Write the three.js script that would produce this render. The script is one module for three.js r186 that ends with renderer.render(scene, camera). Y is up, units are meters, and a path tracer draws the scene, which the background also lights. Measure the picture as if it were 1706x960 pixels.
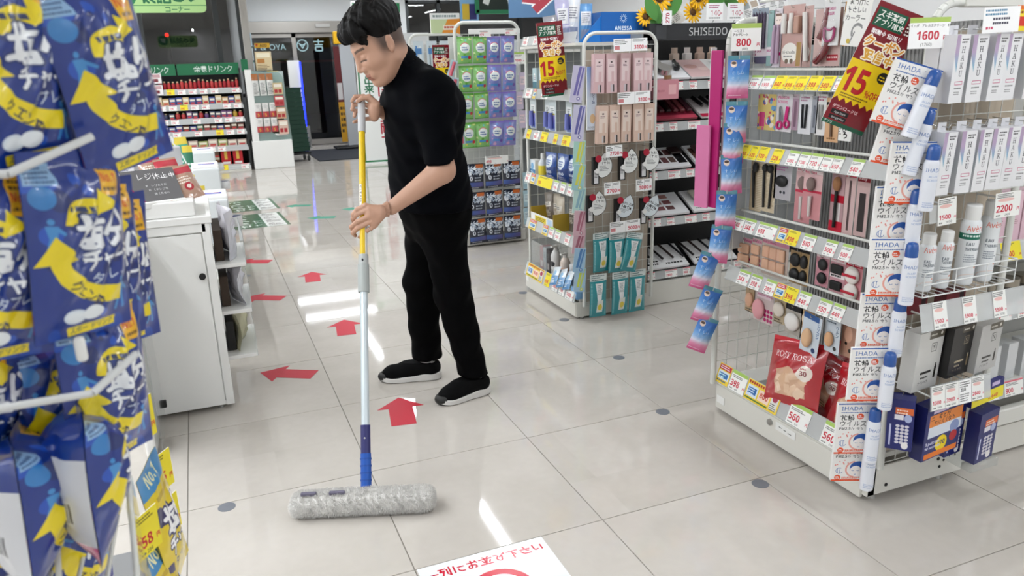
import * as THREE from 'three';
import { mergeGeometries } from 'three/addons/utils/BufferGeometryUtils.js';
import { RoundedBoxGeometry } from 'three/addons/geometries/RoundedBoxGeometry.js';
import { RectAreaLightUniformsLib } from 'three/addons/lights/RectAreaLightUniformsLib.js';

// ------------------------------------------------------------------ camera, sky, lights, exposure
RectAreaLightUniformsLib.init();
const scene = new THREE.Scene();
scene.background = new THREE.Color(0x05070b);
const camera = new THREE.PerspectiveCamera(41.123, 1706 / 960, 0.05, 80);
camera.position.set(0.1977, 1.3671, 2.4447);
camera.rotation.order = 'YXZ';
camera.rotation.set(-0.284560, -0.373702, -0.030446);
camera.focus = 2.9; camera.userData.fStop = 5.6;
const renderer = new THREE.WebGLRenderer({ antialias: true });
renderer.toneMapping = THREE.LinearToneMapping;
renderer.toneMappingExposure = 1.42;
renderer.shadowMap.enabled = true;
const CEIL = 2.7;
const LAMP_LIGHT = 42;
// ceiling line lamps: [x, z, along]; the aisle rows run along z, the entrance rows along x
const LAMPS = [];
for (const z of [-8.5, -5.9, -3.2, -0.6, 2.0, 4.6]) LAMPS.push([2.2, z, 'z', 'over the main aisle']);
for (const x of [-1.0, -2.3]) for (let k = 0; k < 8; k++) LAMPS.push([x, -7.6 + k * 1.3, 'z', x > -2 ? 'over the counter, added as fill light' : 'along the left wall, added as fill light']);  // unseen rows added as fill to brighten upright faces from the left
for (const z of [-8.5, -5.9, -3.2, -0.6, 2.0, 4.6]) LAMPS.push([5.8, z, 'z', 'over the right shelves']);
for (const x of [0.4, 4.0]) for (const z of [4.6]) LAMPS.push([x, z, 'z', 'behind the photographer, added as fill light']);  // extra lamps out of view, added to lift faces turned to the camera
for (const z of [-11.25, -10.2]) for (const x of [-0.4, 2.05, 4.5]) LAMPS.push([x, z, 'x', 'along the entrance']);

// ------------------------------------------------------------------ helpers
const used = {};
function numbered(n) { used[n] = (used[n] ?? -1) + 1; return used[n] ? n + '_' + String(used[n]).padStart(3, '0') : n; }
let seed = 7;
const rnd = () => { seed = (seed * 1664525 + 1013904223) >>> 0; return seed / 4294967296; };
const rr = (a, b) => a + (b - a) * rnd();
const PI = Math.PI, HP = Math.PI / 2;
const ORD = ['first', 'second', 'third', 'fourth', 'fifth', 'sixth', 'seventh', 'eighth', 'ninth', 'tenth', 'eleventh', 'twelfth', 'thirteenth', 'fourteenth', 'fifteenth', 'sixteenth', 'seventeenth', 'eighteenth', 'nineteenth', 'twentieth'];
const matCache = new Map();
function mat(color, roughness = 0.5, o = {}) {
  const k = color + '|' + roughness + '|' + JSON.stringify(o);
  if (!matCache.has(k)) matCache.set(k, new THREE.MeshPhysicalMaterial({ color, roughness, side: THREE.DoubleSide, ...o }));
  return matCache.get(k);
}
const clearFilm = mat(0xffffff, 0.05, { transmission: 1, thickness: 0, ior: 1.45 });
const clearAcrylic = mat(0xf4f6f6, 0.06, { transmission: 0.92, thickness: 0, ior: 1.45 });
const white = mat(0xf0f0ed, 0.42), offwhite = mat(0xe2e1da, 0.4), wireWhite = mat(0xdfe0da, 0.35), black = mat(0x0b0b0c, 0.5), steel = mat(0xb4b4b2, 0.3, { metalness: 0.9 });
const gondolaWhite = mat(0xdfddd5, 0.4);
function shadows(o) { o.castShadow = true; o.receiveShadow = true; return o; }
function mesh(name, geo, m, parent) { const o = shadows(new THREE.Mesh(geo, m)); o.name = name; if (parent) parent.add(o); return o; }
function tag(o, label, category, group) { o.userData.label = label; o.userData.category = category; if (group) o.userData.group = group; return o; }
function thing(name, label, category, group) { const g = new THREE.Group(); g.name = numbered(name); tag(g, label, category, group); scene.add(g); return g; }
function solid(name, geo, m, label, category, group) { const o = mesh(numbered(name), geo, m, scene); return tag(o, label, category, group); }
function struct(name, geo, m) { const o = mesh(numbered(name), geo, m, scene); o.userData.kind = 'structure'; return o; }
function structGroup(name) { const g = new THREE.Group(); g.name = numbered(name); g.userData.kind = 'structure'; scene.add(g); return g; }
// a frame: origin + turn about y; put() sets an object in it (lx to the right along the face, lz out of the face)
const frame = (x, y, z, ry = 0) => ({ x, y, z, ry, c: Math.cos(ry), s: Math.sin(ry) });
function put(o, F, lx, ly, lz, ry = 0, rx = 0, rz = 0) {
  o.position.set(F.x + lx * F.c + lz * F.s, F.y + ly, F.z - lx * F.s + lz * F.c);
  o.rotation.order = 'YXZ'; o.rotation.set(rx, F.ry + ry, rz);
  return o;
}
const M4 = new THREE.Matrix4(), E3 = new THREE.Euler(), Q4 = new THREE.Quaternion(), V = (x, y, z) => new THREE.Vector3(x, y, z);
class Geo {
  constructor() { this.list = []; }
  add(g, x = 0, y = 0, z = 0, rx = 0, ry = 0, rz = 0) {
    if (g.index) g = g.toNonIndexed();
    for (const k of Object.keys(g.attributes)) if (!['position', 'normal', 'uv'].includes(k)) g.deleteAttribute(k);
    if (x || y || z || rx || ry || rz) { M4.compose(V(x, y, z), Q4.setFromEuler(E3.set(rx, ry, rz)), V(1, 1, 1)); g = g.clone().applyMatrix4(M4); }
    this.list.push(g); return this;
  }
  box(w, h, d, x, y, z, rx, ry, rz) { return this.add(new THREE.BoxGeometry(w, h, d), x, y, z, rx, ry, rz); }
  rbox(w, h, d, r, x, y, z, rx, ry, rz) { return this.add(new RoundedBoxGeometry(w, h, d, 2, Math.min(r, w / 2.01, h / 2.01, d / 2.01)), x, y, z, rx, ry, rz); }
  cyl(r1, r2, h, x, y, z, rx, ry, rz, n = 16) { return this.add(new THREE.CylinderGeometry(r1, r2, h, n), x, y, z, rx, ry, rz); }
  rod(a, b, r, n = 6) {
    const A = V(...a), B = V(...b), d = B.clone().sub(A), L = d.length();
    const g = new THREE.CylinderGeometry(r, r, L, n, 1).toNonIndexed();
    M4.compose(A.add(B).multiplyScalar(0.5), Q4.setFromUnitVectors(V(0, 1, 0), d.normalize()), V(1, 1, 1));
    this.list.push(g.applyMatrix4(M4)); return this;
  }
  tube(pts, r, seg = 20, n = 6, closed = false) { return this.add(new THREE.TubeGeometry(new THREE.CatmullRomCurve3(pts.map((p) => V(...p)), closed, 'centripetal'), seg, r, n, closed)); }
  sph(r, x, y, z, sx = 1, sy = 1, sz = 1, n = 14) { const g = new THREE.SphereGeometry(r, n, Math.round(n * 0.7)).toNonIndexed(); g.scale(sx, sy, sz); return this.add(g, x, y, z); }
  lathe(pts, n = 24, x, y, z, rx, ry, rz) { return this.add(new THREE.LatheGeometry(pts.map(([a, b]) => new THREE.Vector2(a, b)), n), x, y, z, rx, ry, rz); }
  plate(shape, depth, bevel = 0, x, y, z, rx, ry, rz) { return this.add(new THREE.ExtrudeGeometry(shape, { depth, bevelEnabled: bevel > 0, bevelSize: bevel, bevelThickness: bevel, bevelSegments: 1, curveSegments: 10 }), x, y, z, rx, ry, rz); }
  get geo() { return this.list.length === 1 ? this.list[0] : mergeGeometries(this.list); }
}
const G = () => new Geo();
const bx = (w, h, d, x = 0, y = 0, z = 0) => G().box(w, h, d, x, y, z).geo;
const poly = (pts) => { const s = new THREE.Shape(); pts.forEach(([x, y], i) => (i ? s.lineTo(x, y) : s.moveTo(x, y))); return s; };
const rrect = (w, h, r) => { const s = new THREE.Shape(), x = -w / 2, y = -h / 2; s.moveTo(x + r, y); s.lineTo(x + w - r, y); s.quadraticCurveTo(x + w, y, x + w, y + r); s.lineTo(x + w, y + h - r); s.quadraticCurveTo(x + w, y + h, x + w - r, y + h); s.lineTo(x + r, y + h); s.quadraticCurveTo(x, y + h, x, y + h - r); s.lineTo(x, y + r); s.quadraticCurveTo(x, y, x + r, y); return s; };
const canvas = (w, h) => { const c = document.createElement('canvas'); c.width = w; c.height = h; return c; };
// ------------------------------------------------------------------ lettering: Latin from the fonts, Japanese from strokes on a 10 x 10 grid
const GL = {
  ア: '118154 434629', イ: '7015 5359', ウ: '5052 1215 12827639', エ: '2282 5258 1898', カ: '13837858 404419', ギ: '1383 1696 4059 7081 8091', ク: '4015 32826629', ケ: '3015 2393 636639', コ: '128288 1888', サ: '1393 3036 707639', シ: '2142 1435 296793', ジ: '2142 1435 296793 6071 8091', ス: '21815619 5699', セ: '149376 313888', ダ: '4015 32826629 3466 7182 8091', タ: '4015 32826629 3466', チ: '7022 1494 515639', ッ: '2436 5456 847749', デ: '2171 1494 545739 8092', ト: '3039 3476', ド: '3039 3476 6273 7182', ナ: '1393 505529', ニ: '2383 1898', ハ: '3219 6299', フ: '11817539', ブ: '11817539 8091', プ: '12727539 8090908180', ホ: '1393 5059 3518 7598', ポ: '1393 5059 3518 7598 8090918180', メ: '8028 3386', ャ: '258476 3359', ラ: '2181 13837639', リ: '2125 707549', ル: '313519 606895', レ: '202885', ロ: '1282881812', ー: '1595', ン: '1143 196793', ヲ: '1282 1484 827639', ョ: '337377 3575 3777', ヤ: '138376 3059', モ: '2272 1494 424889', ヨ: '128289 1585 1989',
  あ: '1282 4047 68553748161534576978', い: '11152746 727577', う: '3151 2464757759', お: '1272 40482817253565767868 7183', か: '136375746869 303418 7285', が: '136375746869 303418 7285 8091', く: '702579', け: '12151719 3292 606659', さ: '1383 405575 1527489878', し: '2027387785', す: '1292 5056464554555759', だ: '1262 303418 5484 4648889 7081', ち: '1282 4045743577', つ: '133262848768', で: '1292 72445569 7485', と: '3154 724315274888', な: '1262 401516 7284 64684939466788', に: '1115182 4383 4548888', の: '523828153042728547', は: '11151829 3393 7078582839466798', び: '1152254868737254 8192 9091', ま: '2282 2585 5058282736567798', め: '2155 682816346274867857', り: '2125 707549', る: '2171254484877849', を: '1282 4026456647 8345486898', ん: '4018355687 8794', げ: '12151719 3292 606659 8091', や: '248575 4255 2059',
  一: '0595', 下: '1191 5159 5375', 中: '5059 2383862623', 止: '5058 5485 2428 0898', 休: '3014 2329 4393 6069 6337 6397', 円: '19118189 1585 5155', 分: '4016 6096 2575 757868 454729', 塩: '0333 2028 0837 5043 4292 5456 5484 8486 5686 4749 4797 9799 6769 7779 3999', 酸: '0141 1229 4249 1249 1969 2122 3132 6141 5283 6587 8469', 花: '0292 3031 7071 4327 3439 65356 6468 96 6898', 粉: '0444 2029 1213 3233 2417 2447 6047 7097 5585 858878 656749', 守: '5051 1213 1292 9293 1494 747968 3647', 気: '3014 2171 2353 045484879 2659 6729', 軽: '0141 1343 1646 1316 4346 2029 0848 5191 9159 6499 5585 7589 4999', 短: '2013 1242 0545 253719 4648 5292 5486 5486 8487 6789 5999', 時: '1242 1249 4249 1545 1949 7074 5292 4494 4696 7769 6768', 間: '1119 1141 4143 1343 7191 5191 5153 9199 5393 9989 3477 3474 3848 3438 7478 3878 3676', 談: '1131 0343 1535 1636 1839 3839 1819 7073 5261 8291 7359 7399 7578 5668 8796', 出: '5059 2224 2484 8284 1519 1999 9995', 来: '1292 5059 2334 8374 0595 5518 5598', 薬: '0191 3032 7072 4252 3353 3353 3555 2333 7363 3656 5659 0696 5619 5699', 局: '1181 8183 1383 1119 1585 8589 8979 3656 5658 3858 3638', 限: '1119 114235 3547 474 5181 8184 5484 5259 5969 6499 8668', 定: '5051 1213 1292 9293 2474 5458 5484 3619 3699', 期: '0242 1036 3036 1434 0646 2719 3748 5169 6191 9199 6393 6696 5159', 回: '1181 8189 1989 1119 3464 6467 3767 3437', 配: '0141 1249 4249 1249 1949 2124 3124 5181 8184 5484 5458 5898', 信: '3014 2329 6071 4292 4484 4686 4888 4889 8889 4989', 抜: '1040 0343 2029 0846 5292 6041 6349 6484 8449 6599', 列: '0151 2114 1343 4329 2435 6267 808978', 並: '3041 7061 0292 4248 6248 2436 8476 0898', 毛: '7021 1484 0696 424888', 穴: '5051 1213 1292 9293 4429 6499', 肌: '1119 1141 4149 1343 1646 6169 5192 6181 818898', 小: '505948 2516 7596', 顔: '2021 0151 1222 4233 0454 0409 3515 4738 5191 7152 5393 5358 9398 5595 5797 5898 6859 7899', 地: '1343 2028 0837 5459 5999 6268 4484 8487 7269', 袋: '3014 2329 3363 5074 8081 5555 0696 4629 5699 3759', 詰: '1131 0343 1535 1636 1839 3839 1819 7074 4292 5484 5696 5659 9699 5999', 栄: '2132 5051 8172 1394 0393 0304 5459 1696 5618 5698', 養: '3041 7061 1191 2282 0393 5053 4415 5495 3464 3484 3438 3676 3869 6698', 食: '5014 5094 4151 3474 3676 3439 7476 3949 6699', 専: '1191 5055 2272 2474 2575 2226 7276 0696 7769 3748', 用: '1119 1181 8189 1484 1686 5158',
};
function glyph(c, ch, x, y, s, smooth) {
  const def = GL[ch];
  if (!def) return false;
  c.beginPath();
  for (const st of def.split(' ')) {
    const p = [];
    for (let i = 0; i + 1 < st.length; i += 2) { const a = +st[i], b = +st[i + 1]; if (a === a && b === b) p.push([x + (a + 0.5) * s / 10, y + (b + 0.5) * s / 10]); }
    if (p.length < 2) continue;
    c.moveTo(...p[0]);
    if (smooth && p.length > 2) { for (let i = 1; i < p.length - 1; i++) { const m = i === p.length - 2 ? p[i + 1] : [(p[i][0] + p[i + 1][0]) / 2, (p[i][1] + p[i + 1][1]) / 2]; c.quadraticCurveTo(p[i][0], p[i][1], m[0], m[1]); } } else for (const q of p.slice(1)) c.lineTo(...q);
  }
  c.stroke();
  return true;
}
const isHira = (ch) => ch >= 'ぁ' && ch <= 'ゖ';
// draw a line of mixed text; o: w (stroke weight), sx (horizontal squeeze), vertical, outline colour + width, bold
function J(c, str, x, y, s, color, o = {}) {
  const passes = o.outline ? [[o.outline, (o.ow ?? 0.12) * s], [color, 0]] : [[color, 0]];
  for (const [col, extra] of passes) {
    let cx = x, cy = y;
    for (const ch of str) {
      c.save(); c.strokeStyle = c.fillStyle = col; c.lineCap = c.lineJoin = 'round'; c.lineWidth = s * (o.w ?? 0.11) + extra * 2;
      let adv = s * (o.gap ?? 1.02);
      c.translate(cx, cy); c.scale(o.sx ?? 1, 1);
      if (ch === 'ー' && o.vertical) { c.beginPath(); c.moveTo(s * 0.5, s * 0.1); c.lineTo(s * 0.5, s * 0.9); c.stroke(); } else if (!glyph(c, ch, 0, 0, s, isHira(ch)) && ch !== ' ') {
        c.font = (o.light ? '' : 'bold ') + s * 1.05 + 'px ' + (o.font ?? 'sans-serif'); c.textBaseline = 'alphabetic';
        if (extra) { c.lineWidth = extra * 2; c.strokeText(ch, 0, s * 0.9); }
        c.fillText(ch, 0, s * 0.9); adv = o.vertical ? adv : c.measureText(ch).width + s * 0.02;
      }
      c.restore();
      if (o.vertical) cy += adv; else cx += adv * (o.sx ?? 1);
    }
  }
}
function T(c, str, x, y, s, color, o = {}) { // plain Latin text; y is the baseline
  c.save(); c.fillStyle = color; c.font = (o.light ? '' : 'bold ') + s + 'px ' + (o.font ?? 'sans-serif'); c.textAlign = o.align ?? 'left'; c.textBaseline = 'alphabetic';
  if (o.sx) { c.translate(x, y); c.scale(o.sx, 1); x = y = 0; }
  if (o.outline) { c.strokeStyle = o.outline; c.lineWidth = o.ow ?? s * 0.15; c.lineJoin = 'round'; c.strokeText(str, x, y); }
  c.fillText(str, x, y); c.restore();
}
function R(c, x, y, w, h, col) { c.fillStyle = col; c.fillRect(x, y, w, h); }
function disc(c, x, y, rx, col, ry = rx) { c.fillStyle = col; c.beginPath(); c.ellipse(x, y, rx, ry, 0, 0, 2 * PI); c.fill(); }
function P(c, pts, col) { c.fillStyle = col; c.beginPath(); pts.forEach(([x, y], i) => (i ? c.lineTo(x, y) : c.moveTo(x, y))); c.closePath(); c.fill(); }
function lines(c, x, y, w, n, h, col, gap = 2) { for (let i = 0; i < n; i++) { let q = x; const end = x + w * (0.6 + 0.4 * rnd()); while (q < end) { const k = h * (0.6 + rnd() * 0.9); R(c, q, y + i * h * gap, k, h, col); q += k + h * 0.35; } } } // rows of fine print too small to read

// print sheets: every printed surface takes its own patch of a shared sheet
const SHEETS = [];
function print(w, h, draw, bg = '#ffffff') {
  w = Math.ceil(w); h = Math.ceil(h);
  let s = SHEETS.find((q) => { let row = q.rows.find((r) => r.h >= h && r.h <= h * 1.35 + 4 && r.x + w + 8 <= 2048); if (row) { q.pick = row; return true; } if (q.y + h + 8 <= 2048) { row = { y: q.y, h, x: 4 }; q.rows.push(row); q.y += h + 8; q.pick = row; return true; } return false; });
  if (!s) { const cv = canvas(2048, 2048); const tex = new THREE.CanvasTexture(cv); tex.colorSpace = THREE.SRGBColorSpace; s = { cv, c: cv.getContext('2d'), rows: [], y: 4, tex, mats: {} }; SHEETS.push(s); s.pick = { y: 4, h, x: 4 }; s.rows.push(s.pick); s.y += h + 8; }
  const row = s.pick, x0 = row.x, y0 = row.y; row.x += w + 8;
  const c = s.c; c.save(); c.fillStyle = bg; c.fillRect(x0 - 3, y0 - 3, w + 6, h + 6); c.beginPath(); c.rect(x0 - 2, y0 - 2, w + 4, h + 4); c.clip(); c.translate(x0, y0); draw(c, w, h); c.restore();
  return { s, u0: (x0 + 0.5) / 2048, u1: (x0 + w - 0.5) / 2048, v0: 1 - (y0 + h - 0.5) / 2048, v1: 1 - (y0 + 0.5) / 2048 };
}
const FIN = { paper: { roughness: 0.55 }, gloss: { roughness: 0.22 }, film: { roughness: 0.28, clearcoat: 0.8, clearcoatRoughness: 0.06 }, screen: { roughness: 0.2 } };
function pm(reg, finish = 'paper') { return (reg.s.mats[finish] ??= new THREE.MeshPhysicalMaterial({ map: reg.s.tex, side: THREE.DoubleSide, ...FIN[finish] })); }
function uvTo(geo, reg, flip) { const a = geo.attributes.uv; for (let i = 0; i < a.count; i++) { const u = flip ? 1 - a.getX(i) : a.getX(i); a.setXY(i, reg.u0 + u * (reg.u1 - reg.u0), reg.v0 + a.getY(i) * (reg.v1 - reg.v0)); } return geo; }
// box with prints or plain colours by face; faces: {f,b,l,r,t,u} each a print patch or a material; base at y = 0 when base is set
function carton(name, w, h, d, faces, parent, o = {}) {
  const g = new THREE.BoxGeometry(w, h, d), uv = g.attributes.uv, order = ['r', 'l', 't', 'u', 'f', 'b'], ms = [];
  order.forEach((k, i) => {
    const p = faces[k] ?? faces.rest ?? white;
    if (p.s) { for (let j = i * 4; j < i * 4 + 4; j++) uv.setXY(j, p.u0 + uv.getX(j) * (p.u1 - p.u0), p.v0 + uv.getY(j) * (p.v1 - p.v0)); ms.push(pm(p, o.finish)); } else ms.push(p);
  });
  g.translate(0, o.cy ?? h / 2, 0);
  return mesh(name, g, ms, parent);
}
// thin printed card (front face printed, the rest plain)
const card = (name, w, h, reg, parent, o = {}) => carton(name, w, h, o.t ?? 0.0012, { f: reg, b: o.back ?? white, rest: o.edge ?? white }, parent, { finish: o.finish ?? 'paper', cy: o.cy ?? 0 });
// soft pouch: two sheets that meet in flat seams and bulge between; hangs from y = 0 downwards
function pouchGeo(w, h, d, o = {}) {
  const nx = o.nx ?? 14, ny = o.ny ?? 18, pos = [], uv = [], idx = [], groups = [];
  const sd = o.seed ?? 1, top = o.top ?? 0.1, bot = o.bot ?? 0.05;
  for (const side of [1, -1]) {
    const base = pos.length / 3;
    for (let j = 0; j <= ny; j++) for (let i = 0; i <= nx; i++) {
      const u = i / nx, v = j / ny, a = Math.sin(PI * Math.min(1, Math.max(0, (u - 0.03) / 0.94)));
      let b = v < top ? 0 : v > 1 - bot ? 0 : Math.sin(PI * ((v - top) / (1 - top - bot)) ** (o.sag ?? 1.0));
      let z = side * d / 2 * Math.pow(Math.max(0, a), 0.6) * Math.pow(Math.max(0, b), 0.55);
      z += (o.crinkle ?? 0.06) * d * Math.max(0, b) * a * side * (Math.sin(u * 17 + sd * 3 + v * 9) * Math.sin(v * 15 + sd * 5 - u * 7) + 0.6 * Math.sin((u + v) * 27 + sd));
      z += (o.wave ?? 0.04) * d * Math.sin(u * 6 + sd * 2) * (1 - Math.max(0, b));
      pos.push((u - 0.5) * w * (1 - 0.03 * Math.max(0, b) * (o.pinch ?? 1)), -v * h, z + 0.0006 * side); uv.push(side > 0 ? u : 1 - u, 1 - v);
    }
    const start = idx.length;
    for (let j = 0; j < ny; j++) for (let i = 0; i < nx; i++) { const p = base + j * (nx + 1) + i, q = p + nx + 1; if (side > 0) idx.push(p, q, p + 1, q, q + 1, p + 1); else idx.push(p, p + 1, q, q, p + 1, q + 1); }
    groups.push([start, idx.length - start]);
  }
  const g = new THREE.BufferGeometry();
  g.setAttribute('position', new THREE.Float32BufferAttribute(pos, 3)); g.setAttribute('uv', new THREE.Float32BufferAttribute(uv, 2)); g.setIndex(idx); g.computeVertexNormals();
  groups.forEach(([s, n], i) => g.addGroup(s, n, i));
  const mapUV = (k, reg) => { const n = (nx + 1) * (ny + 1), a = g.attributes.uv; for (let i = k * n; i < (k + 1) * n; i++) a.setXY(i, reg.u0 + a.getX(i) * (reg.u1 - reg.u0), reg.v0 + a.getY(i) * (reg.v1 - reg.v0)); };
  if (o.f) mapUV(0, o.f); if (o.b?.s) mapUV(1, o.b);
  return g;
}
function pouch(name, w, h, d, front, back, parent, o = {}) { return mesh(name, pouchGeo(w, h, d, { ...o, f: front, b: back }), [pm(front, o.finish ?? 'film'), back.s ? pm(back, o.finish ?? 'film') : back], parent); }
// lathe with a print wrapped round it (the middle of the print faces +z)
function wrapLathe(name, pts, reg, parent, finish = 'gloss', n = 28) { const g = new THREE.LatheGeometry(pts.map(([a, b]) => new THREE.Vector2(a, b)), n, PI, 2 * PI); const h0 = pts[0][1], h1 = pts[pts.length - 1][1], a = g.attributes.uv, p = g.attributes.position; for (let i = 0; i < a.count; i++) a.setY(i, (p.getY(i) - h0) / (h1 - h0)); return mesh(name, uvTo(g, reg), pm(reg, finish), parent); }

// shelf price cards
const tagPrints = new Map();
function priceCard(price, style = 'w', w = 100, h = 120) {
  const k = price + style + w + h;
  if (tagPrints.has(k)) return tagPrints.get(k);
  const reg = print(w, h, (c) => {
    const red = '#c8102e';
    if (style === 'y') { R(c, 0, 0, w, h, '#f4e22c'); lines(c, w * 0.1, h * 0.08, w * 0.75, 2, h * 0.035, '#5a5210'); } else if (style === 'g') { R(c, 0, 0, w, h * 0.17, '#a9cb62'); lines(c, w * 0.07, h * 0.24, w * 0.8, 2, h * 0.035, '#444'); } else if (style === 'p') { R(c, 0, 0, w, h * 0.12, '#d8707c'); lines(c, w * 0.08, h * 0.18, w * 0.8, 3, h * 0.03, '#555'); } else { lines(c, w * 0.06, h * 0.05, w * 0.85, 3, h * 0.033, '#444'); disc(c, w * 0.42, h * 0.3, w * 0.32, '#eec2bc', h * 0.07); }
    const s = Math.min(h * 0.42, w * 0.31 * (4 / Math.max(3, price.length)));
    T(c, price, w * 0.06, h * 0.78, s, red, { sx: 0.95 });
    J(c, '円', w - s * 0.42, h * 0.78 - s * 0.36, s * 0.36, red, { w: 0.13 });
    T(c, String(Math.round(+price * 1.1)), w * 0.42, h * 0.94, h * 0.12, '#333', { light: true }); lines(c, w * 0.08, h * 0.88, w * 0.25, 1, h * 0.05, '#666');
  }, style === 'y' ? '#f4e22c' : '#f6f6f2');
  tagPrints.set(k, reg); return reg;
}
// ------------------------------------------------------------------ room shell
{ // polished porcelain tiles on a 0.6 m grid, each its own piece
  const N = 256, data = new Uint8Array(N * N * 4), h = (x, y) => { const t = Math.sin(x * 127.1 + y * 311.7) * 43758.5453; return t - Math.floor(t); };
  const vn = (x, y, p) => { const ix = Math.floor(x), iy = Math.floor(y), fx = x - ix, fy = y - iy, s = fx * fx * (3 - 2 * fx), t = fy * fy * (3 - 2 * fy), m = (a, b) => h(((a % p) + p) % p, ((b % p) + p) % p); return (m(ix, iy) * (1 - s) + m(ix + 1, iy) * s) * (1 - t) + (m(ix, iy + 1) * (1 - s) + m(ix + 1, iy + 1) * s) * t; };
  for (let y = 0; y < N; y++) for (let x = 0; x < N; x++) { const u = x / N, v = y / N, k = 0.5 * vn(u * 4 + 2 * v, v * 6, 8) + 0.3 * vn(u * 12, v * 16, 16) + 0.2 * vn(u * 64, v * 64, 64), o = (y * N + x) * 4, d = (k - 0.5) * 16; data[o] = 199 + d; data[o + 1] = 193 + d; data[o + 2] = 185 + d * 1.1; data[o + 3] = 255; }
  const t = new THREE.DataTexture(data, N, N); t.colorSpace = THREE.SRGBColorSpace; t.magFilter = THREE.LinearFilter; t.wrapS = t.wrapT = THREE.RepeatWrapping; t.needsUpdate = true;
  const tm = new THREE.MeshPhysicalMaterial({ map: t, roughness: 0.045, ior: 1.52 });
  const fl = structGroup('floor');
  mesh('grout_bed', bx(10.6, 0.02, 18.2, 2.0, -0.0125, -3.6), mat(0x8a857d, 0.8), fl);
  const vs = [0, 1, 2, 3, 4, 5].map((k) => { const g = new RoundedBoxGeometry(0.597, 0.01, 0.597, 1, 0.0012), a = g.attributes.uv, p = g.attributes.position; for (let i = 0; i < a.count; i++) { let u = p.getX(i) / 0.6, v = p.getZ(i) / 0.6; if (k & 1) [u, v] = [-u, -v]; a.setXY(i, u * 0.45 + k * 0.37, v * 0.45 + k * 0.61); } return g; });
  const rest = [];
  for (let i = -5; i <= 11; i++) for (let j = -21; j <= 8; j++) {
    const x = 0.6 * i + 0.3, z = 0.6 * j + 0.3, g = vs[Math.floor(rnd() * 6)];
    if (x > -0.7 && x < 4.6 && z > -12.5 && z < 1.6) { const o = mesh('tile', g, tm, fl); o.position.set(x, -0.005, z); } else rest.push(g.clone().translate(x, -0.005, z));
  }
  const o = mesh('outer_tiles', mergeGeometries(rest), tm, fl); o.userData.kind = 'stuff';
}
const wallMat = mat(0xeaeaea, 0.6), panelWhite = mat(0xe6e9ea, 0.45);
struct('ceiling', bx(10.6, 0.1, 18.2, 2.0, CEIL + 0.05, -3.6), mat(0xf0f0ee, 0.8));
struct('wall_left', bx(0.1, CEIL, 15.2, -3.05, CEIL / 2, -2.2), wallMat);
struct('wall_right', bx(0.1, CEIL, 18.2, 7.15, CEIL / 2, -3.6), wallMat);
struct('wall_front', bx(10.3, CEIL, 0.1, 2.05, CEIL / 2, 5.45), wallMat);
const alu = mat(0xa9a59f, 0.35, { metalness: 0.7 }), darkFrame = mat(0x3a3d3e, 0.4, { metalness: 0.5 });
const glass = mat(0xffffff, 0.0, { transmission: 1, thickness: 0, ior: 1.5 });
{ // shop window left of the entrance, above the drinks shelf
  struct('wall_window', G().box(4.0, 1.0, 0.12, -1.05, 0.5, -9.86).box(2.65, 1.7, 0.12, -1.72, 1.85, -9.86).box(1.4, 0.25, 0.12, 0.25, 2.575, -9.86).geo, mat(0x9c9f9f, 0.5));
  const w = structGroup('window_1');
  mesh('window_frame', G().box(0.06, 1.45, 0.1, -0.37, 1.72, -9.86).box(0.07, 1.45, 0.1, 0.62, 1.72, -9.86).box(0.05, 1.45, 0.1, 0.93, 1.72, -9.86).box(1.3, 0.05, 0.1, 0.28, 2.43, -9.86).box(1.3, 0.06, 0.1, 0.28, 1.02, -9.86).geo, darkFrame, w);
  mesh('pane', bx(0.93, 1.36, 0.008, 0.125, 1.73, -9.86), glass, w); mesh('pane', bx(0.25, 1.36, 0.008, 0.78, 1.73, -9.86), glass, w);
  struct('wall_corner_post', G().rbox(0.11, CEIL, 0.14, 0.015, 1.0, CEIL / 2, -9.86).geo, alu);
  struct('wall_entrance_side', bx(0.08, CEIL, 2.6, 0.96, CEIL / 2, -11.25), mat(0xa8abab, 0.5));
}
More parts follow.
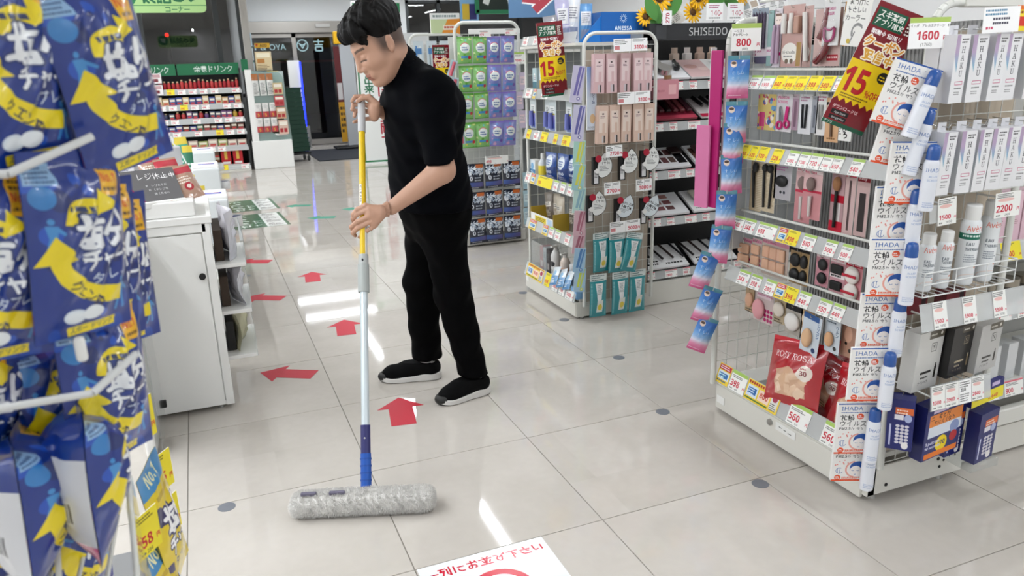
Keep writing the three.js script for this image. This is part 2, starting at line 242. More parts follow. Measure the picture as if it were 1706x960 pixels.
{ // automatic door and the wall above it
  struct('wall_over_door', bx(2.9, 0.5, 0.16, 2.4, 2.45, -12.53), panelWhite);
  const d = structGroup('door_1');
  mesh('door_header', G().rbox(2.3, 0.2, 0.2, 0.01, 2.2, 2.1, -12.5).geo, alu, d);
  mesh('sensor', G().rbox(0.26, 0.06, 0.05, 0.01, 2.5, 2.12, -12.39).geo, mat(0xc9c7c2, 0.3), d);
  mesh('jamb', bx(0.08, 2.0, 0.14, 1.1, 1.0, -12.5), alu, d); mesh('jamb', bx(0.08, 2.0, 0.14, 3.1, 1.0, -12.5), alu, d);
  for (const [x0, x1, z] of [[1.14, 2.0, -12.47], [1.96, 3.06, -12.53]]) {
    const l = mesh('door_leaf', G().box(0.06, 1.98, 0.04, x0 + 0.03, 1.0, z).box(0.06, 1.98, 0.04, x1 - 0.03, 1.0, z).box(x1 - x0, 0.1, 0.04, (x0 + x1) / 2, 0.06, z).box(x1 - x0, 0.06, 0.04, (x0 + x1) / 2, 1.96, z).geo, alu, d);
    mesh('pane', bx(x1 - x0 - 0.12, 1.82, 0.008, (x0 + x1) / 2, 1.02, z), glass, l);
  }
  struct('wall_back', G().box(0.22, CEIL, 0.14, 3.95, CEIL / 2, -12.5).box(0.7, CEIL, 0.1, 3.5, CEIL / 2, -12.53).box(3.1, 1.62, 0.1, 5.6, 0.81, -12.53).box(3.1, 0.15, 0.1, 5.6, 2.63, -12.53).geo, panelWhite);
  const w = structGroup('window_2');
  mesh('window_frame', G().box(0.06, 0.95, 0.1, 4.1, 2.09, -12.53).box(0.07, 0.95, 0.1, 4.72, 2.09, -12.53).box(0.07, 0.95, 0.1, 6.4, 2.09, -12.53).box(3.1, 0.05, 0.1, 5.6, 1.64, -12.53).box(3.1, 0.05, 0.1, 5.6, 2.53, -12.53).geo, darkFrame, w);
  mesh('pane', bx(0.56, 0.86, 0.008, 4.41, 2.09, -12.53), glass, w); mesh('pane', bx(1.61, 0.86, 0.008, 5.56, 2.09, -12.53), glass, w); mesh('pane', bx(0.7, 0.86, 0.008, 6.8, 2.09, -12.53), glass, w);
}
// night outside: paving and a dark shop across the way with a lit sign
struct('ground_outside', bx(26, 0.04, 14, 2, -0.06, -19.6), mat(0x15161a, 0.8));
{
  const b = thing('far_building', 'dark building across the street seen through the glass doors', 'building');
  mesh('facade', bx(24, 5, 0.4, 2, 2.4, -24), mat(0x131418, 0.8), b);
  mesh('canopy', bx(14, 0.06, 0.3, 3, 1.62, -23.6), mat(0x5a0d12, 0.6), b);
  const sp = print(220, 90, (c) => { c.strokeStyle = '#fff'; c.lineWidth = 7; c.beginPath(); c.arc(45, 45, 36, 0, 7); c.stroke(); c.beginPath(); c.moveTo(26, 34); c.lineTo(45, 62); c.lineTo(64, 34); c.lineTo(45, 44); c.closePath(); c.stroke(); c.lineWidth = 8; for (const [a, b2, d, e] of [[120, 22, 190, 22], [155, 6, 155, 42], [128, 42, 182, 42], [132, 56, 178, 56], [132, 56, 132, 82], [178, 56, 178, 82], [132, 82, 178, 82]]) { c.beginPath(); c.moveTo(a, b2); c.lineTo(d, e); c.stroke(); } }, '#000');
  const sg = solid('shop_sign', new THREE.PlaneGeometry(1.0, 0.41), null, 'lit white round emblem sign seen through the door glass', 'sign');
  const sg2 = solid('shop_sign', new THREE.PlaneGeometry(1.3, 0.3), null, 'small lit white lettering seen through left door glass', 'sign');
  const sp2 = print(220, 60, (c) => { T(c, '11 & OYA', 8, 46, 46, '#fff', { light: true }); }, '#000');
  for (const [o, r, x, y] of [[sg, sp, 3.85, 2.1], [sg2, sp2, 2.5, 2.06]]) { uvTo(o.geometry, r); o.material = new THREE.MeshStandardMaterial({ color: 0x000000, emissive: 0xbfe8f0, emissiveMap: r.s.tex, emissiveIntensity: 0.55 }); o.position.set(x, y, -23.55); }
  solid('signal_pole', G().cyl(0.04, 0.04, 2.28, -0.18, 1.1, -16.07).geo, mat(0x0c0d0f, 0.6), 'dark signal pole outside the window', 'pole'); const rl = solid('traffic_light', G().sph(0.04, 0, 0, 0).geo, mat(0x300000, 0.5, { emissive: 0xff2010, emissiveIntensity: 1.2 }), 'small red light glowing outside the dark window', 'light'); rl.position.set(-0.18, 2.15, -16);
}
{ // ceiling line lamps: housing, glowing diffuser and an area light of the same size under it
  const house = bx(0.09, 0.05, 1.24), dif = bx(0.06, 0.012, 1.2), hm = mat(0xe8e8e6, 0.4), gm = new THREE.MeshStandardMaterial({ color: 0xffffff, emissive: 0xf6fbff, emissiveIntensity: 9 });
  const nth = {};
  LAMPS.forEach(([x, z, dir, where]) => {
    const i = (nth[where] = (nth[where] ?? -1) + 1);
    const l = thing('line_lamp', `${ORD[i]} white line lamp on the ceiling ${where}`, 'lamp', 'ceiling line lamps');
    mesh('housing', house, hm, l).position.y = 0.0; mesh('diffuser', dif, gm, l).position.y = -0.03;
    l.position.set(x, CEIL - 0.025, z); l.rotation.y = dir === 'x' ? HP : 0;
    const a = new THREE.RectAreaLight(0xf6faff, LAMP_LIGHT, 0.06, 1.2); a.position.set(0, -0.04, 0); a.rotation.x = -HP; l.add(a); a.name = 'lamp_light';
  });
}
// ------------------------------------------------------------------ shared shop fittings
function gridGeo(w, h, step, r, vstep = step) { // wire grid in the xy plane, origin at its lower left corner
  const g = G();
  for (let x = 0; x <= w + 1e-4; x += w / Math.max(1, Math.round(w / step))) g.rod([x, 0, 0], [x, h, 0], r, 5);
  for (let y = 0; y <= h + 1e-4; y += h / Math.max(1, Math.round(h / vstep))) g.rod([0, y, r * 1.6], [w, y, r * 1.6], r, 5);
  return g.geo;
}
function archGeo(w, h, r, tube) { // tube frame with rounded top corners
  const g = G(), p = [[0, 0, 0], [0, h - r, 0]];
  for (let k = 0; k <= 6; k++) { const a = PI - k * HP / 6; p.push([r + r * Math.cos(a), h - r + r * Math.sin(a), 0]); }
  for (let k = 0; k <= 6; k++) { const a = HP - k * HP / 6; p.push([w - r + r * Math.cos(a), h - r + r * Math.sin(a), 0]); }
  p.push([w, 0, 0]);
  for (let i = 0; i + 1 < p.length; i++) if (Math.hypot(p[i + 1][0] - p[i][0], p[i + 1][1] - p[i][1]) > 1e-4) g.rod(p[i], p[i + 1], tube, 8);
  return g.geo;
}
const railClear = mat(0xf2f4f4, 0.08, { transmission: 0.55, thickness: 0, ior: 1.45 });
// price rail with cards: cards = [[lx0, lx1, price, style], ...]; returns the rail part
function priceRail(parent, F, lx0, lx1, yTop, h, lz, tilt, cards, name = 'price_rail') {
  const g = mesh(name, G().box(lx1 - lx0, h, 0.0016, 0, 0, 0).rod([-(lx1 - lx0) / 2, h / 2, 0], [(lx1 - lx0) / 2, h / 2, 0], 0.002, 6).rod([-(lx1 - lx0) / 2, -h / 2, 0], [(lx1 - lx0) / 2, -h / 2, 0], 0.002, 6).geo, railClear, parent);
  put(g, F, (lx0 + lx1) / 2, yTop - h / 2, lz, 0, -tilt);
  for (const [a, b, price, style, hh] of cards) {
    const w = b - a, H = hh ?? h, reg = typeof price === 'string' ? priceCard(price, style, Math.round(w * 1700), Math.round(H * 1700)) : price;
    const c = card('price_card', w, H, reg, g); c.position.set((a + b) / 2 - (lx0 + lx1) / 2, (style === 'big' ? -(H - h) / 2 : 0) + rr(-0.001, 0.001), 0.0022);
  }
  return g;
}
const adPrint = print(70, 80, (c, w, h) => { R(c, 0, 0, w, h, '#f3d23a'); R(c, 4, 4, w - 8, 20, '#c0304a'); lines(c, 8, 8, 50, 2, 4, '#fff'); R(c, 6, 28, w - 12, 34, '#dfeaf4'); R(c, 12, 36, 46, 20, '#2f6fb0'); lines(c, 14, 40, 40, 2, 5, '#dff'); lines(c, 8, 66, 52, 1, 6, '#264f90'); }, '#f3d23a');
const adWide = print(250, 110, (c, w, h) => { R(c, 0, 0, w, h, '#f0cf3e'); for (let i = 0; i < 14; i++) R(c, 8 + i * 17, 6, 12, 14, '#b43a2a'); R(c, 10, 28, 78, 60, '#d7e4f2'); R(c, 18, 40, 60, 34, '#2c66aa'); lines(c, 22, 46, 50, 3, 6, '#e8f4ff'); R(c, 98, 30, 80, 56, '#f6d9c8'); T(c, '800', 106, 70, 38, '#c33b22'); R(c, 188, 12, 52, 84, '#e2e2dc'); disc(c, 214, 36, 18, '#a63550'); lines(c, 192, 64, 42, 4, 5, '#555'); R(c, 8, 94, 170, 8, '#5a7a2a'); }, '#f0cf3e');

// ------------------------------------------------------------------ right end gondola (shelves face the main aisle, wire grid faces the camera)
const FL = frame(2.0, 0, 0, -HP);      // aisle face: lx = z, lz towards the aisle
const FF = frame(2.0, 0, 0.87, 0);     // grid face: lx = x - 2.0
{
  const g = thing('shelf_gondola', 'white wire-sided shelf end at right with make-up tool packs', 'shelf');
  mesh('base_board', G().rbox(0.014, 0.1, 0.75, 0.004, 1.992, 0.062, 0.47).geo, gondolaWhite, g);
  mesh('base_lip', G().rbox(0.03, 0.018, 0.75, 0.004, 2.002, 0.122, 0.47).rbox(0.012, 0.03, 0.75, 0.004, 1.996, 0.108, 0.47).geo, offwhite, g);
  mesh('base_deck', bx(0.36, 0.016, 0.74, 2.2, 0.138, 0.47), offwhite, g);
  mesh('vent_plate', G().box(0.14, 0.002, 0.05, 2.16, 0.1475, 0.24).geo, mat(0x9a9a94, 0.5), g);
  const ep = mesh('end_plate', G().box(0.405, 0.095, 0.006, 2.2, 0.072, 0.862).box(0.03, 0.095, 0.02, 2.008, 0.072, 0.855).geo, gondolaWhite, g);
  for (const [x, y, r] of [[2.07, 0.05, 0.006], [2.3, 0.06, 0.005], [2.29, 0.09, 0.006], [2.315, 0.08, 0.004]]) mesh('bolt_hole', G().cyl(r, r, 0.003, x, y, 0.8655, HP).geo, black, ep);
  for (const [x, y, w] of [[2.34, 0.095, 0.004], [2.365, 0.095, 0.004], [2.003, 0.095, 0.006], [2.003, 0.05, 0.006]]) mesh('slot', bx(w, 0.016, 0.003, x, y, 0.8655), black, ep);
  for (const [x, z] of [[2.04, 0.84], [2.33, 0.84], [2.04, 0.13], [2.33, 0.13]]) mesh('levelling_foot', G().cyl(0.012, 0.014, 0.012, x, 0.006, z).cyl(0.005, 0.005, 0.02, x, 0.02, z).geo, steel, g);
  mesh('back_panel', (() => { const q = G().box(0.01, 1.3, 0.72, 2.385, 0.8, 0.48); for (let k = 0; k < 48; k++) q.box(0.006, 1.3, 0.007, 2.378, 0.8, 0.13 + k * 0.0148); return q.geo; })(), mat(0xa3a4a4, 0.5), g);
  for (const [z, n] of [[0.1, 'rear'], [0.87, 'front']]) {
    const p = mesh('side_frame', archGeo(0.42, 1.37, 0.08, 0.011), wireWhite, g); p.position.set(z > 0.5 ? 2.03 : 1.965, 0.118, z);
    const w = mesh('wire_grid', gridGeo(0.4, 1.28, 0.05, 0.0016, 0.075), wireWhite, p); w.position.set(0.01, 0.02, 0);
    mesh('top_cap', G().rbox(0.3, 0.024, 0.03, 0.004, 0.25, 1.37, 0).geo, offwhite, p);
  }
  mesh('rear_sheet', bx(0.36, 0.74, 0.003, 2.2, 1.03, 0.088), mat(0xc6cacc, 0.4), g);
  mesh('card_panel', bx(0.38, 1.26, 0.006, 2.235, 0.79, 0.845), mat(0xb9ac9a, 0.7), g);
  mesh('shelf_bar', G().rod([2.06, 1.32, 0.1], [2.06, 1.32, 0.87], 0.005).rod([2.06, 1.07, 0.1], [2.06, 1.07, 0.87], 0.005).rod([2.06, 0.81, 0.1], [2.06, 0.81, 0.87], 0.005).rod([2.06, 0.61, 0.1], [2.06, 0.61, 0.87], 0.005).rod([2.09, 1.55, 0.1], [2.09, 1.55, 0.87], 0.005).geo, wireWhite, g);
  const e = (a) => a, S = (l) => l.map(([a, b, p, s]) => [a, b, p, s]);
  priceRail(g, FL, 0.115, 0.85, 1.303, 0.05, -0.02, 0.5, S([[0.157, 0.215, '1100', 'g'], [0.222, 0.28, '1300', 'g'], [0.286, 0.34, '848', 'y'], [0.342, 0.389, '898', 'y'], [0.391, 0.44, '438', 'y'], [0.445, 0.497, '398', 'y'], [0.502, 0.552, '580', 'y'], [0.56, 0.608, '1300', 'g'], [0.627, 0.675, '1900', 'g']]));
  priceRail(g, FL, 0.115, 0.85, 1.062, 0.052, -0.015, 0.45, S([[0.138, 0.184, '550', 'y'], [0.187, 0.229, '520', 'y'], [0.233, 0.282, '520', 'y'], [0.304, 0.354, '228', 'y'], [0.38, 0.429, '1350', 'g'], [0.435, 0.481, '1100', 'g'], [0.484, 0.533, '720', 'g'], [0.537, 0.579, '1100', 'g'], [0.581, 0.622, '650', 'g'], [0.655, 0.702, '540', 'g']]));
  priceRail(g, FL, 0.1, 0.85, 0.8, 0.052, -0.005, 0.4, S([[0.13, 0.186, '348', 'g'], [0.192, 0.248, '348', 'g'], [0.265, 0.36, '698', 'g'], [0.372, 0.413, adPrint, 'a'], [0.416, 0.471, '498', 'y'], [0.491, 0.546, '580', 'g'], [0.59, 0.638, '500', 'g'], [0.658, 0.702, '500', 'g']]));
  priceRail(g, FL, 0.1, 0.85, 0.603, 0.054, -0.005, 0.4, S([[0.172, 0.234, '348', 'g'], [0.244, 0.3, '398', 'g'], [0.323, 0.375, '280', 'g'], [0.378, 0.425, adPrint, 'a'], [0.428, 0.484, '398', 'y'], [0.492, 0.545, '448', 'g'], [0.585, 0.638, '550', 'g'], [0.646, 0.694, '448', 'g']]));
  priceRail(g, FL, 0.1, 0.845, 0.205, 0.078, 0.01, 0.35, [[0.1, 0.176, adPrint], [0.18, 0.27, '398', 'g'], [0.275, 0.455, adWide], [0.505, 0.605, '560', 'g'], [0.668, 0.766, '560', 'g']]);
  const st = mesh('name_strip', bx(0.002, 0.03, 0.1, 1.984, 0.088, 0.5), white, g);
  mesh('handwriting', G().box(0.001, 0.002, 0.014, 1.9825, 0.09, 0.475).box(0.001, 0.002, 0.012, 1.9825, 0.088, 0.498).box(0.001, 0.002, 0.016, 1.9825, 0.085, 0.522).geo, black, st);
  mesh('base_sticker', bx(0.002, 0.03, 0.045, 1.9835, 0.055, 0.13), white, g);
  mesh('round_catch', G().cyl(0.012, 0.012, 0.008, 1.982, 0.088, 0.42, 0, 0, HP).geo, steel, g);
}
// hanging packs on the aisle face
const hookMat = mat(0xc9c9c6, 0.25, { metalness: 0.8 });
function hook(parent, y, z0, len = 0.05) { return mesh('hook', G().rod([0, y, z0], [0, y, z0 + len], 0.0016, 5).rod([0, y, z0 + len], [0, y + 0.008, z0 + len + 0.004], 0.0016, 5).geo, hookMat, parent); }
// pack = printed card (+ clear bubble and the tool inside); thing hangs with its top at the origin
function pack(name, label, cat, F, lx, yt, w, h, lz, draw, o = {}) {
  const t = thing(name, label, cat, o.group);
  const reg = print(w * 1100, h * 1100, draw, o.bg ?? '#f2f0ec');
  card('backing_card', w, h, reg, t, { cy: -h / 2, finish: 'gloss', t: 0.0016, back: o.back });
  if (o.bubble) { const [bw, bh, by, bd] = o.bubble; mesh('clear_bubble', G().rbox(bw * w, bh * h, bd, 0.006, 0, -by * h, bd / 2 + 0.001).geo, clearFilm, t); }
  if (o.tool) o.tool(t, w, h);
  hook(t, -0.008, -0.07, 0.08);
  put(t, F, lx, yt, lz, o.ry ?? 0, o.rx ?? 0, o.rz ?? 0);
  return t;
}
const tool = (t, n, g, m) => mesh(n, g.geo, m, t);
{
  const r1 = -0.08, A = (n, l, c, k, d, o) => pack(n, l, c, FL, k[0], k[1], k[2], k[3], r1 + (o?.dz ?? 0), d, { group: 'make-up tool packs on the right shelf end', ...o });
  A('eyebrow_pencil_pack', 'clear pack of dark purple pencils, leftmost in top row of right shelf', 'cosmetics', [0.118, 1.527, 0.088, 0.187], (c, w, h) => { R(c, 0, 0, w, h, '#cfd4dc'); R(c, 0, 0, w, h * 0.12, '#8d9aa8'); R(c, 0, h * 0.72, w, h * 0.14, '#f0dfe6'); T(c, 'BROW LASH', 4, h * 0.79, 11, '#a43c66'); T(c, 'LINER', 4, h * 0.85, 11, '#a43c66'); R(c, 0, h * 0.87, w, h * 0.13, '#5f5a74'); }, { tool: (t, w, h) => { for (let k = 0; k < 5; k++) tool(t, 'pencil', G().cyl(0.0045, 0.0045, h * 0.62, -w * 0.34 + k * w * 0.17, -h * 0.42, 0.006, 0, 0, 0, 8).add(new THREE.ConeGeometry(0.0045, 0.014, 8), -w * 0.34 + k * w * 0.17, -h * 0.42 + h * 0.33, 0.006), mat(0x4f4258, 0.35)); } });
  A('mascara_pack', 'narrow teal mascara pack between purple pencils and face-print pack', 'cosmetics', [0.178, 1.515, 0.034, 0.183], (c, w, h) => { R(c, 0, 0, w, h, '#8fb2b0'); R(c, 0, h * 0.65, w, h * 0.16, '#e8e0e6'); T(c, 'BROW', 2, h * 0.74, 10, '#b02a6a'); });
  A('eyelid_tape_pack', 'slim pack with a drawn face over two lilac tubes, top row', 'cosmetics', [0.213, 1.518, 0.046, 0.191], (c, w, h) => { R(c, 0, 0, w, h, '#d8cfd8'); disc(c, w / 2, h * 0.17, w * 0.34, '#f4e3da', h * 0.1); R(c, w * 0.2, h * 0.08, w * 0.6, h * 0.04, '#6a4a3a'); c.strokeStyle = '#3a2a2a'; c.lineWidth = 1.5; for (const s of [0.36, 0.64]) { c.beginPath(); c.arc(w * s, h * 0.18, 3, 0, 3.1); c.stroke(); } R(c, 0, h * 0.74, w, h * 0.05, '#c92a7a'); }, { tool: (t, w, h) => { for (const s of [-1, 1]) tool(t, 'tube', G().cyl(0.007, 0.007, h * 0.55, s * 0.01, -h * 0.66, 0.008, 0, 0, 0, 10).cyl(0.004, 0.006, h * 0.12, s * 0.01, -h * 0.33, 0.008, 0, 0, 0, 10), mat(0xb9a0b8, 0.3)); } });
  A('liquid_foundation_pack', 'beige pink card with two white tubes and round label', 'cosmetics', [0.286, 1.526, 0.107, 0.199], (c, w, h) => { R(c, 0, 0, w, h, '#c9a39c'); T(c, 'MIHADA', w * 0.3, h * 0.14, 10, '#a35a52', { light: true }); disc(c, w * 0.42, h * 0.77, w * 0.36, '#f2efe8', h * 0.17); T(c, 'hi·shuda', w * 0.1, h * 0.78, 17, '#3a3634', { light: true }); disc(c, w * 0.3, h * 0.9, 9, '#7a6a58'); disc(c, w * 0.52, h * 0.9, 9, '#7a6a58'); lines(c, w * 0.16, h * 0.81, w * 0.5, 1, 4, '#777'); R(c, w * 0.72, h * 0.6, w * 0.2, h * 0.38, '#a88448'); }, { tool: (t, w, h) => { for (const s of [-0.3, 0.0]) tool(t, 'tube', G().cyl(0.0095, 0.0095, h * 0.2, s * w, -h * 0.35, 0.011, 0, 0, 0, 10).cyl(0.007, 0.007, h * 0.14, s * w, -h * 0.2, 0.011, 0, 0, 0, 10), mat(0xe9e6e2, 0.3)); tool(t, 'bottle', G().rbox(0.024, h * 0.28, 0.018, 0.004, w * 0.31, -h * 0.32, 0.011), mat(0xb98f7e, 0.3)); } });
  A('liquid_foundation_pack', 'narrow beige pink pack right of the round-label card', 'cosmetics', [0.357, 1.518, 0.042, 0.192], (c, w, h) => { R(c, 0, 0, w, h, '#c3a09a'); R(c, 0, h * 0.6, w, h * 0.4, '#b08f88'); disc(c, w * 0.5, h * 0.75, w * 0.35, '#efe9e2', h * 0.1); }, { tool: (t, w, h) => { tool(t, 'tube', G().cyl(0.008, 0.008, h * 0.8, 0, -h * 0.5, 0.01, 0, 0, 0.12, 10), mat(0xe6e2de, 0.3)); } });
  A('eyelash_curler_pack', 'card with glossy dark red curved eyelash curler', 'cosmetics', [0.447, 1.504, 0.116, 0.175], (c, w, h) => { R(c, 0, 0, w, h, '#c7a9a4'); disc(c, w * 0.35, h * 0.52, 26, '#e5cfc8'); lines(c, w * 0.2, h * 0.5, w * 0.3, 2, 4, '#a33'); R(c, w * 0.52, h * 0.8, w * 0.4, h * 0.1, '#a81e2c'); lines(c, w * 0.55, h * 0.83, w * 0.32, 1, 6, '#f4dcdc'); }, { tool: (t, w, h) => { tool(t, 'curler_grip', G().tube([[0.01, -0.0, 0.012], [0.0, -0.06, 0.016], [-0.016, -0.09, 0.016]], 0.0125, 12, 10).tube([[0.02, -0.1, 0.014], [0.0, -0.14, 0.018], [-0.03, -0.16, 0.014]], 0.012, 12, 10), mat(0x6d0f1c, 0.15, { clearcoat: 1 })); } });
  A('eyelash_curler_pack', 'white blister card with magenta eyelash curler', 'cosmetics', [0.478, 1.526, 0.068, 0.135], (c, w, h) => { R(c, 0, 0, w, h, '#dcdcdc'); T(c, 'EYELASH', 5, h * 0.22, 14, '#a32a62', { sx: 0.85 }); T(c, 'CURLER', 5, h * 0.33, 14, '#a32a62', { sx: 0.85 }); }, { bubble: [0.8, 0.5, 0.68, 0.012], dz: 0.02, tool: (t, w, h) => { tool(t, 'curler', G().tube([[-0.02, -h * 0.6, 0.006], [0, -h * 0.66, 0.008], [0.02, -h * 0.6, 0.006]], 0.003, 12, 6).tube([[-0.022, -h * 0.62, 0.006], [-0.016, -h * 0.85, 0.007], [0, -h * 0.9, 0.007], [0.016, -h * 0.85, 0.007], [0.022, -h * 0.62, 0.006]], 0.0045, 16, 6), mat(0xa02a66, 0.2)); } });
  A('nail_tool_box', 'small orange box with oval window, top row of right shelf', 'cosmetics', [0.545, 1.518, 0.07, 0.13], (c, w, h) => { R(c, 0, 0, w, h, '#d9a45c'); R(c, w * 0.22, h * 0.25, w * 0.5, h * 0.55, '#6b5a44'); disc(c, w * 0.47, h * 0.46, 11, '#b8a890', 24); R(c, w * 0.1, h * 0.06, w * 0.8, h * 0.1, '#e8b870'); lines(c, w * 0.2, h * 0.88, w * 0.6, 1, 5, '#5a3a1a'); }, { tool: (t, w, h) => { tool(t, 'box_body', G().box(w, h * 0.9, 0.03, 0, -h * 0.55, -0.017), mat(0xcf9a52, 0.5)); } });
  A('eyelash_curler_pack', 'large white card with metal curler picture and slanted Japanese writing', 'cosmetics', [0.618, 1.525, 0.098, 0.14], (c, w, h) => { R(c, 0, 0, w, h, '#f0efeb'); J(c, 'まつげに', 12, 8, 20, '#333', { w: 0.09 }); J(c, 'やさしい', 8, 32, 20, '#333', { w: 0.09 }); J(c, 'カーラー', 4, 56, 21, '#333', { w: 0.09 }); c.strokeStyle = '#8a8a8a'; c.lineWidth = 5; c.beginPath(); c.arc(w * 0.6, h * 0.68, 22, 2.6, 5.6); c.stroke(); c.beginPath(); c.arc(w * 0.6, h * 0.72, 24, 2.6, 5.6); c.stroke(); c.beginPath(); c.moveTo(w * 0.35, h * 0.95); c.lineTo(w * 0.5, h * 0.7); c.stroke(); disc(c, w * 0.3, h * 0.9, 8, '#c9b04a'); }, { rz: -0.12, dz: 0.05 });
  const r2 = -0.08;
  A('tweezer_pack', 'colourful pink and blue accessory pack under the yellow price cards', 'cosmetics', [0.182, 1.236, 0.095, 0.125], (c, w, h) => { R(c, 0, 0, w, h, '#d8c070'); for (let i = 0; i < 40; i++) disc(c, rr(0, w), rr(0, h), rr(3, 11), ['#d85a8a', '#3a5a9a', '#f0e8d8', '#c03a50', '#6aa0c8'][i % 5]); R(c, w * 0.1, h * 0.5, w * 0.3, h * 0.4, '#d43a7a'); });
  A('nail_scissors_pack', 'card with bright pink nail scissors', 'cosmetics', [0.272, 1.238, 0.077, 0.127], (c, w, h) => { R(c, 0, 0, w, h, '#d9d5d8'); T(c, 'FASHION', 6, 18, 15, '#c43a72', { sx: 0.9 }); T(c, 'SCISSORS', 6, 34, 14, '#c43a72', { sx: 0.85 }); }, { tool: (t, w, h) => { tool(t, 'scissors', G().rbox(0.014, 0.05, 0.006, 0.003, 0.018, -0.065, 0.006, 0, 0, -0.15).add(new THREE.TorusGeometry(0.012, 0.004, 6, 16), 0.02, -0.1, 0.006).add(new THREE.TorusGeometry(0.012, 0.004, 6, 16), -0.016, -0.105, 0.006), mat(0xcc2a78, 0.25)); tool(t, 'blade', G().box(0.005, 0.05, 0.003, -0.008, -0.065, 0.006, 0, 0, 0.25).box(0.005, 0.05, 0.003, -0.016, -0.068, 0.006, 0, 0, 0.05), steel); } });
  A('nail_file_pack', 'narrow mauve pack beside the pink scissors', 'cosmetics', [0.326, 1.239, 0.03, 0.119], (c, w, h) => { R(c, 0, 0, w, h, '#a98a9c'); R(c, 0, 0, w, 16, '#c6b4c0'); R(c, w * 0.3, h * 0.2, w * 0.4, h * 0.7, '#7a5a6c'); });
  const tw = (t, w, h) => tool(t, 'tweezers', G().box(0.006, h * 0.6, 0.004, -0.008, -h * 0.55, 0.005, 0, 0, 0.04).box(0.006, h * 0.6, 0.004, 0.008, -h * 0.55, 0.005, 0, 0, -0.04), mat(0x2c2c30, 0.3, { metalness: 0.7 }));
  A('tweezer_pack', 'white card with dark steel tweezers under the row of yellow cards', 'cosmetics', [0.373, 1.24, 0.058, 0.13], (c, w, h) => { R(c, 0, 0, w, h, '#dcdde2'); lines(c, 8, 10, w - 16, 2, 5, '#9a5a7a'); }, { tool: tw });
  A('tweezer_pack', 'narrow grey tweezer card in second row of right shelf', 'cosmetics', [0.416, 1.235, 0.027, 0.119], (c, w, h) => { R(c, 0, 0, w, h, '#9ea2aa'); R(c, w * 0.3, h * 0.25, w * 0.4, h * 0.6, '#6c707a'); });
  A('tweezer_pack', 'white rounded card with slanted silver tweezers beside peach card', 'cosmetics', [0.446, 1.242, 0.043, 0.131], (c, w, h) => { R(c, 0, 0, w, h, '#e4e3e2'); lines(c, 6, 8, w - 12, 2, 5, '#b05a7a'); }, { tool: (t, w, h) => tool(t, 'tweezers', G().box(0.005, h * 0.6, 0.004, -0.006, -h * 0.55, 0.005, 0, 0, 0.08).box(0.005, h * 0.6, 0.004, 0.006, -h * 0.55, 0.005), steel) });
  A('brow_razor_pack', 'peach card with slim razor and black header', 'cosmetics', [0.497, 1.232, 0.06, 0.139], (c, w, h) => { R(c, 0, 0, w, h, '#d9ae86'); R(c, 0, h * 0.1, w, h * 0.07, '#1c1a18'); R(c, w * 0.35, h * 0.3, w * 0.22, h * 0.6, '#b98c62'); lines(c, w * 0.2, h * 0.9, w * 0.6, 1, 5, '#6a4a2a'); }, { tool: (t, w, h) => tool(t, 'razor', G().box(0.006, h * 0.6, 0.005, 0, -h * 0.58, 0.005, 0, 0, 0.08), mat(0x6a5240, 0.4)) });
  A('tweezer_pack', 'white card with bold black vertical Japanese writing', 'cosmetics', [0.553, 1.239, 0.055, 0.138], (c, w, h) => { R(c, 0, 0, w, h, '#eeeeea'); J(c, 'ズレ抜ける', 18, 6, 27, '#222', { vertical: true, w: 0.13 }); lines(c, 4, 30, 10, 12, 4, '#777', 2.2); });
  A('make_up_brush_pack', 'beige striped card with black brush, leftmost in third row', 'cosmetics', [0.149, 0.997, 0.066, 0.185], (c, w, h) => { R(c, 0, 0, w, h, '#c9b596'); for (let i = 0; i < 30; i++) R(c, w * 0.5, i * 7, w * 0.5, 3, '#e2d4ba'); }, { tool: (t, w, h) => tool(t, 'brush', G().cyl(0.006, 0.0035, h * 0.75, -0.005, -h * 0.55, 0.008, 0, 0, 0.06, 8).sph(0.013, 0.002, -h * 0.12, 0.01, 1, 1.5, 0.8, 10), black) });
  A('make_up_brush_pack', 'beige striped card with two black round-headed brushes', 'cosmetics', [0.218, 1.0, 0.07, 0.181], (c, w, h) => { R(c, 0, 0, w, h, '#cbb797'); for (let i = 0; i < 40; i++) R(c, 0, i * 5, w, 2, '#e6dac2'); }, { tool: (t, w, h) => { for (const s of [-1, 1]) tool(t, 'brush', G().cyl(0.005, 0.004, h * 0.72, s * 0.018, -h * 0.55, 0.008, 0, 0, -0.04 * s, 8).sph(0.013, s * 0.014, -h * 0.12, 0.01, 1, 1.2, 0.8, 10), black); } });
  A('powder_puff_pack', 'clear bag holding a black domed puff', 'cosmetics', [0.288, 1.007, 0.088, 0.132], (c, w, h) => { R(c, 0, 0, w, h, '#b6b2b6'); lines(c, 10, 8, w * 0.7, 3, 5, '#b05a92'); disc(c, w * 0.42, h * 0.8, 6, '#333'); disc(c, w * 0.62, h * 0.8, 6, '#333'); }, { tool: (t, w, h) => tool(t, 'puff', G().sph(0.026, 0, -h * 0.5, 0.006, 1.1, 0.8, 0.5), black) });
  const pb = (c, w, h) => { R(c, 0, 0, w, h, '#d8b4b4'); R(c, 0, 0, w, h * 0.07, '#e9d8d8'); T(c, 'Rosy Rosa', 6, 12, 12, '#c0304a'); R(c, 0, h * 0.4, w, h * 0.05, '#c23a50'); R(c, 0, h * 0.45, w, h * 0.55, '#c98c90'); };
  const pbt = (t, w, h) => { tool(t, 'brush_handle', G().cyl(0.007, 0.005, h * 0.42, 0, -h * 0.72, 0.009, 0, 0, 0, 10), mat(0xd8d0ce, 0.2, { metalness: 0.3 })); tool(t, 'brush_head', G().sph(0.018, 0, -h * 0.27, 0.009, 1, 1.3, 0.6), mat(0x7d6a66, 0.8)); };
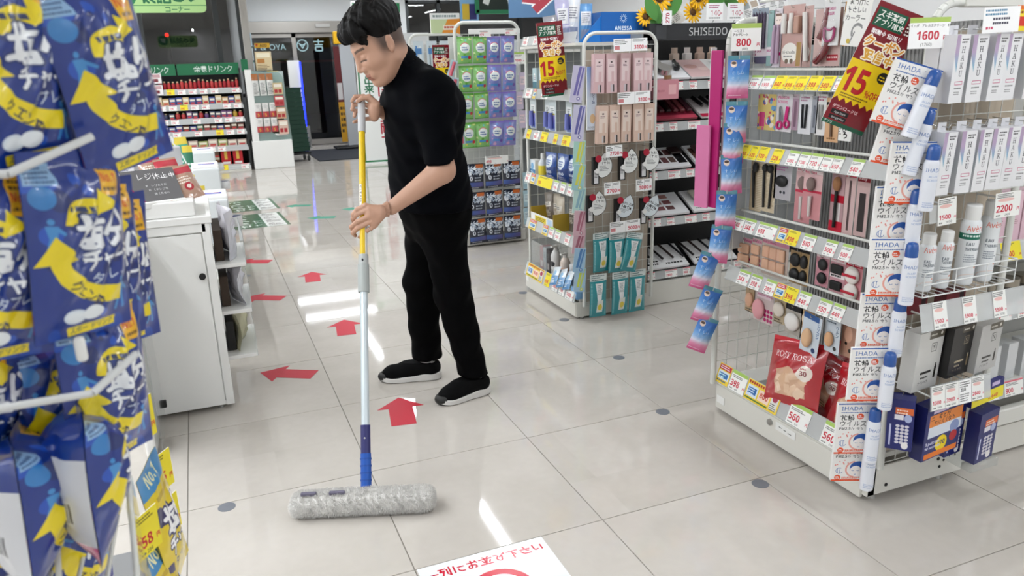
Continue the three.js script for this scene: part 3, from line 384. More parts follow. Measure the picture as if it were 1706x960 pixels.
  A('make_up_brush_pack', 'pink pack with pale handled brush, left of two in third row', 'cosmetics', [0.393, 0.998, 0.077, 0.187], pb, { tool: pbt });
  A('make_up_brush_pack', 'pink pack with wide brush, overlapping its left neighbour in third row', 'cosmetics', [0.466, 1.0, 0.085, 0.162], pb, { tool: pbt, dz: 0.03 });
  A('make_up_brush_pack', 'slim red pack with tan double-ended brush', 'cosmetics', [0.548, 1.005, 0.058, 0.202], (c, w, h) => { R(c, 0, 0, w, h, '#b8969a'); R(c, 0, h * 0.38, w, h * 0.12, '#b01c30'); R(c, 0, h * 0.8, w, h * 0.2, '#c8283e'); R(c, w * 0.25, h * 0.5, w * 0.5, h * 0.3, '#e0d8d8'); }, { tool: (t, w, h) => { tool(t, 'brush_head', G().sph(0.016, 0, -h * 0.2, 0.008, 1, 1.5, 0.6), mat(0x9a6c48, 0.8)); tool(t, 'brush_handle', G().cyl(0.005, 0.005, h * 0.6, 0, -h * 0.6, 0.008, 0, 0, 0, 8), black); } });
  A('make_up_brush_pack', 'slim pale pink brush pack, second from the right in third row', 'cosmetics', [0.598, 1.001, 0.045, 0.198], (c, w, h) => { R(c, 0, 0, w, h, '#cfb2b0'); R(c, w * 0.4, h * 0.1, w * 0.2, h * 0.8, '#5a4a4a'); R(c, 0, 0, w, 10, '#c0304a'); });
  A('make_up_brush_pack', 'slim pale pink brush pack, rightmost in third row', 'cosmetics', [0.65, 1.007, 0.05, 0.195], (c, w, h) => { R(c, 0, 0, w, h, '#c8aaa8'); R(c, 0, 4, w, 22, '#7d1622'); T(c, 'Rosy', 6, 20, 15, '#f0d8d8'); R(c, w * 0.25, h * 0.3, w * 0.5, h * 0.62, '#3a3434'); });
  const sponge = mat(0xdcae90, 0.9);
  const sp = (nx, ny) => (t, w, h) => { for (let i = 0; i < nx; i++) for (let j = 0; j < ny; j++) tool(t, 'sponge', G().rbox(w * 0.82 / nx, h * 0.32, 0.012, 0.006, (i - (nx - 1) / 2) * w * 0.84 / nx, -h * (0.36 + j * 0.36), 0.008), sponge); };
  const spd = (c, w, h) => { R(c, 0, 0, w, h, '#cfc0b6'); R(c, 0, h * 0.03, w, h * 0.12, '#d890a8'); T(c, 'MAKE UP SPONGE', 3, h * 0.13, 9, '#9a2458'); disc(c, w * 0.82, h * 0.88, 9, '#b82a68'); disc(c, w * 0.82, h * 0.7, 7, '#b82a68'); };
  A('make_up_sponge_pack', 'small pack of two peach sponges, leftmost in fourth row', 'cosmetics', [0.108, 0.703, 0.075, 0.115], spd, { tool: sp(1, 2) });
  A('make_up_sponge_pack', 'narrow pack of two peach sponges left of the big sponge pack', 'cosmetics', [0.175, 0.711, 0.054, 0.115], spd, { tool: sp(1, 2) });
  A('make_up_sponge_pack', 'big clear pack of peach make-up sponges', 'cosmetics', [0.275, 0.725, 0.14, 0.137], spd, { tool: (t, w, h) => { sp(3, 2)(t, w, h); mesh('clear_bag', G().rbox(w * 0.98, h * 0.95, 0.03, 0.012, 0, -h * 0.52, 0.012).geo, clearFilm, t); } });
  A('powder_puff_pack', 'tan card with two black heart puffs', 'cosmetics', [0.401, 0.718, 0.093, 0.127], (c, w, h) => { R(c, 0, 0, w, h, '#a98d66'); R(c, 0, 0, w, h * 0.08, '#1a1816'); R(c, w * 0.55, h * 0.1, 3, h * 0.85, '#7d6443'); }, { tool: (t, w, h) => { for (const y of [0.32, 0.74]) tool(t, 'puff', G().sph(0.024, -w * 0.18, -h * y, 0.006, 1, 1, 0.5).sph(0.024, w * 0.26, -h * y, 0.004, 0.7, 1, 0.5), black); } });
  A('powder_puff_pack', 'pink pack with round black puffs, fourth row', 'cosmetics', [0.51, 0.722, 0.06, 0.11], (c, w, h) => { R(c, 0, 0, w, h, '#c48c96'); R(c, 0, 0, w, h * 0.1, '#e8d0d4'); }, { tool: (t, w, h) => { for (const y of [0.3, 0.72]) tool(t, 'puff', G().sph(0.02, 0.004, -h * y, 0.006, 1, 1, 0.5), black); } });
  A('powder_puff_pack', 'pink pack with wide black puffs and white text band', 'cosmetics', [0.578, 0.729, 0.066, 0.123], (c, w, h) => { R(c, 0, 0, w, h, '#cf9aa2'); R(c, 0, 0, w, h * 0.16, '#ecdadc'); T(c, 'Rosy Rosa', 4, 15, 12, '#c0304a'); R(c, 0, h * 0.48, w, h * 0.1, '#f0e4e4'); lines(c, 6, h * 0.5, w * 0.8, 1, 7, '#444'); }, { tool: (t, w, h) => { for (const y of [0.33, 0.78]) tool(t, 'puff', G().rbox(w * 0.75, h * 0.26, 0.012, 0.01, 0, -h * y, 0.006), black); } });
  A('powder_puff_pack', 'pack of round white puffs with red bands', 'cosmetics', [0.645, 0.729, 0.071, 0.132], (c, w, h) => { R(c, 0, 0, w, h, '#c9868c'); R(c, 0, 0, w, h * 0.14, '#b02036'); T(c, 'Rosy Rosa', 8, 16, 13, '#f4e0e0'); }, { tool: (t, w, h) => { for (const y of [0.34, 0.76]) { const p = tool(t, 'puff', G().sph(0.029, 0, -h * y, 0.008, 1, 1, 0.45), mat(0xe9e2dc, 0.9)); tool(p, 'red_band', G().rbox(0.056, 0.009, 0.004, 0.002, 0, -h * y, 0.0215), mat(0xb81c34, 0.4)); } } });
  A('make_up_sponge_pack', 'small beige card with oval sponge, leftmost in fifth row', 'cosmetics', [0.154, 0.517, 0.055, 0.1], (c, w, h) => { R(c, 0, 0, w, h, '#b79b78'); lines(c, 4, h * 0.86, w * 0.8, 2, 5, '#2a2018'); }, { tool: (t, w, h) => tool(t, 'sponge', G().sph(0.022, 0, -h * 0.5, 0.006, 0.9, 1.3, 0.5), sponge) });
  A('make_up_sponge_pack', 'clear pack with large round pink sponge and magenta dots', 'cosmetics', [0.232, 0.521, 0.11, 0.123], (c, w, h) => { R(c, 0, 0, w, h, '#c4b2b0'); R(c, w * 0.15, h * 0.02, w * 0.7, h * 0.22, '#ead4dc'); T(c, 'MAKE UP SPONGE', w * 0.18, h * 0.16, 11, '#9a2458'); for (let i = 0; i < 3; i++) for (let j = 0; j < 3; j++) disc(c, w * (0.6 + i * 0.15), h * (0.6 + j * 0.14), 8, '#a81e5e'); }, { tool: (t, w, h) => tool(t, 'sponge', G().sph(0.033, -w * 0.18, -h * 0.6, 0.008, 0.95, 1.2, 0.45), mat(0xdf9fa4, 0.9)) });
  A('powder_puff_pack', 'pack with one white round puff, third in fifth row', 'cosmetics', [0.322, 0.522, 0.063, 0.1], (c, w, h) => { R(c, 0, 0, w, h, '#b3a184'); lines(c, 4, h * 0.84, w * 0.7, 2, 5, '#3a3020'); }, { tool: (t, w, h) => tool(t, 'puff', G().sph(0.028, 0, -h * 0.45, 0.008, 1, 1, 0.4), mat(0xddd3c6, 0.9)) });
  A('powder_puff_pack', 'black topped card with large white puff', 'cosmetics', [0.394, 0.512, 0.085, 0.11], (c, w, h) => { R(c, 0, 0, w, h, '#b7b0a6'); R(c, 0, 0, w, h * 0.2, '#17161a'); }, { tool: (t, w, h) => tool(t, 'puff', G().sph(0.036, 0, -h * 0.56, 0.008, 1, 0.95, 0.4), mat(0xe6e3df, 0.9)) });
  A('make_up_sponge_pack', 'tan card with two stacked pale sponges', 'cosmetics', [0.462, 0.528, 0.065, 0.128], (c, w, h) => { R(c, 0, 0, w, h, '#c0a27c'); lines(c, 4, 6, w * 0.8, 2, 5, '#4a3520'); }, { tool: (t, w, h) => { for (const y of [0.36, 0.76]) tool(t, 'sponge', G().sph(0.026, 0.004, -h * y, 0.007, 0.9, 1, 0.45), mat(0xe2cdb2, 0.9)); } });
  A('make_up_sponge_pack', 'tilted white and blue card with peach oval sponge', 'cosmetics', [0.53, 0.521, 0.085, 0.144], (c, w, h) => { R(c, 0, 0, w, h, '#ccd6e0'); R(c, 0, 0, w * 0.85, h * 0.14, '#3a5f98'); J(c, 'シリコン', w * 0.78, 24, 15, '#2a4c86', { vertical: true }); disc(c, w * 0.75, h * 0.86, 10, '#223a6a'); }, { rz: -0.1, dz: 0.04, tool: (t, w, h) => tool(t, 'sponge', G().sph(0.026, -w * 0.1, -h * 0.6, 0.008, 0.85, 1.35, 0.5), mat(0xdcb48f, 0.9)) });
  A('make_up_sponge_pack', 'pale blue card with small peach sponge beside the tilted one', 'cosmetics', [0.6, 0.53, 0.065, 0.123], (c, w, h) => { R(c, 0, 0, w, h, '#c9d2da'); lines(c, 5, 8, w * 0.8, 2, 5, '#456'); J(c, 'ウルン', w * 0.7, 30, 14, '#26405f', { vertical: true }); disc(c, w * 0.7, h * 0.86, 8, '#333'); }, { dz: 0.02, tool: (t, w, h) => tool(t, 'sponge', G().sph(0.02, -w * 0.12, -h * 0.62, 0.008, 0.9, 1.3, 0.5), mat(0xd6a77f, 0.9)) });
  A('powder_puff_pack', 'dark peach pack with two black eye slots, rightmost in fifth row', 'cosmetics', [0.655, 0.525, 0.07, 0.12], (c, w, h) => { R(c, 0, 0, w, h, '#a8806c'); disc(c, w * 0.4, h * 0.35, 18, '#c99c84', 30); disc(c, w * 0.55, h * 0.8, 7, '#17120f'); disc(c, w * 0.3, h * 0.62, 6, '#17120f'); });
}
{ // red sponge bags leaning on the base shelf
  const rosy = (k) => print(300, 300, (c, w, h) => { R(c, 0, 0, w, h, '#b3121f'); R(c, 0, 0, w, h * 0.06, '#cf2a36'); T(c, 'ROSY ROSA', w * 0.5, h * 0.3, 38, '#f6e6e4', { align: 'center', light: true, font: 'serif' }); const P0 = [[70, 150], [150, 120], [190, 150], [235, 170], [240, 250], [70, 260]]; P(c, P0, '#d6ab8c'); for (let i = 0; i < 16; i++) { c.save(); c.translate(rr(85, 225), rr(160, 245)); c.rotate(rr(0, 3)); R(c, -20, -14, 40, 28, ['#e6c3a4', '#dcb391', '#efd0b4'][i % 3]); c.restore(); } c.strokeStyle = '#b3121f'; c.lineWidth = 22; c.strokeRect(50, 112, 206, 160); disc(c, 228, 140, 36, '#efe3d8'); T(c, '30', 208, 152, 30, '#7a1a22'); lines(c, 206, 118, 40, 1, 6, '#a33'); if (k) lines(c, 180, 228, 60, 4, 6, '#553'); }, '#b3121f');
  const back = mat(0x9c0f1b, 0.3);
  const L = [['front left red bag of peach sponge wedges on the base shelf', [0.46, 0.425, 0.24, 0.235], 0.0, -0.28, 0.12], ['small red bag of sponge wedges behind the middle price card', [0.56, 0.36, 0.2, 0.19], -0.1, -0.5, -0.25], ['red bag of pink sponge wedges beside the spray strip', [0.72, 0.4, 0.2, 0.235], -0.04, -0.3, 0.05], ['red sponge bag standing behind the front left one', [0.56, 0.4, 0.18, 0.22], -0.16, -0.1, 0.0]];
  L.forEach(([l, [lx, yt, w, h], dz, tilt, rz], i) => { const t = thing('sponge_bag', l, 'cosmetics', 'red sponge bags on the base shelf'); pouch('bag', w, h, 0.075, rosy(i & 1), back, t, { seed: i + 2, crinkle: 0.1, sag: 0.8 }); put(t, FL, lx, yt - 0.02, -0.06 + dz, rr(-0.1, 0.1), tilt, rz); });
  const f = thing('artificial_flower', 'small yellow artificial flower behind the red sponge bags', 'flower'); sunflower(f, 0.03); put(f, FL, 0.6, 0.3, -0.2, 0, -0.4);
}
function sunflower(p, r) {
  const pet = G(); for (let k = 0; k < 16; k++) { const a = k * PI / 8; pet.add(new THREE.SphereGeometry(1, 6, 4).scale(r * 0.42, r * 0.13, r * 0.05), Math.cos(a) * r * 0.68, Math.sin(a) * r * 0.68, 0.002 * (k % 2), 0, 0, a); }
  mesh('petals', pet.geo, mat(0xf2b705, 0.6), p); mesh('flower_centre', G().sph(r * 0.32, 0, 0, 0.003, 1, 1, 0.5).geo, mat(0x5a3a10, 0.9), p);
}
// ------------------------------------------------------------------ goods on the camera-side grid of the right end
{
  // tall white cartons on long hooks
  const front = print(64, 200, (c, w, h) => { R(c, 0, 0, w, h, '#ececee'); const g = c.createLinearGradient(0, 0, 0, h); g.addColorStop(0, '#b8a2bd'); g.addColorStop(0.25, '#b9a6c4'); g.addColorStop(0.45, '#8fb4cf'); g.addColorStop(0.62, '#b4d0cc'); g.addColorStop(0.78, '#ececee'); c.fillStyle = g; c.fillRect(0, 0, 18, h); P(c, [[0, h * 0.3], [18, h * 0.55], [18, h], [0, h]], '#ececee'); lines(c, 26, 12, 28, 2, 4, '#444'); 'HAKU'.split('').forEach((ch, i) => T(c, ch, w * 0.6, 52 + i * 23, 24, '#1b1b22', { align: 'center', font: 'serif', light: true, sx: 0.9 })); c.strokeStyle = '#c46a86'; c.lineWidth = 2; c.strokeRect(20, 136, 34, 9); lines(c, 20, 154, 32, 1, 4, '#777'); lines(c, 20, 166, 30, 2, 3, '#888'); }, '#ececee');
  const side = print(44, 200, (c, w, h) => { const g = c.createLinearGradient(0, 0, 0, h); g.addColorStop(0, '#a98fb4'); g.addColorStop(0.2, '#b39fc0'); g.addColorStop(0.4, '#86aecb'); g.addColorStop(0.6, '#a8c8c6'); g.addColorStop(0.75, '#e6e9ea'); g.addColorStop(1, '#eceff0'); c.fillStyle = g; c.fillRect(0, 0, w, h); P(c, [[0, 0], [w * 0.35, 0], [0, h * 0.75]], '#ebebee'); }, '#ddd');
  const cw = mat(0xdedee2, 0.4);
  const rows = [[1.404, 0.168, [1.985, 2.05, 2.125, 2.175, 2.26], 'upper'], [1.163, 0.166, [1.985, 2.055, 2.115, 2.172, 2.222, 2.275], 'lower']];
  for (const [yt, h, xs, word] of rows) xs.forEach((x, i) => {
    const t = thing('serum_carton', `tall white carton, ${ORD[i]} from left in ${word} row of right grid`, 'carton', 'tall white serum cartons');
    carton('carton', 0.048, h, 0.042, { f: front, r: side, l: cw, t: cw, b: cw, u: cw }, t, { finish: 'gloss', cy: -h / 2 });
    mesh('carton_tab', G().box(0.03, 0.022, 0.002, 0, 0.011, -0.012).geo, cw, t); hook(t, 0.012, -0.1, 0.11);
    put(t, FF, x - 2.0 + 0.02, yt, 0.1, i % 2 ? -0.12 : 0.02, 0.05, rr(-0.01, 0.03));
    for (const k of [1]) if (i % 2 === 0) { const u = carton('carton', 0.04, h, 0.042, { f: cw, l: cw, rest: cw }, t, { cy: -h / 2 }); u.position.set(-0.004, 0.0, -0.045); }
  });
  const lb = thing('price_label', 'white card with small writing over the upper carton row', 'price card');
  card('label_sheet', 0.115, 0.062, print(150, 82, (c, w, h) => { lines(c, 8, 8, 90, 2, 6, '#58a'); lines(c, 40, 34, 90, 2, 7, '#445'); lines(c, 14, 62, 30, 1, 8, '#c46'); }), lb, { cy: -0.031 });
  put(lb, FF, 0.115, 1.468, 0.13, -0.1, 0, 0.03);
  const lb2 = thing('price_label', 'yellow and red offer card at right frame edge', 'price card');
  card('label_sheet', 0.1, 0.062, print(130, 82, (c, w, h) => { R(c, 0, 0, w, h, '#f2dc2e'); R(c, 0, 0, w, 14, '#e2742c'); R(c, 8, 36, 34, 30, '#d83a2c'); T(c, '10', 46, 70, 46, '#c8202e'); lines(c, 6, 18, 100, 1, 8, '#8a3a1a'); }), lb2, { cy: -0.031 });
  put(lb2, FF, 0.225, 1.47, 0.13, -0.1, 0, -0.04);
  const p1500 = thing('price_label', 'white card priced 1500 below the lower carton row', 'price card'); card('label_sheet', 0.055, 0.074, priceCard('1500', 'w', 100, 134), p1500, { cy: -0.037 }); put(p1500, FF, 0.02, 0.99, 0.12, -0.2, 0, 0.12); mesh('card_holder', G().rod([0, -0.02, -0.002], [0, -0.02, -0.1], 0.003).rbox(0.04, 0.05, 0.004, 0.002, -0.03, -0.04, -0.004).geo, railClear, p1500);
  const p2200 = thing('price_label', 'white card priced 2200 beside the tall spray cans', 'price card'); card('label_sheet', 0.088, 0.07, priceCard('2200', 'w', 140, 112), p2200, { cy: -0.035 }); put(p2200, FF, 0.255, 0.985, 0.12, -0.1, 0, 0.05); mesh('card_holder', G().rod([0, -0.02, -0.002], [0, -0.02, -0.1], 0.003).geo, railClear, p2200);

  // wire basket with thermal water sprays
  const b = thing('wire_basket', 'white wire basket holding four white spray cans', 'basket');
  const bw = 0.36, bd = 0.09, q = G();
  for (const [y, k] of [[0.0, 1], [0.035, 1], [0.068, 1]]) q.rod([0, y, 0], [bw, y, 0], 0.0022).rod([0, y, bd], [bw, y, bd], 0.0022).rod([0, y, 0], [0, y, bd], 0.0022).rod([bw, y, 0], [bw, y, bd], 0.0022);
  for (const x of [0, 0.12, 0.24, bw]) q.rod([x, 0, bd], [x, 0.068, bd], 0.0018).rod([x, 0, 0], [x, 0.068, 0], 0.0018);
  for (let k = 1; k < 12; k++) q.rod([k * bw / 12, 0, 0], [k * bw / 12, 0, bd], 0.0014, 4);
  q.rod([0.03, 0.03, 0], [0.03, 0.03, -0.02], 0.0025).rod([0.3, 0.03, 0], [0.3, 0.03, -0.02], 0.0025);
  mesh('basket_wire', q.geo, mat(0xe9ebea, 0.35), b); put(b, FF, -0.02, 0.715, 0.025);
  const can = (label, lx, h, r, tilt, lab) => {
    const t = thing('spray_can', label, 'spray can', 'white spray cans in the wire basket');
    const reg = print(280, Math.round(h * 1300), (c, w, H) => { R(c, 0, 0, w, H, '#e9ecee'); const m = w / 2; if (lab) { R(c, 0, H * 0.2, w, H * 0.09, '#0f6b55'); lines(c, m - 60, H * 0.22, 120, 1, 9, '#dff0ea'); } T(c, 'Avène', m, H * 0.16, 34, '#d8604a', { align: 'center', light: true }); T(c, 'EAU', m - 40, H * 0.38, 20, '#58616a'); T(c, 'THERMALE', m - 40, H * 0.46, 20, '#58616a', { sx: 0.8 }); lines(c, m - 40, H * 0.52, 70, 4, 5, '#8f979f'); disc(c, m + 20, H * 0.72, 5, '#e5733a'); c.strokeStyle = '#e8d9d2'; c.lineWidth = 4; c.beginPath(); c.ellipse(m, H * 0.92, 60, 30, 0, PI, 2 * PI); c.stroke(); }, '#e9ecee');
    wrapLathe('can_body', [[r * 0.9, 0], [r, 0.006], [r, h * 0.74], [r * 0.95, h * 0.78], [r * 0.78, h * 0.815]], reg, t);
    mesh('cap', G().lathe([[r * 0.76, h * 0.81], [r * 0.78, h * 0.82], [r * 0.78, h * 0.975], [r * 0.7, h], [0.0001, h]], 24).geo, mat(0xeeeeec, 0.35), t);
    put(t, FF, lx, 0.72, 0.07, -0.25, 0.04, tilt);
  };
  can('short white spray can, leftmost in the wire basket', 0.03, 0.165, 0.022, 0, 0); can('short white spray can, second in the wire basket', 0.098, 0.165, 0.021, 0, 0);
  can('tall white spray can with green band in wire basket', 0.185, 0.232, 0.0265, 0, 1); can('tall white spray can without band at basket right end', 0.262, 0.236, 0.0265, 0, 0);
  const FFz = frame(2.0, 0, 0.87, 0), rg = thing('price_holder', 'clear price rail with cards 1500 and 1900 under the wire basket', 'price holder');
  priceRail(rg, FFz, -0.04, 0.38, 0.7, 0.075, 0.135, 0.25, [[0.005, 0.057, '1500', 'w'], [0.118, 0.17, '1900', 'w'], [0.238, 0.29, '1900', 'w']]);
  mesh('rail_arm', G().rod([2.0, 0.66, 0.88], [2.0, 0.66, 1.0], 0.003).rod([2.34, 0.66, 0.88], [2.34, 0.66, 1.0], 0.003).geo, wireWhite, rg);
  for (const x of [2.02, 2.17]) { const t = thing('red_box', x < 2.1 ? 'small dark red box under wire basket, left one' : 'small dark red box under wire basket, right one', 'carton', 'dark red boxes under the basket'); carton('carton', 0.075, 0.05, 0.04, { f: print(90, 60, (c, w, h) => { R(c, 0, 0, w, h, '#6d1420'); R(c, 62, 6, 20, 24, '#2a1216'); }), rest: mat(0x5a0f1a, 0.4) }, t, { cy: 0 }); hook(t, 0.02, -0.05, 0.03); put(t, FF, x - 2.0, 0.675, 0.05); }
  // serum boxes on hooks
  const boxes = [['white serum carton with dark bottle picture, left of the three big boxes', 0.06, 0.6, 0.125, 0.18, '#d9d8d4', '#2f2d2a', 0], ['black serum carton between two pale cartons', 0.19, 0.595, 0.115, 0.155, '#1d1b1a', '#b7a88c', 1], ['grey serum carton with dark strip, right of the black one', 0.305, 0.585, 0.12, 0.15, '#c4c3c0', '#2f2d2a', 0]];
  for (const [l, lx, yt, w, h, bg, fg, dark] of boxes) {
    const t = thing('serum_box', l, 'carton', 'big serum cartons on the right grid');
    const reg = print(w * 1300, h * 1300, (c, W, H) => { R(c, 0, 0, W, H, bg); R(c, W * 0.4, 0, W * 0.6, H * 0.14, dark ? '#463f34' : '#5c564a'); disc(c, W * 0.88, H * 0.07, 7, '#d9d4c8'); lines(c, W * 0.45, H * 0.06, W * 0.3, 1, 6, '#d9d4c8'); c.strokeStyle = fg; c.lineWidth = 2; c.strokeRect(W * 0.55, H * 0.22, W * 0.2, W * 0.2); T(c, 'N', W * 0.59, H * 0.22 + W * 0.16, W * 0.16, fg, { font: 'serif', light: true }); R(c, W * 0.25, H * 0.68, W * 0.42, H * 0.04, fg); lines(c, W * 0.28, H * 0.77, W * 0.34, 1, 7, fg); J(c, 'ナイトセラム', W * 0.2, H * 0.84, W * 0.08, fg, { w: 0.08 }); R(c, W * 0.8, H * 0.64, W * 0.08, H * 0.2, dark ? '#7a6a50' : '#2a2622'); R(c, W * 0.82, H * 0.58, W * 0.04, H * 0.07, fg); }, bg);
    const m = mat(bg, 0.4); carton('carton', w, h, 0.045, { f: reg, rest: m }, t, { finish: 'gloss', cy: -h / 2 }); hook(t, -0.01, -0.08, 0.06); put(t, FF, lx, yt, 0.075, 0.18, 0.03, -0.03);
  }
  const th = thing('price_holder', 'row of white price cards 1300 to 2640 over the navy boxes', 'price holder');
  const rail = priceRail(th, FF, 0.02, 0.26, 0.452, 0.07, 0.15, 0.15, [[0.022, 0.074, '1300', 'w'], [0.076, 0.128, '3900', 'w'], [0.13, 0.178, print(80, 110, (c, w, h) => { lines(c, 6, 8, 66, 3, 5, '#444'); J(c, '薬用', 8, 36, 18, '#333'); lines(c, 6, 64, 60, 4, 5, '#666'); })], [0.18, 0.23, '2640', 'w']]);
  mesh('rail_arm', G().rod([2.03, 0.42, 0.88], [2.03, 0.42, 1.015], 0.003).rod([2.22, 0.42, 0.88], [2.22, 0.42, 1.015], 0.003).geo, wireWhite, th);
  const yb = thing('yellow_pack', 'yellow and navy price topped pack right of the white price cards', 'carton');
  carton('carton', 0.14, 0.062, 0.015, { f: print(200, 90, (c, w, h) => { R(c, 0, 0, w, h, '#f1e12a'); R(c, 0, 0, w, h * 0.4, '#26286e'); R(c, w * 0.62, 6, 50, 18, '#c9b8e0'); T(c, 'cut skin', 20, 64, 20, '#2a2a60', { light: true }); T(c, '2,640', w * 0.52, 78, 24, '#c8302c'); lines(c, 8, 8, 70, 1, 8, '#6a6ab0'); }), rest: mat(0x26286e, 0.4) }, yb, { finish: 'gloss', cy: -0.031 }); hook(yb, -0.005, -0.1, 0.1); put(yb, FF, 0.27, 0.415, 0.13, 0.05, 0, 0.1);
  // navy and orange patch boxes
  const nb = (l, lx, yt, w, h, kind, ry, lz = 0.1) => {
    const t = thing('patch_box', l, 'carton', 'navy patch boxes at the grid foot');
    const reg = print(w * 1150, h * 1150, (c, W, H) => {
      R(c, 0, 0, W, H, '#23296b');
      if (kind === 1) { T(c, 'For problem', W * 0.3, H * 0.07, 13, '#c04a8a', { light: true }); R(c, W * 0.18, H * 0.1, W * 0.4, H * 0.05, '#d8c4dc'); R(c, W * 0.1, H * 0.17, W * 0.9, H * 0.22, '#e8883a'); J(c, 'ニキビあとが', W * 0.13, H * 0.18, 20, '#3a2410', { w: 0.1 }); J(c, '目立ちにくくなる', W * 0.13, H * 0.285, 18, '#3a2410', { w: 0.1 }); R(c, W * 0.1, H * 0.39, W * 0.9, H * 0.2, '#dfe6f0'); disc(c, W * 0.82, H * 0.52, 24, '#8a9ac8'); disc(c, W * 0.5, H * 0.76, 30, '#f5d70e'); T(c, '270', W * 0.5 - 20, H * 0.79, 24, '#1d2050'); disc(c, W * 0.82, H * 0.7, 20, '#b8202c'); R(c, W * 0.06, H * 0.88, W * 0.9, H * 0.1, '#ef7d22'); T(c, '3 patches', W * 0.06, H * 0.72, 16, '#dfe0f4'); T(c, '90 seconds', W * 0.06, H * 0.8, 15, '#dfe0f4'); } else { R(c, W * 0.3, H * 0.16, W * 0.66, H * 0.13, '#e06a34'); R(c, W * 0.28, H * 0.3, W * 0.34, H * 0.1, '#ece8ee'); disc(c, W * 0.78, H * 0.36, W * 0.14, '#aeb8dc', H * 0.08); for (let i = 0; i < 3; i++) for (let j = 0; j < 6; j++) disc(c, W * (0.42 + i * 0.17), H * (0.52 + j * 0.065), W * 0.08, '#d6d2dc', H * 0.03); R(c, W * 0.12, H * 0.5, W * 0.07, H * 0.42, '#c8cce8'); disc(c, W * 0.72, H * 0.9, W * 0.13, '#f0ecec', H * 0.07); lines(c, W * 0.35, H * 0.2, W * 0.5, 2, 5, '#fbe6d8'); }
    }, '#23296b');
    const m = mat(0x1d2260, 0.35); carton('carton', w, h, 0.04, { f: reg, rest: m }, t, { finish: 'gloss', cy: -h / 2 }); hook(t, -0.006, -0.08, 0.07); put(t, FF, lx, yt, lz, ry, 0.03, 0.03);
  };
  nb('large navy and orange patch box priced 270', 0.1, 0.39, 0.165, 0.175, 1, 0.1, 0.12); nb('navy patch box peeking out right of the 270 box', 0.195, 0.345, 0.075, 0.165, 2, 0.1, 0.09); nb('navy patch box with white bead rows, rightmost at grid foot', 0.28, 0.328, 0.095, 0.168, 2, 0.15, 0.13);
  nb('navy and orange patch box behind the spray strip', -0.03, 0.415, 0.07, 0.16, 2, -0.9, 0.1); nb('navy patch box between spray strip and 270 box', 0.01, 0.4, 0.06, 0.16, 2, -0.6, 0.07);
  const oc = mesh('clear_tray', G().rbox(0.12, 0.03, 0.09, 0.005, 0, 0, 0).geo, clearAcrylic); const tr = thing('clear_tray', 'clear plastic tray at the bottom right of the grid', 'tray'); tr.add(oc); put(tr, FF, 0.3, 0.14, 0.1);
}
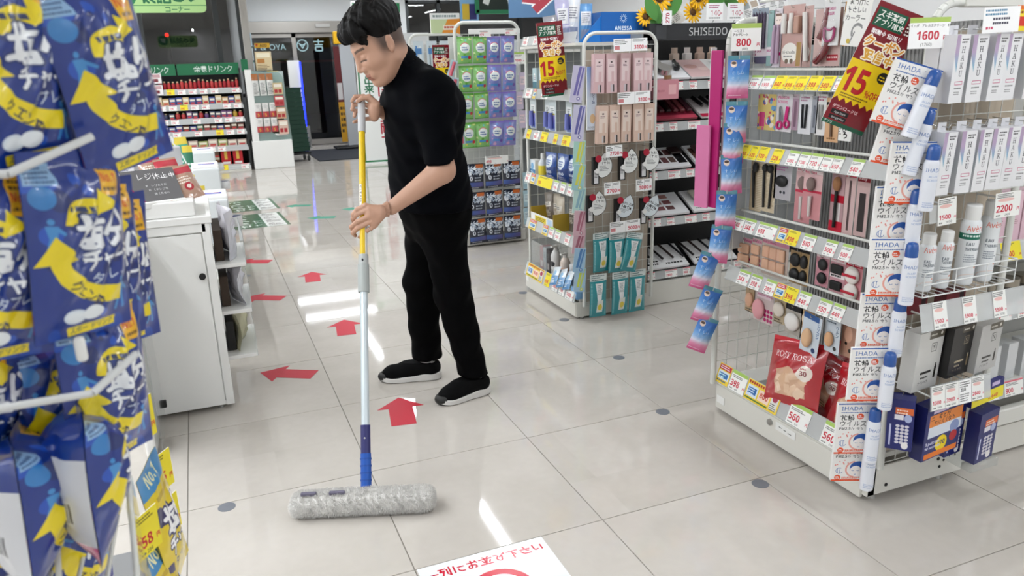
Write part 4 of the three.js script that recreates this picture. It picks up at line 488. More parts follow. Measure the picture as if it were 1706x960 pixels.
{ // hanging strip of nasal-screen sprays: box card with a spray can in front
  const cw = 0.125, ch = 0.165;
  const reg = print(300, 420, (c, w, h) => {
    R(c, 0, 0, w, h, '#f3f1ee'); R(c, 0, 0, w, 10, '#1f55a8'); R(c, 0, h - 14, w, 14, '#e4532b');
    T(c, 'IHADA', 24, 58, 44, '#2a5aa6', { light: true, sx: 1.15 }); lines(c, 26, 72, 190, 1, 8, '#4a6aa8');
    J(c, '花粉', 20, 92, 50, '#2a2a2c', { w: 0.1 }); J(c, 'ウイルス', 20, 144, 46, '#2a2a2c', { w: 0.1 }); T(c, 'PM2.5', 20, 218, 28, '#2a2a2c'); J(c, 'から守る', 104, 196, 24, '#2a2a2c', { w: 0.1 }); disc(c, 160, 108, 24, '#e4532b'); lines(c, 144, 100, 30, 2, 7, '#fff');
    for (let i = 0; i < 9; i++) disc(c, rr(24, 120), rr(238, 290), 5, '#e58a80');
    c.strokeStyle = '#eba79a'; c.lineWidth = 12; c.beginPath(); c.arc(168, 318, 66, 1.7, 4.6); c.stroke();
    disc(c, 180, 320, 48, '#faf3ee', 54); c.fillStyle = '#2456a8'; c.beginPath(); c.moveTo(130, 320); c.quadraticCurveTo(120, 256, 190, 250); c.quadraticCurveTo(250, 256, 240, 340); c.lineTo(222, 372); c.quadraticCurveTo(224, 300, 176, 288); c.quadraticCurveTo(140, 290, 130, 320); c.fill();
    c.strokeStyle = '#2456a8'; c.lineWidth = 3; for (const [a, b] of [[150, 322], [186, 322]]) { c.beginPath(); c.arc(a, b, 9, 0.3, 2.8); c.stroke(); } c.beginPath(); c.arc(168, 356, 7, 0.3, 2.8); c.stroke(); c.beginPath(); c.arc(56, 330, 24, 0.4, 5.2); c.stroke(); c.beginPath(); c.moveTo(44, 352); c.lineTo(40, 310); c.moveTo(58, 350); c.lineTo(60, 306); c.stroke();
    disc(c, 46, 388, 22, '#e4532b'); lines(c, 32, 380, 26, 2, 6, '#fff'); lines(c, 76, 384, 190, 1, 9, '#e4532b'); lines(c, 76, 396, 150, 1, 6, '#e58a70');
  }, '#f3f1ee');
  const canReg = print(220, 260, (c, w, h) => { R(c, 0, 0, w, h, '#e4e7ef'); const m = w / 2; T(c, 'IHADA', m, 62, 26, '#4a6aa8', { align: 'center', light: true, sx: 1 }); T(c, 'ALLER', m, 90, 15, '#8aa0c8', { align: 'center', light: true }); T(c, 'SCREEN', m, 108, 15, '#8aa0c8', { align: 'center', light: true }); lines(c, m - 30, 214, 60, 3, 5, '#a8b6d4'); }, '#e4e7ef');
  const blue = mat(0x0f4f9e, 0.22, { clearcoat: 0.6 });
  const proto = new THREE.Group();
  card('backing_card', cw, ch, reg, proto, { cy: -ch / 2, t: 0.012, finish: 'gloss' });
  const cb = wrapLathe('can_body', [[0.0185, 0], [0.0195, 0.004], [0.0195, 0.122], [0.017, 0.132], [0.014, 0.136]], canReg, proto); cb.position.set(0.036, -0.178, 0.027);
  mesh('cap', G().lathe([[0.016, 0.134], [0.0168, 0.136], [0.0168, 0.154], [0.015, 0.167], [0.0105, 0.173], [0.0001, 0.175]], 24, 0.036, -0.178, 0.027).geo, blue, proto);
  mesh('clip', G().rod([0.02, 0.004, -0.004], [0.02, -0.014, 0.008], 0.0018).geo, railClear, proto);
  // [lx, top, tilt about the hanging axis]
  const P0 = [[0.03, 1.335, -0.3], [0.035, 1.235, -0.22], [0.045, 1.14, -0.03], [0.025, 1.02, 0.0], [0.02, 0.88, 0.0], [0.015, 0.72, 0.0], [-0.005, 0.565, 0.0], [-0.02, 0.385, 0.0], [-0.015, 0.285, 0.0]];
  P0.forEach(([lx, yt, rz], i) => { const t = proto.clone(); t.name = numbered('nose_spray_pack'); scene.add(t); tag(t, `white spray can on face-print card, ${ORD[i]} from top of hanging strip`, 'spray pack', 'nose sprays on the hanging strip'); put(t, frame(1.885, 0, 0.9, -0.42), lx + 0.02, yt, i === 8 ? -0.015 : i % 2 ? 0.0 : 0.02, i === 4 ? -0.1 : 0, 0.02, rz); });
  const st = thing('clip_strip', 'clear hanging strip carrying the nose sprays with 1600 price tag', 'strip');
  mesh('strip', bx(0.03, 1.2, 0.001, 0, -0.6, 0), clearFilm, st); card('price_tag', 0.1, 0.075, print(160, 120, (c, w, h) => { R(c, 0, 0, w, 20, '#b4cf6a'); J(c, 'イハダ アレルスクリーン EX', 4, 26, 11, '#333', { w: 0.1 }); T(c, '1600', 30, 86, 46, '#c8102e', { sx: 0.9 }); J(c, '円', 136, 68, 18, '#c8102e', { w: 0.14 }); T(c, '(1760)', 50, 110, 16, '#444', { light: true }); }), st, { cy: 0.0 }).position.set(0.02, 0.05, 0.03);
  put(st, frame(1.885, 0, 0.9, -0.42), 0.05, 1.36, -0.02);
}
// coupon banner (three of them in the shop)
const couponReg = print(260, 700, (c, w, h) => {
  R(c, 0, 0, w, h, '#7d0d1c'); R(c, 14, 30, 175, 100, '#14563c'); J(c, 'スギ薬局', 24, 40, 38, '#f4f4ee', { w: 0.13 }); J(c, 'アプリ限定', 20, 84, 34, '#f4f4ee', { w: 0.13 }); R(c, 198, 36, 46, 92, '#4b0a14'); lines(c, 204, 44, 34, 5, 9, '#e0d8d0');
  J(c, '期間中１回限り', 30, 142, 28, '#fff', { w: 0.14 }); T(c, '1', 120, 170, 34, '#fff'); R(c, 12, 140, 236, 0, '#fff');
  J(c, 'クーポン', 16, 182, 58, '#e0912c', { w: 0.15, outline: '#fff6e0', ow: 0.12 }); J(c, '配信中', 42, 250, 60, '#e0a53a', { w: 0.14, outline: '#fff6e0', ow: 0.12 });
  const z = [[0, 322], [w, 322], [w, 548]]; for (let i = 0; i <= 12; i++) z.push([w - i * w / 12, i % 2 ? 540 : 566]); P(c, z, '#f2cf12');
  T(c, '15', 0, 500, 190, '#c01626', { sx: 0.72, outline: '#7a0a14', ow: 4 }); disc(c, 214, 372, 32, '#1a1a18'); lines(c, 194, 364, 40, 2, 8, '#f2cf12'); T(c, '%OFF', 158, 500, 54, '#c01626', { sx: 0.62 }); lines(c, 30, 514, 190, 2, 7, '#6a4a10');
  J(c, 'ダウンロードは', 20, 584, 22, '#f4dede', { w: 0.12 }); R(c, 28, 612, 104, 26, '#14090a'); T(c, 'App Store', 46, 632, 16, '#eee', { light: true }); R(c, 28, 644, 104, 24, '#14090a'); T(c, 'Google Play', 42, 662, 15, '#eee', { light: true }); R(c, 0, 676, w, 24, '#14563c'); J(c, 'アプリ入手', 10, 678, 18, '#eee');
}, '#7d0d1c');
function coupon(label, w, F, lx, yt, lz, ry, rx, rz) {
  const t = thing('coupon_banner', label, 'banner', 'red coupon banners'); const h = w * 700 / 260;
  card('banner_board', w, h, couponReg, t, { cy: -h / 2, finish: 'gloss', t: 0.002 }); mesh('holder', G().rod([0, -0.02, -0.002], [0.02, -0.02, -0.08], 0.002).rod([0, -0.03, -0.003], [0.13, -0.03, -0.006], 0.002).geo, railClear, t);
  put(t, F, lx, yt, lz, ry, rx, rz);
}
coupon('red coupon banner leaning over the right shelf beside the nose sprays', 0.122, frame(1.93, 0, 0.86, -0.5), -0.0, 1.475, 0.0, 0.05, 0.05, -0.38);
{ // blue and pink sheet packs on the rear corner of the right end
  const reg = print(140, 260, (c, w, h) => { const g = c.createLinearGradient(0, 0, 0, h); g.addColorStop(0, '#2a62b8'); g.addColorStop(0.35, '#3f83d0'); g.addColorStop(0.55, '#7fb0e4'); g.addColorStop(0.68, '#dcdcec'); g.addColorStop(0.8, '#e08ab0'); g.addColorStop(1, '#cf4f86'); c.fillStyle = g; c.fillRect(0, 0, w, h); R(c, 0, 0, w, 26, '#4a8a9a'); disc(c, 36, 50, 20, '#e9d3c4'); disc(c, 36, 44, 15, '#4a3428', 9); J(c, 'すずしい', 20, 92, 24, '#dcecfa', { w: 0.08 }); J(c, 'さらり', 24, 124, 20, '#cfe2f6', { w: 0.08 }); lines(c, 10, h - 22, 110, 1, 6, '#f0c0d8'); }, '#3f83d0');
  const back = mat(0xc9d6e6, 0.4);
  const L = [[1.37, 0.02, 0], [1.215, 0.02, 0], [1.14, 0.015, 0], [1.03, 0.01, 0.05], [0.9, 0.0, 0.0], [0.77, -0.01, -0.1], [0.665, -0.045, -0.32], [0.53, -0.03, -0.35], [0.41, -0.04, -0.35]];
  L.forEach(([y, x, rz], i) => { const t = thing('sheet_pack', `blue and pink sheet pack, ${ORD[i]} from top on rear corner strip`, 'pouch', 'blue and pink sheet packs'); pouch('pouch', 0.075, 0.145, 0.032, reg, back, t, { seed: i, top: 0.06 }); mesh('clip', G().rod([0, 0.004, 0], [0, -0.012, 0.004], 0.0018).geo, railClear, t); put(t, frame(1.965, 0, 0.13, -0.45), x - 0.005, y, 0.02, rr(-0.1, 0.1), 0.04, rz); });
  const s = thing('price_label', 'white green-topped card priced 800 above the blue pink packs', 'price card'); card('label_sheet', 0.105, 0.09, print(160, 136, (c, w, h) => { R(c, 0, 0, w, 24, '#b4cf6a'); J(c, 'ビーリスト', 6, 30, 14, '#333'); J(c, 'アセデシート', 6, 48, 14, '#333'); T(c, '800', 26, 112, 52, '#c8102e', { sx: 0.95 }); J(c, '円', 136, 96, 18, '#c8102e'); T(c, '(880)', 60, 130, 14, '#444', { light: true }); }), s, { cy: -0.045 }); put(s, frame(1.965, 0, 0.13, -0.3), 0.03, 1.475, 0.03);
  const st = thing('clip_strip', 'clear strip holding the blue and pink sheet packs', 'strip'); mesh('strip', bx(0.02, 1.1, 0.001, 0, -0.55, 0), clearFilm, st); put(st, frame(1.965, 0, 0.13, -0.45), 0.0, 1.38, 0.0);
  const m = thing('display_board', 'tall magenta edged board beside the blue and pink packs', 'board');
  mesh('board', G().rbox(0.012, 0.56, 0.05, 0.003, 0, 0.28, 0).geo, mat(0xb5146e, 0.4), m); mesh('board_edge', G().rbox(0.03, 0.57, 0.004, 0.002, 0.012, 0.285, -0.027).geo, white, m); mesh('lower_flap', G().box(0.008, 0.3, 0.06, -0.022, 0.15, -0.03).geo, mat(0xd77aa8, 0.4), m);
  m.position.set(1.93, 0.83, 0.085); m.rotation.y = 0.25;
}
// ------------------------------------------------------------------ middle end gondola (B): shelves face the aisle, grid faces the camera
const FB = frame(2.0, 0, 0, -HP), FBG = frame(2.0, 0, -1.13, 0);
{
  const g = thing('shelf_gondola', 'white wire-sided shelf end in the middle with skincare packs', 'shelf');
  mesh('base_board', G().rbox(0.014, 0.085, 0.7, 0.004, 1.992, 0.055, -1.52).geo, gondolaWhite, g);
  mesh('end_plate', bx(0.42, 0.085, 0.006, 2.2, 0.055, -1.165), gondolaWhite, g);
  mesh('base_deck', bx(0.38, 0.016, 0.7, 2.2, 0.105, -1.52), offwhite, g);
  mesh('back_panel', bx(0.012, 1.42, 0.7, 2.38, 0.8, -1.52), mat(0x8f9394, 0.5), g);
  for (const [x, z] of [[2.03, -1.18], [2.36, -1.18], [2.03, -1.85]]) mesh('levelling_foot', G().cyl(0.012, 0.012, 0.02, x, 0.01, z).geo, steel, g);
  for (const z of [-1.13, -1.87]) { const p = mesh('side_frame', archGeo(0.42, 1.42, 0.07, 0.009), wireWhite, g); p.position.set(2.02, 0.08, z); const w = mesh('wire_grid', gridGeo(0.4, 1.35, 0.05, 0.0016, 0.07), wireWhite, p); w.position.set(0.01, 0.01, 0); }
  mesh('card_panel', bx(0.38, 1.32, 0.006, 2.23, 0.76, -1.15), mat(0xc2b5a5, 0.7), g);
  for (const y of [1.19, 0.955, 0.7, 0.42]) mesh('shelf', bx(0.3, 0.012, 0.7, 2.19, y, -1.52), offwhite, g);
  mesh('top_shelf', bx(0.42, 0.014, 0.72, 2.2, 1.45, -1.52), offwhite, g);
  const C = (a, b, p, s) => [a, b, p, s];
  priceRail(g, FB, -1.87, -1.17, 1.51, 0.05, 0.0, 0.3, [C(-1.85, -1.78, '1000', 'w'), C(-1.7, -1.64, '1200', 'w')]);
  priceRail(g, FB, -1.87, -1.17, 1.225, 0.055, 0.0, 0.3, [C(-1.83, -1.74, '1800', 'w'), C(-1.72, -1.68, adPrint), C(-1.6, -1.51, '2050', 'w')]);
  priceRail(g, FB, -1.87, -1.17, 0.99, 0.055, 0.0, 0.3, [C(-1.83, -1.77, '798', 'y'), C(-1.72, -1.65, '980', 'w'), C(-1.62, -1.53, '598', 'y'), C(-1.45, -1.4, '698', 'y'), C(-1.34, -1.24, '1280', 'y')]);
  priceRail(g, FB, -1.87, -1.17, 0.735, 0.06, 0.0, 0.3, [C(-1.86, -1.79, '980', 'w'), C(-1.78, -1.72, adPrint), C(-1.68, -1.48, '900', 'y'), C(-1.46, -1.4, '1300', 'g'), C(-1.37, -1.31, '1280', 'g'), C(-1.28, -1.22, '1500', 'g')]);
  priceRail(g, FB, -1.87, -1.17, 0.455, 0.06, 0.0, 0.3, [C(-1.82, -1.72, adPrint), C(-1.62, -1.55, adPrint), C(-1.53, -1.47, '980', 'g'), C(-1.45, -1.38, '1280', 'g'), C(-1.32, -1.26, '980', 'p')]);
  priceRail(g, FB, -1.87, -1.17, 0.175, 0.08, 0.012, 0.3, [C(-1.84, -1.6, adWide), C(-1.57, -1.5, '698', 'y'), C(-1.46, -1.39, '980', 'g'), C(-1.37, -1.3, '1180', 'g'), C(-1.28, -1.19, '1480', 'g')]);
  mesh('base_sticker', bx(0.002, 0.03, 0.04, 1.984, 0.07, -1.84), white, g);
}
{
  const put2 = (t, lx, y, lz, ry = 0, rx = 0, rz = 0) => put(t, FB, lx, y, lz, ry, rx, rz);
  const GR = 'skincare goods on the middle shelf end';
  // upper shelf: small blue-white cartons and a photo pack
  [[-1.78, '#b9cfd4', '#4a7a8a', 'pale teal lotion carton on upper middle shelf, left'], [-1.68, '#e4e8e6', '#d8a838', 'white lotion carton with gold band on upper middle shelf'], [-1.58, '#bcd2dc', '#5a86a8', 'pale blue lotion carton behind the coupon banner']].forEach(([lx, bg, fg, l], i) => { const t = thing('lotion_carton', l, 'carton', GR); carton('carton', 0.075, 0.14 + 0.02 * (i === 1), 0.05, { f: print(90, 150, (c, w, h) => { R(c, 0, 0, w, h, bg); R(c, 0, h * 0.55, w, h * 0.3, fg); disc(c, w / 2, h * 0.35, 16, '#f4f4f0', 22); lines(c, 20, h * 0.3, 50, 3, 5, '#446'); }), rest: mat(bg, 0.4) }, t); put2(t, lx, 1.197, -0.06, -0.1); });
  // hanging purple tooth/face packs
  [[-1.8, 0.085], [-1.66, 0.07], [-1.53, 0.095], [-1.38, 0.08]].forEach(([lx, w], i) => { const t = thing('sheet_mask_pack', `white and violet hanging pack, ${ORD[i]} from left in second row of middle shelf`, 'pack', GR); const h = 0.17; card('backing_card', w, h, print(w * 900, h * 900, (c, W, H) => { R(c, 0, 0, W, H, '#c8d2d4'); R(c, W * 0.15, H * 0.2, W * 0.7, H * 0.22, '#eef0f0'); R(c, W * 0.15, H * 0.42, W * 0.7, H * 0.05, '#d8d23a'); const g = c.createLinearGradient(0, H * 0.47, 0, H); g.addColorStop(0, '#9a8ad0'); g.addColorStop(1, '#3f5fb8'); c.fillStyle = g; c.fillRect(W * 0.15, H * 0.47, W * 0.7, H * 0.5); lines(c, W * 0.25, H * 0.26, W * 0.5, 3, 4, '#455'); }), t, { cy: -h / 2, finish: 'film', t: 0.004 }); mesh('tube', G().cyl(0.012, 0.015, h * 0.5, 0, -h * 0.65, 0.014, 0, 0, 0, 10).geo, mat(0x6f78c4, 0.3), t); hook(t, -0.006, -0.1, 0.1); put2(t, lx, 1.165, -0.03 - 0.03 * (i % 2)); });
  // third row: blue refill pouches and a pump bottle
  const bp = print(140, 190, (c, w, h) => { R(c, 0, 0, w, h, '#1f4f9e'); disc(c, w / 2, 60, 42, '#dfe9f2'); lines(c, 40, 48, 60, 3, 7, '#1f4f9e'); P(c, [[0, 120], [w, 90], [w, h], [0, h]], '#163a7c'); T(c, 'HAND', 30, 140, 26, '#e8eef6'); lines(c, 24, 152, 90, 2, 7, '#aac'); }, '#1f4f9e');
  [[-1.62, 0], [-1.5, 1], [-1.4, 2]].forEach(([lx], i) => { const t = thing('refill_pouch', `dark blue refill pouch, ${ORD[i]} of three on middle shelf`, 'pouch', GR); pouch('pouch', 0.12, 0.16, 0.05, bp, mat(0x163a7c, 0.3), t, { seed: i }); put2(t, lx, 0.707 + 0.162, -0.06 - 0.02 * i, 0.1); });
  { const t = thing('lotion_bottle', 'white and yellow lotion bottle beside blue pouches', 'bottle', GR); mesh('bottle_body', G().lathe([[0.0001, 0], [0.028, 0.002], [0.028, 0.09], [0.014, 0.11], [0.014, 0.115]], 20).geo, mat(0xdfe6ea, 0.3), t); mesh('label', G().lathe([[0.0283, 0.02], [0.0283, 0.075]], 20).geo, mat(0xe8d23c, 0.4), t); mesh('cap', G().cyl(0.013, 0.013, 0.03, 0, 0.13, 0).geo, white, t); put2(t, -1.74, 0.707, -0.06); }
  { const t = thing('small_carton', 'small white and blue carton at left of third shelf', 'carton', GR); carton('carton', 0.08, 0.1, 0.04, { f: print(90, 110, (c, w, h) => { R(c, 0, 0, w, h, '#dfe8ee'); R(c, 0, 60, w, 50, '#5a92c0'); disc(c, 44, 40, 22, '#7ab0d8'); lines(c, 14, 74, 60, 3, 5, '#fff'); }), rest: white }, t); put2(t, -1.83, 0.707, -0.05); }
  { const t = thing('yellow_cap_bottle', 'small bottle with yellow cap near the hanging strip', 'bottle', GR); mesh('bottle_body', G().cyl(0.022, 0.022, 0.05, 0, 0.025, 0).geo, mat(0xd9b81c, 0.35), t); mesh('cap', G().cyl(0.014, 0.014, 0.03, 0, 0.065, 0).geo, mat(0xeac51e, 0.3), t); put2(t, -1.26, 0.707, -0.06); }
  // fourth row: display tray with pump refills
  { const t = thing('display_tray', 'white and yellow card tray holding brown and grey refill packs', 'tray', GR); const tr = print(300, 90, (c, w, h) => { R(c, 0, 0, w, h, '#ececea'); R(c, 60, 14, 150, 50, '#e8cf2e'); lines(c, 70, 24, 120, 3, 6, '#5a4a10'); R(c, 226, 10, 60, 60, '#b8cfe6'); }); const pan = carton('tray_front', 0.32, 0.07, 0.003, { f: tr, rest: white }, t); pan.position.set(0, 0, 0.06); mesh('tray_sides', G().box(0.003, 0.1, 0.14, -0.16, 0.05, -0.01).box(0.003, 0.1, 0.14, 0.16, 0.05, -0.01).box(0.32, 0.003, 0.14, 0, 0.002, -0.01).geo, mat(0xc8a83a, 0.5), t); put2(t, -1.66, 0.427, -0.07); }
  [[-1.74, '#6f6458', 0.2], [-1.66, '#a89c8a', 0.1], [-1.57, '#c4b9a6', 0.05], [-1.44, '#5c564e', 0], [-1.34, '#8c857a', 0]].forEach(([lx, col, rz], i) => { const t = thing('refill_pack', `${['brown', 'tan', 'cream', 'dark grey', 'grey'][i]} slim refill pack standing on fourth middle shelf`, 'pouch', GR); pouch('pouch', 0.085, 0.19, 0.035, print(90, 200, (c, w, h) => { R(c, 0, 0, w, h, col); R(c, 14, 60, w - 28, 30, '#d8d2c6'); lines(c, 20, 66, 46, 2, 5, '#333'); lines(c, 20, 110, 46, 5, 4, '#ddd6c8'); }, col), mat(col, 0.35), t, { seed: i }); put2(t, lx, 0.427 + 0.192, -0.09 - 0.02 * (i % 2), 0.15, 0, rz); });
  // base deck: acrylic box, pump bottles, blue caps
  { const t = thing('acrylic_case', 'clear acrylic case of pink and dark packs on base shelf', 'case', GR); mesh('case', G().box(0.18, 0.2, 0.003, 0, 0.1, 0.08).box(0.003, 0.2, 0.16, -0.09, 0.1, 0).box(0.003, 0.2, 0.16, 0.09, 0.1, 0).box(0.18, 0.003, 0.16, 0, 0.2, 0).geo, clearAcrylic, t); put2(t, -1.76, 0.114, -0.1); for (const [dx, col, n] of [[-0.05, '#c88a90', 'pink'], [0.0, '#dcdfe4', 'white'], [0.05, '#3a2428', 'dark brown']]) { const k = thing('case_pack', `${n} pack standing inside the acrylic case`, 'carton', GR); carton('carton', 0.045, 0.16, 0.06, { f: print(60, 160, (c, w, h) => { R(c, 0, 0, w, h, col); lines(c, 8, 30, 40, 4, 5, '#999'); R(c, 8, 90, 40, 40, '#e8dcd8'); }, col), rest: mat(col, 0.4) }, k); put2(k, -1.76 + dx, 0.114, -0.1); } }
  [[-1.6, '#d9d9d7', '#e3a48c', 'tall white pump bottle with dark round mark', 0.21], [-1.47, '#e8d8cc', '#d88a66', 'peach and white pump bottle beside the tall white one', 0.19]].forEach(([lx, a, b, l, h], i) => { const t = thing('pump_bottle', l, 'bottle', GR); const reg = print(200, 220, (c, w, H) => { R(c, 0, 0, w, H, a); if (i) { R(c, 0, H * 0.35, w, H * 0.65, '#e6b79c'); disc(c, w / 2, H * 0.5, 12, '#b85a3a'); } else disc(c, w / 2, H * 0.45, 20, '#2c2c30'); lines(c, w / 2 - 30, H * 0.65, 60, 3, 5, '#777'); }, a); wrapLathe('bottle_body', [[0.026, 0], [0.03, 0.004], [0.03, h * 0.7], [0.02, h * 0.82], [0.011, h * 0.86]], reg, t); mesh('pump', G().cyl(0.011, 0.012, 0.02, 0, h * 0.88, 0).rbox(0.018, 0.01, 0.05, 0.004, 0, h * 0.97, 0.012).cyl(0.005, 0.005, 0.03, 0, h * 0.93, 0).geo, mat(0xe6e4e0, 0.3), t); put2(t, lx, 0.114, -0.07, 0.3); });
  [[-1.34, 0], [-1.25, 1]].forEach(([lx], i) => { const t = thing('lotion_bottle', i ? 'white capped blue bottle nearest the hanging strip on base shelf' : 'white capped pale blue bottle on base shelf', 'bottle', GR); mesh('bottle_body', G().lathe([[0.0001, 0], [0.028, 0.003], [0.029, 0.1], [0.022, 0.118], [0.02, 0.12]], 20).geo, mat(i ? 0x8fb8dc : 0xa9c8e4, 0.25), t); mesh('cap', G().lathe([[0.023, 0.118], [0.024, 0.15], [0.02, 0.154], [0.0001, 0.155]], 20).geo, mat(0xe8eaec, 0.3), t); put2(t, lx, 0.114, -0.06 - 0.05 * i); });
  [[-1.42, 0.3], [-1.36, 0.35], [-1.3, 0.3]].forEach(([lx, rz], i) => { const t = thing('wipe_pouch', `small white and blue pouch leaning in front, ${ORD[i]} of three on base shelf`, 'pouch', GR); pouch('pouch', 0.075, 0.11, 0.02, print(80, 120, (c, w, h) => { R(c, 0, 0, w, h, '#dfe8ee'); R(c, 0, h * 0.5, w, h * 0.5, '#4a8cc4'); disc(c, 40, 44, 18, '#7ab0d8'); lines(c, 12, 80, 50, 3, 5, '#fff'); }), mat(0x9fc0dc, 0.3), t, { seed: i }); put2(t, lx, 0.24, 0.0 - 0.012 * i, 0, -0.5, rz); });
  { const t = thing('blue_box', 'light blue box at the foot of hanging packs', 'carton', GR); carton('carton', 0.07, 0.06, 0.06, { rest: mat(0x7fb0dc, 0.35) }, t); put2(t, -1.2, 0.114, -0.02); }
  coupon('red coupon banner standing on the middle shelf end', 0.138, frame(1.925, 0, -1.33, -0.2), 0.0, 1.565, 0.0, 0, 0.03, 0.08);
  // corner strip of face and tooth packs
  const SP = [[1.346, '#c4c0d8', '#6a62a8', 'lilac'], [1.156, '#c6c4dc', '#5a5aa0', 'violet'], [0.98, '#a8d4c8', '#d8d84a', 'mint and yellow'], [0.86, '#9cccd0', '#d8d84a', 'teal and yellow'], [0.74, '#bfe0d8', '#8ab8c8', 'pale teal'], [0.62, '#d8b0bc', '#a85a72', 'pink'], [0.52, '#d0a8b4', '#9a4c64', 'rose'], [0.42, '#9cc4e0', '#3a78b8', 'blue'], [0.31, '#a8cbe4', '#c8d84a', 'pale blue']];
  SP.forEach(([y, bg, fg, n], i) => { const t = thing('toothbrush_pack', `${n} slim pack on corner strip of middle shelf`, 'pack', 'slim packs on the middle corner strip'); const h = i < 2 ? 0.18 : 0.135, w = 0.062; card('backing_card', w, h, print(70, h * 1100, (c, W, H) => { R(c, 0, 0, W, H, bg); P(c, [[W * 0.5, 4], [W * 0.72, 4], [W * 0.45, H * 0.8], [W * 0.25, H * 0.8]], fg); P(c, [[W * 0.8, 8], [W * 0.92, 8], [W * 0.66, H * 0.8], [W * 0.52, H * 0.8]], fg); disc(c, W * 0.68, H * 0.88, 10, fg); disc(c, W * 0.68, H * 0.88, 5, '#f4f4f4'); }, bg), t, { cy: -h / 2, finish: 'film', t: 0.006 }); mesh('clip', G().rod([0, 0.004, -0.004], [0, -0.01, 0.006], 0.0016).geo, railClear, t); put(t, frame(1.985, 0, -1.105, -0.35), 0.0, y, 0.008 * (i % 2), 0, 0.04, -0.12 + 0.03 * (i % 3)); });
  { const t = thing('foundation_card', 'tall pale blue card with vertical writing beside the lilac packs', 'card'); card('card_sheet', 0.054, 0.31, print(80, 440, (c, w, h) => { R(c, 0, 0, w, h, '#d4deec'); const g = c.createLinearGradient(0, 0, 0, h); g.addColorStop(0, '#7c9cd0'); g.addColorStop(0.5, '#d4deec'); c.fillStyle = g; c.fillRect(0, 0, w * 0.45, h); J(c, 'うるおいメイク下地', w * 0.5, 20, 26, '#3a4a78', { vertical: true, w: 0.08 }); disc(c, 46, 360, 22, '#d8b890', 34); T(c, 'ELIXIR', 6, 428, 20, '#666', { light: true }); }), t, { cy: -0.155, finish: 'gloss', t: 0.01 }); hook(t, -0.005, -0.03, 0.04); put(t, FBG, 0.045, 1.34, 0.035); }
}
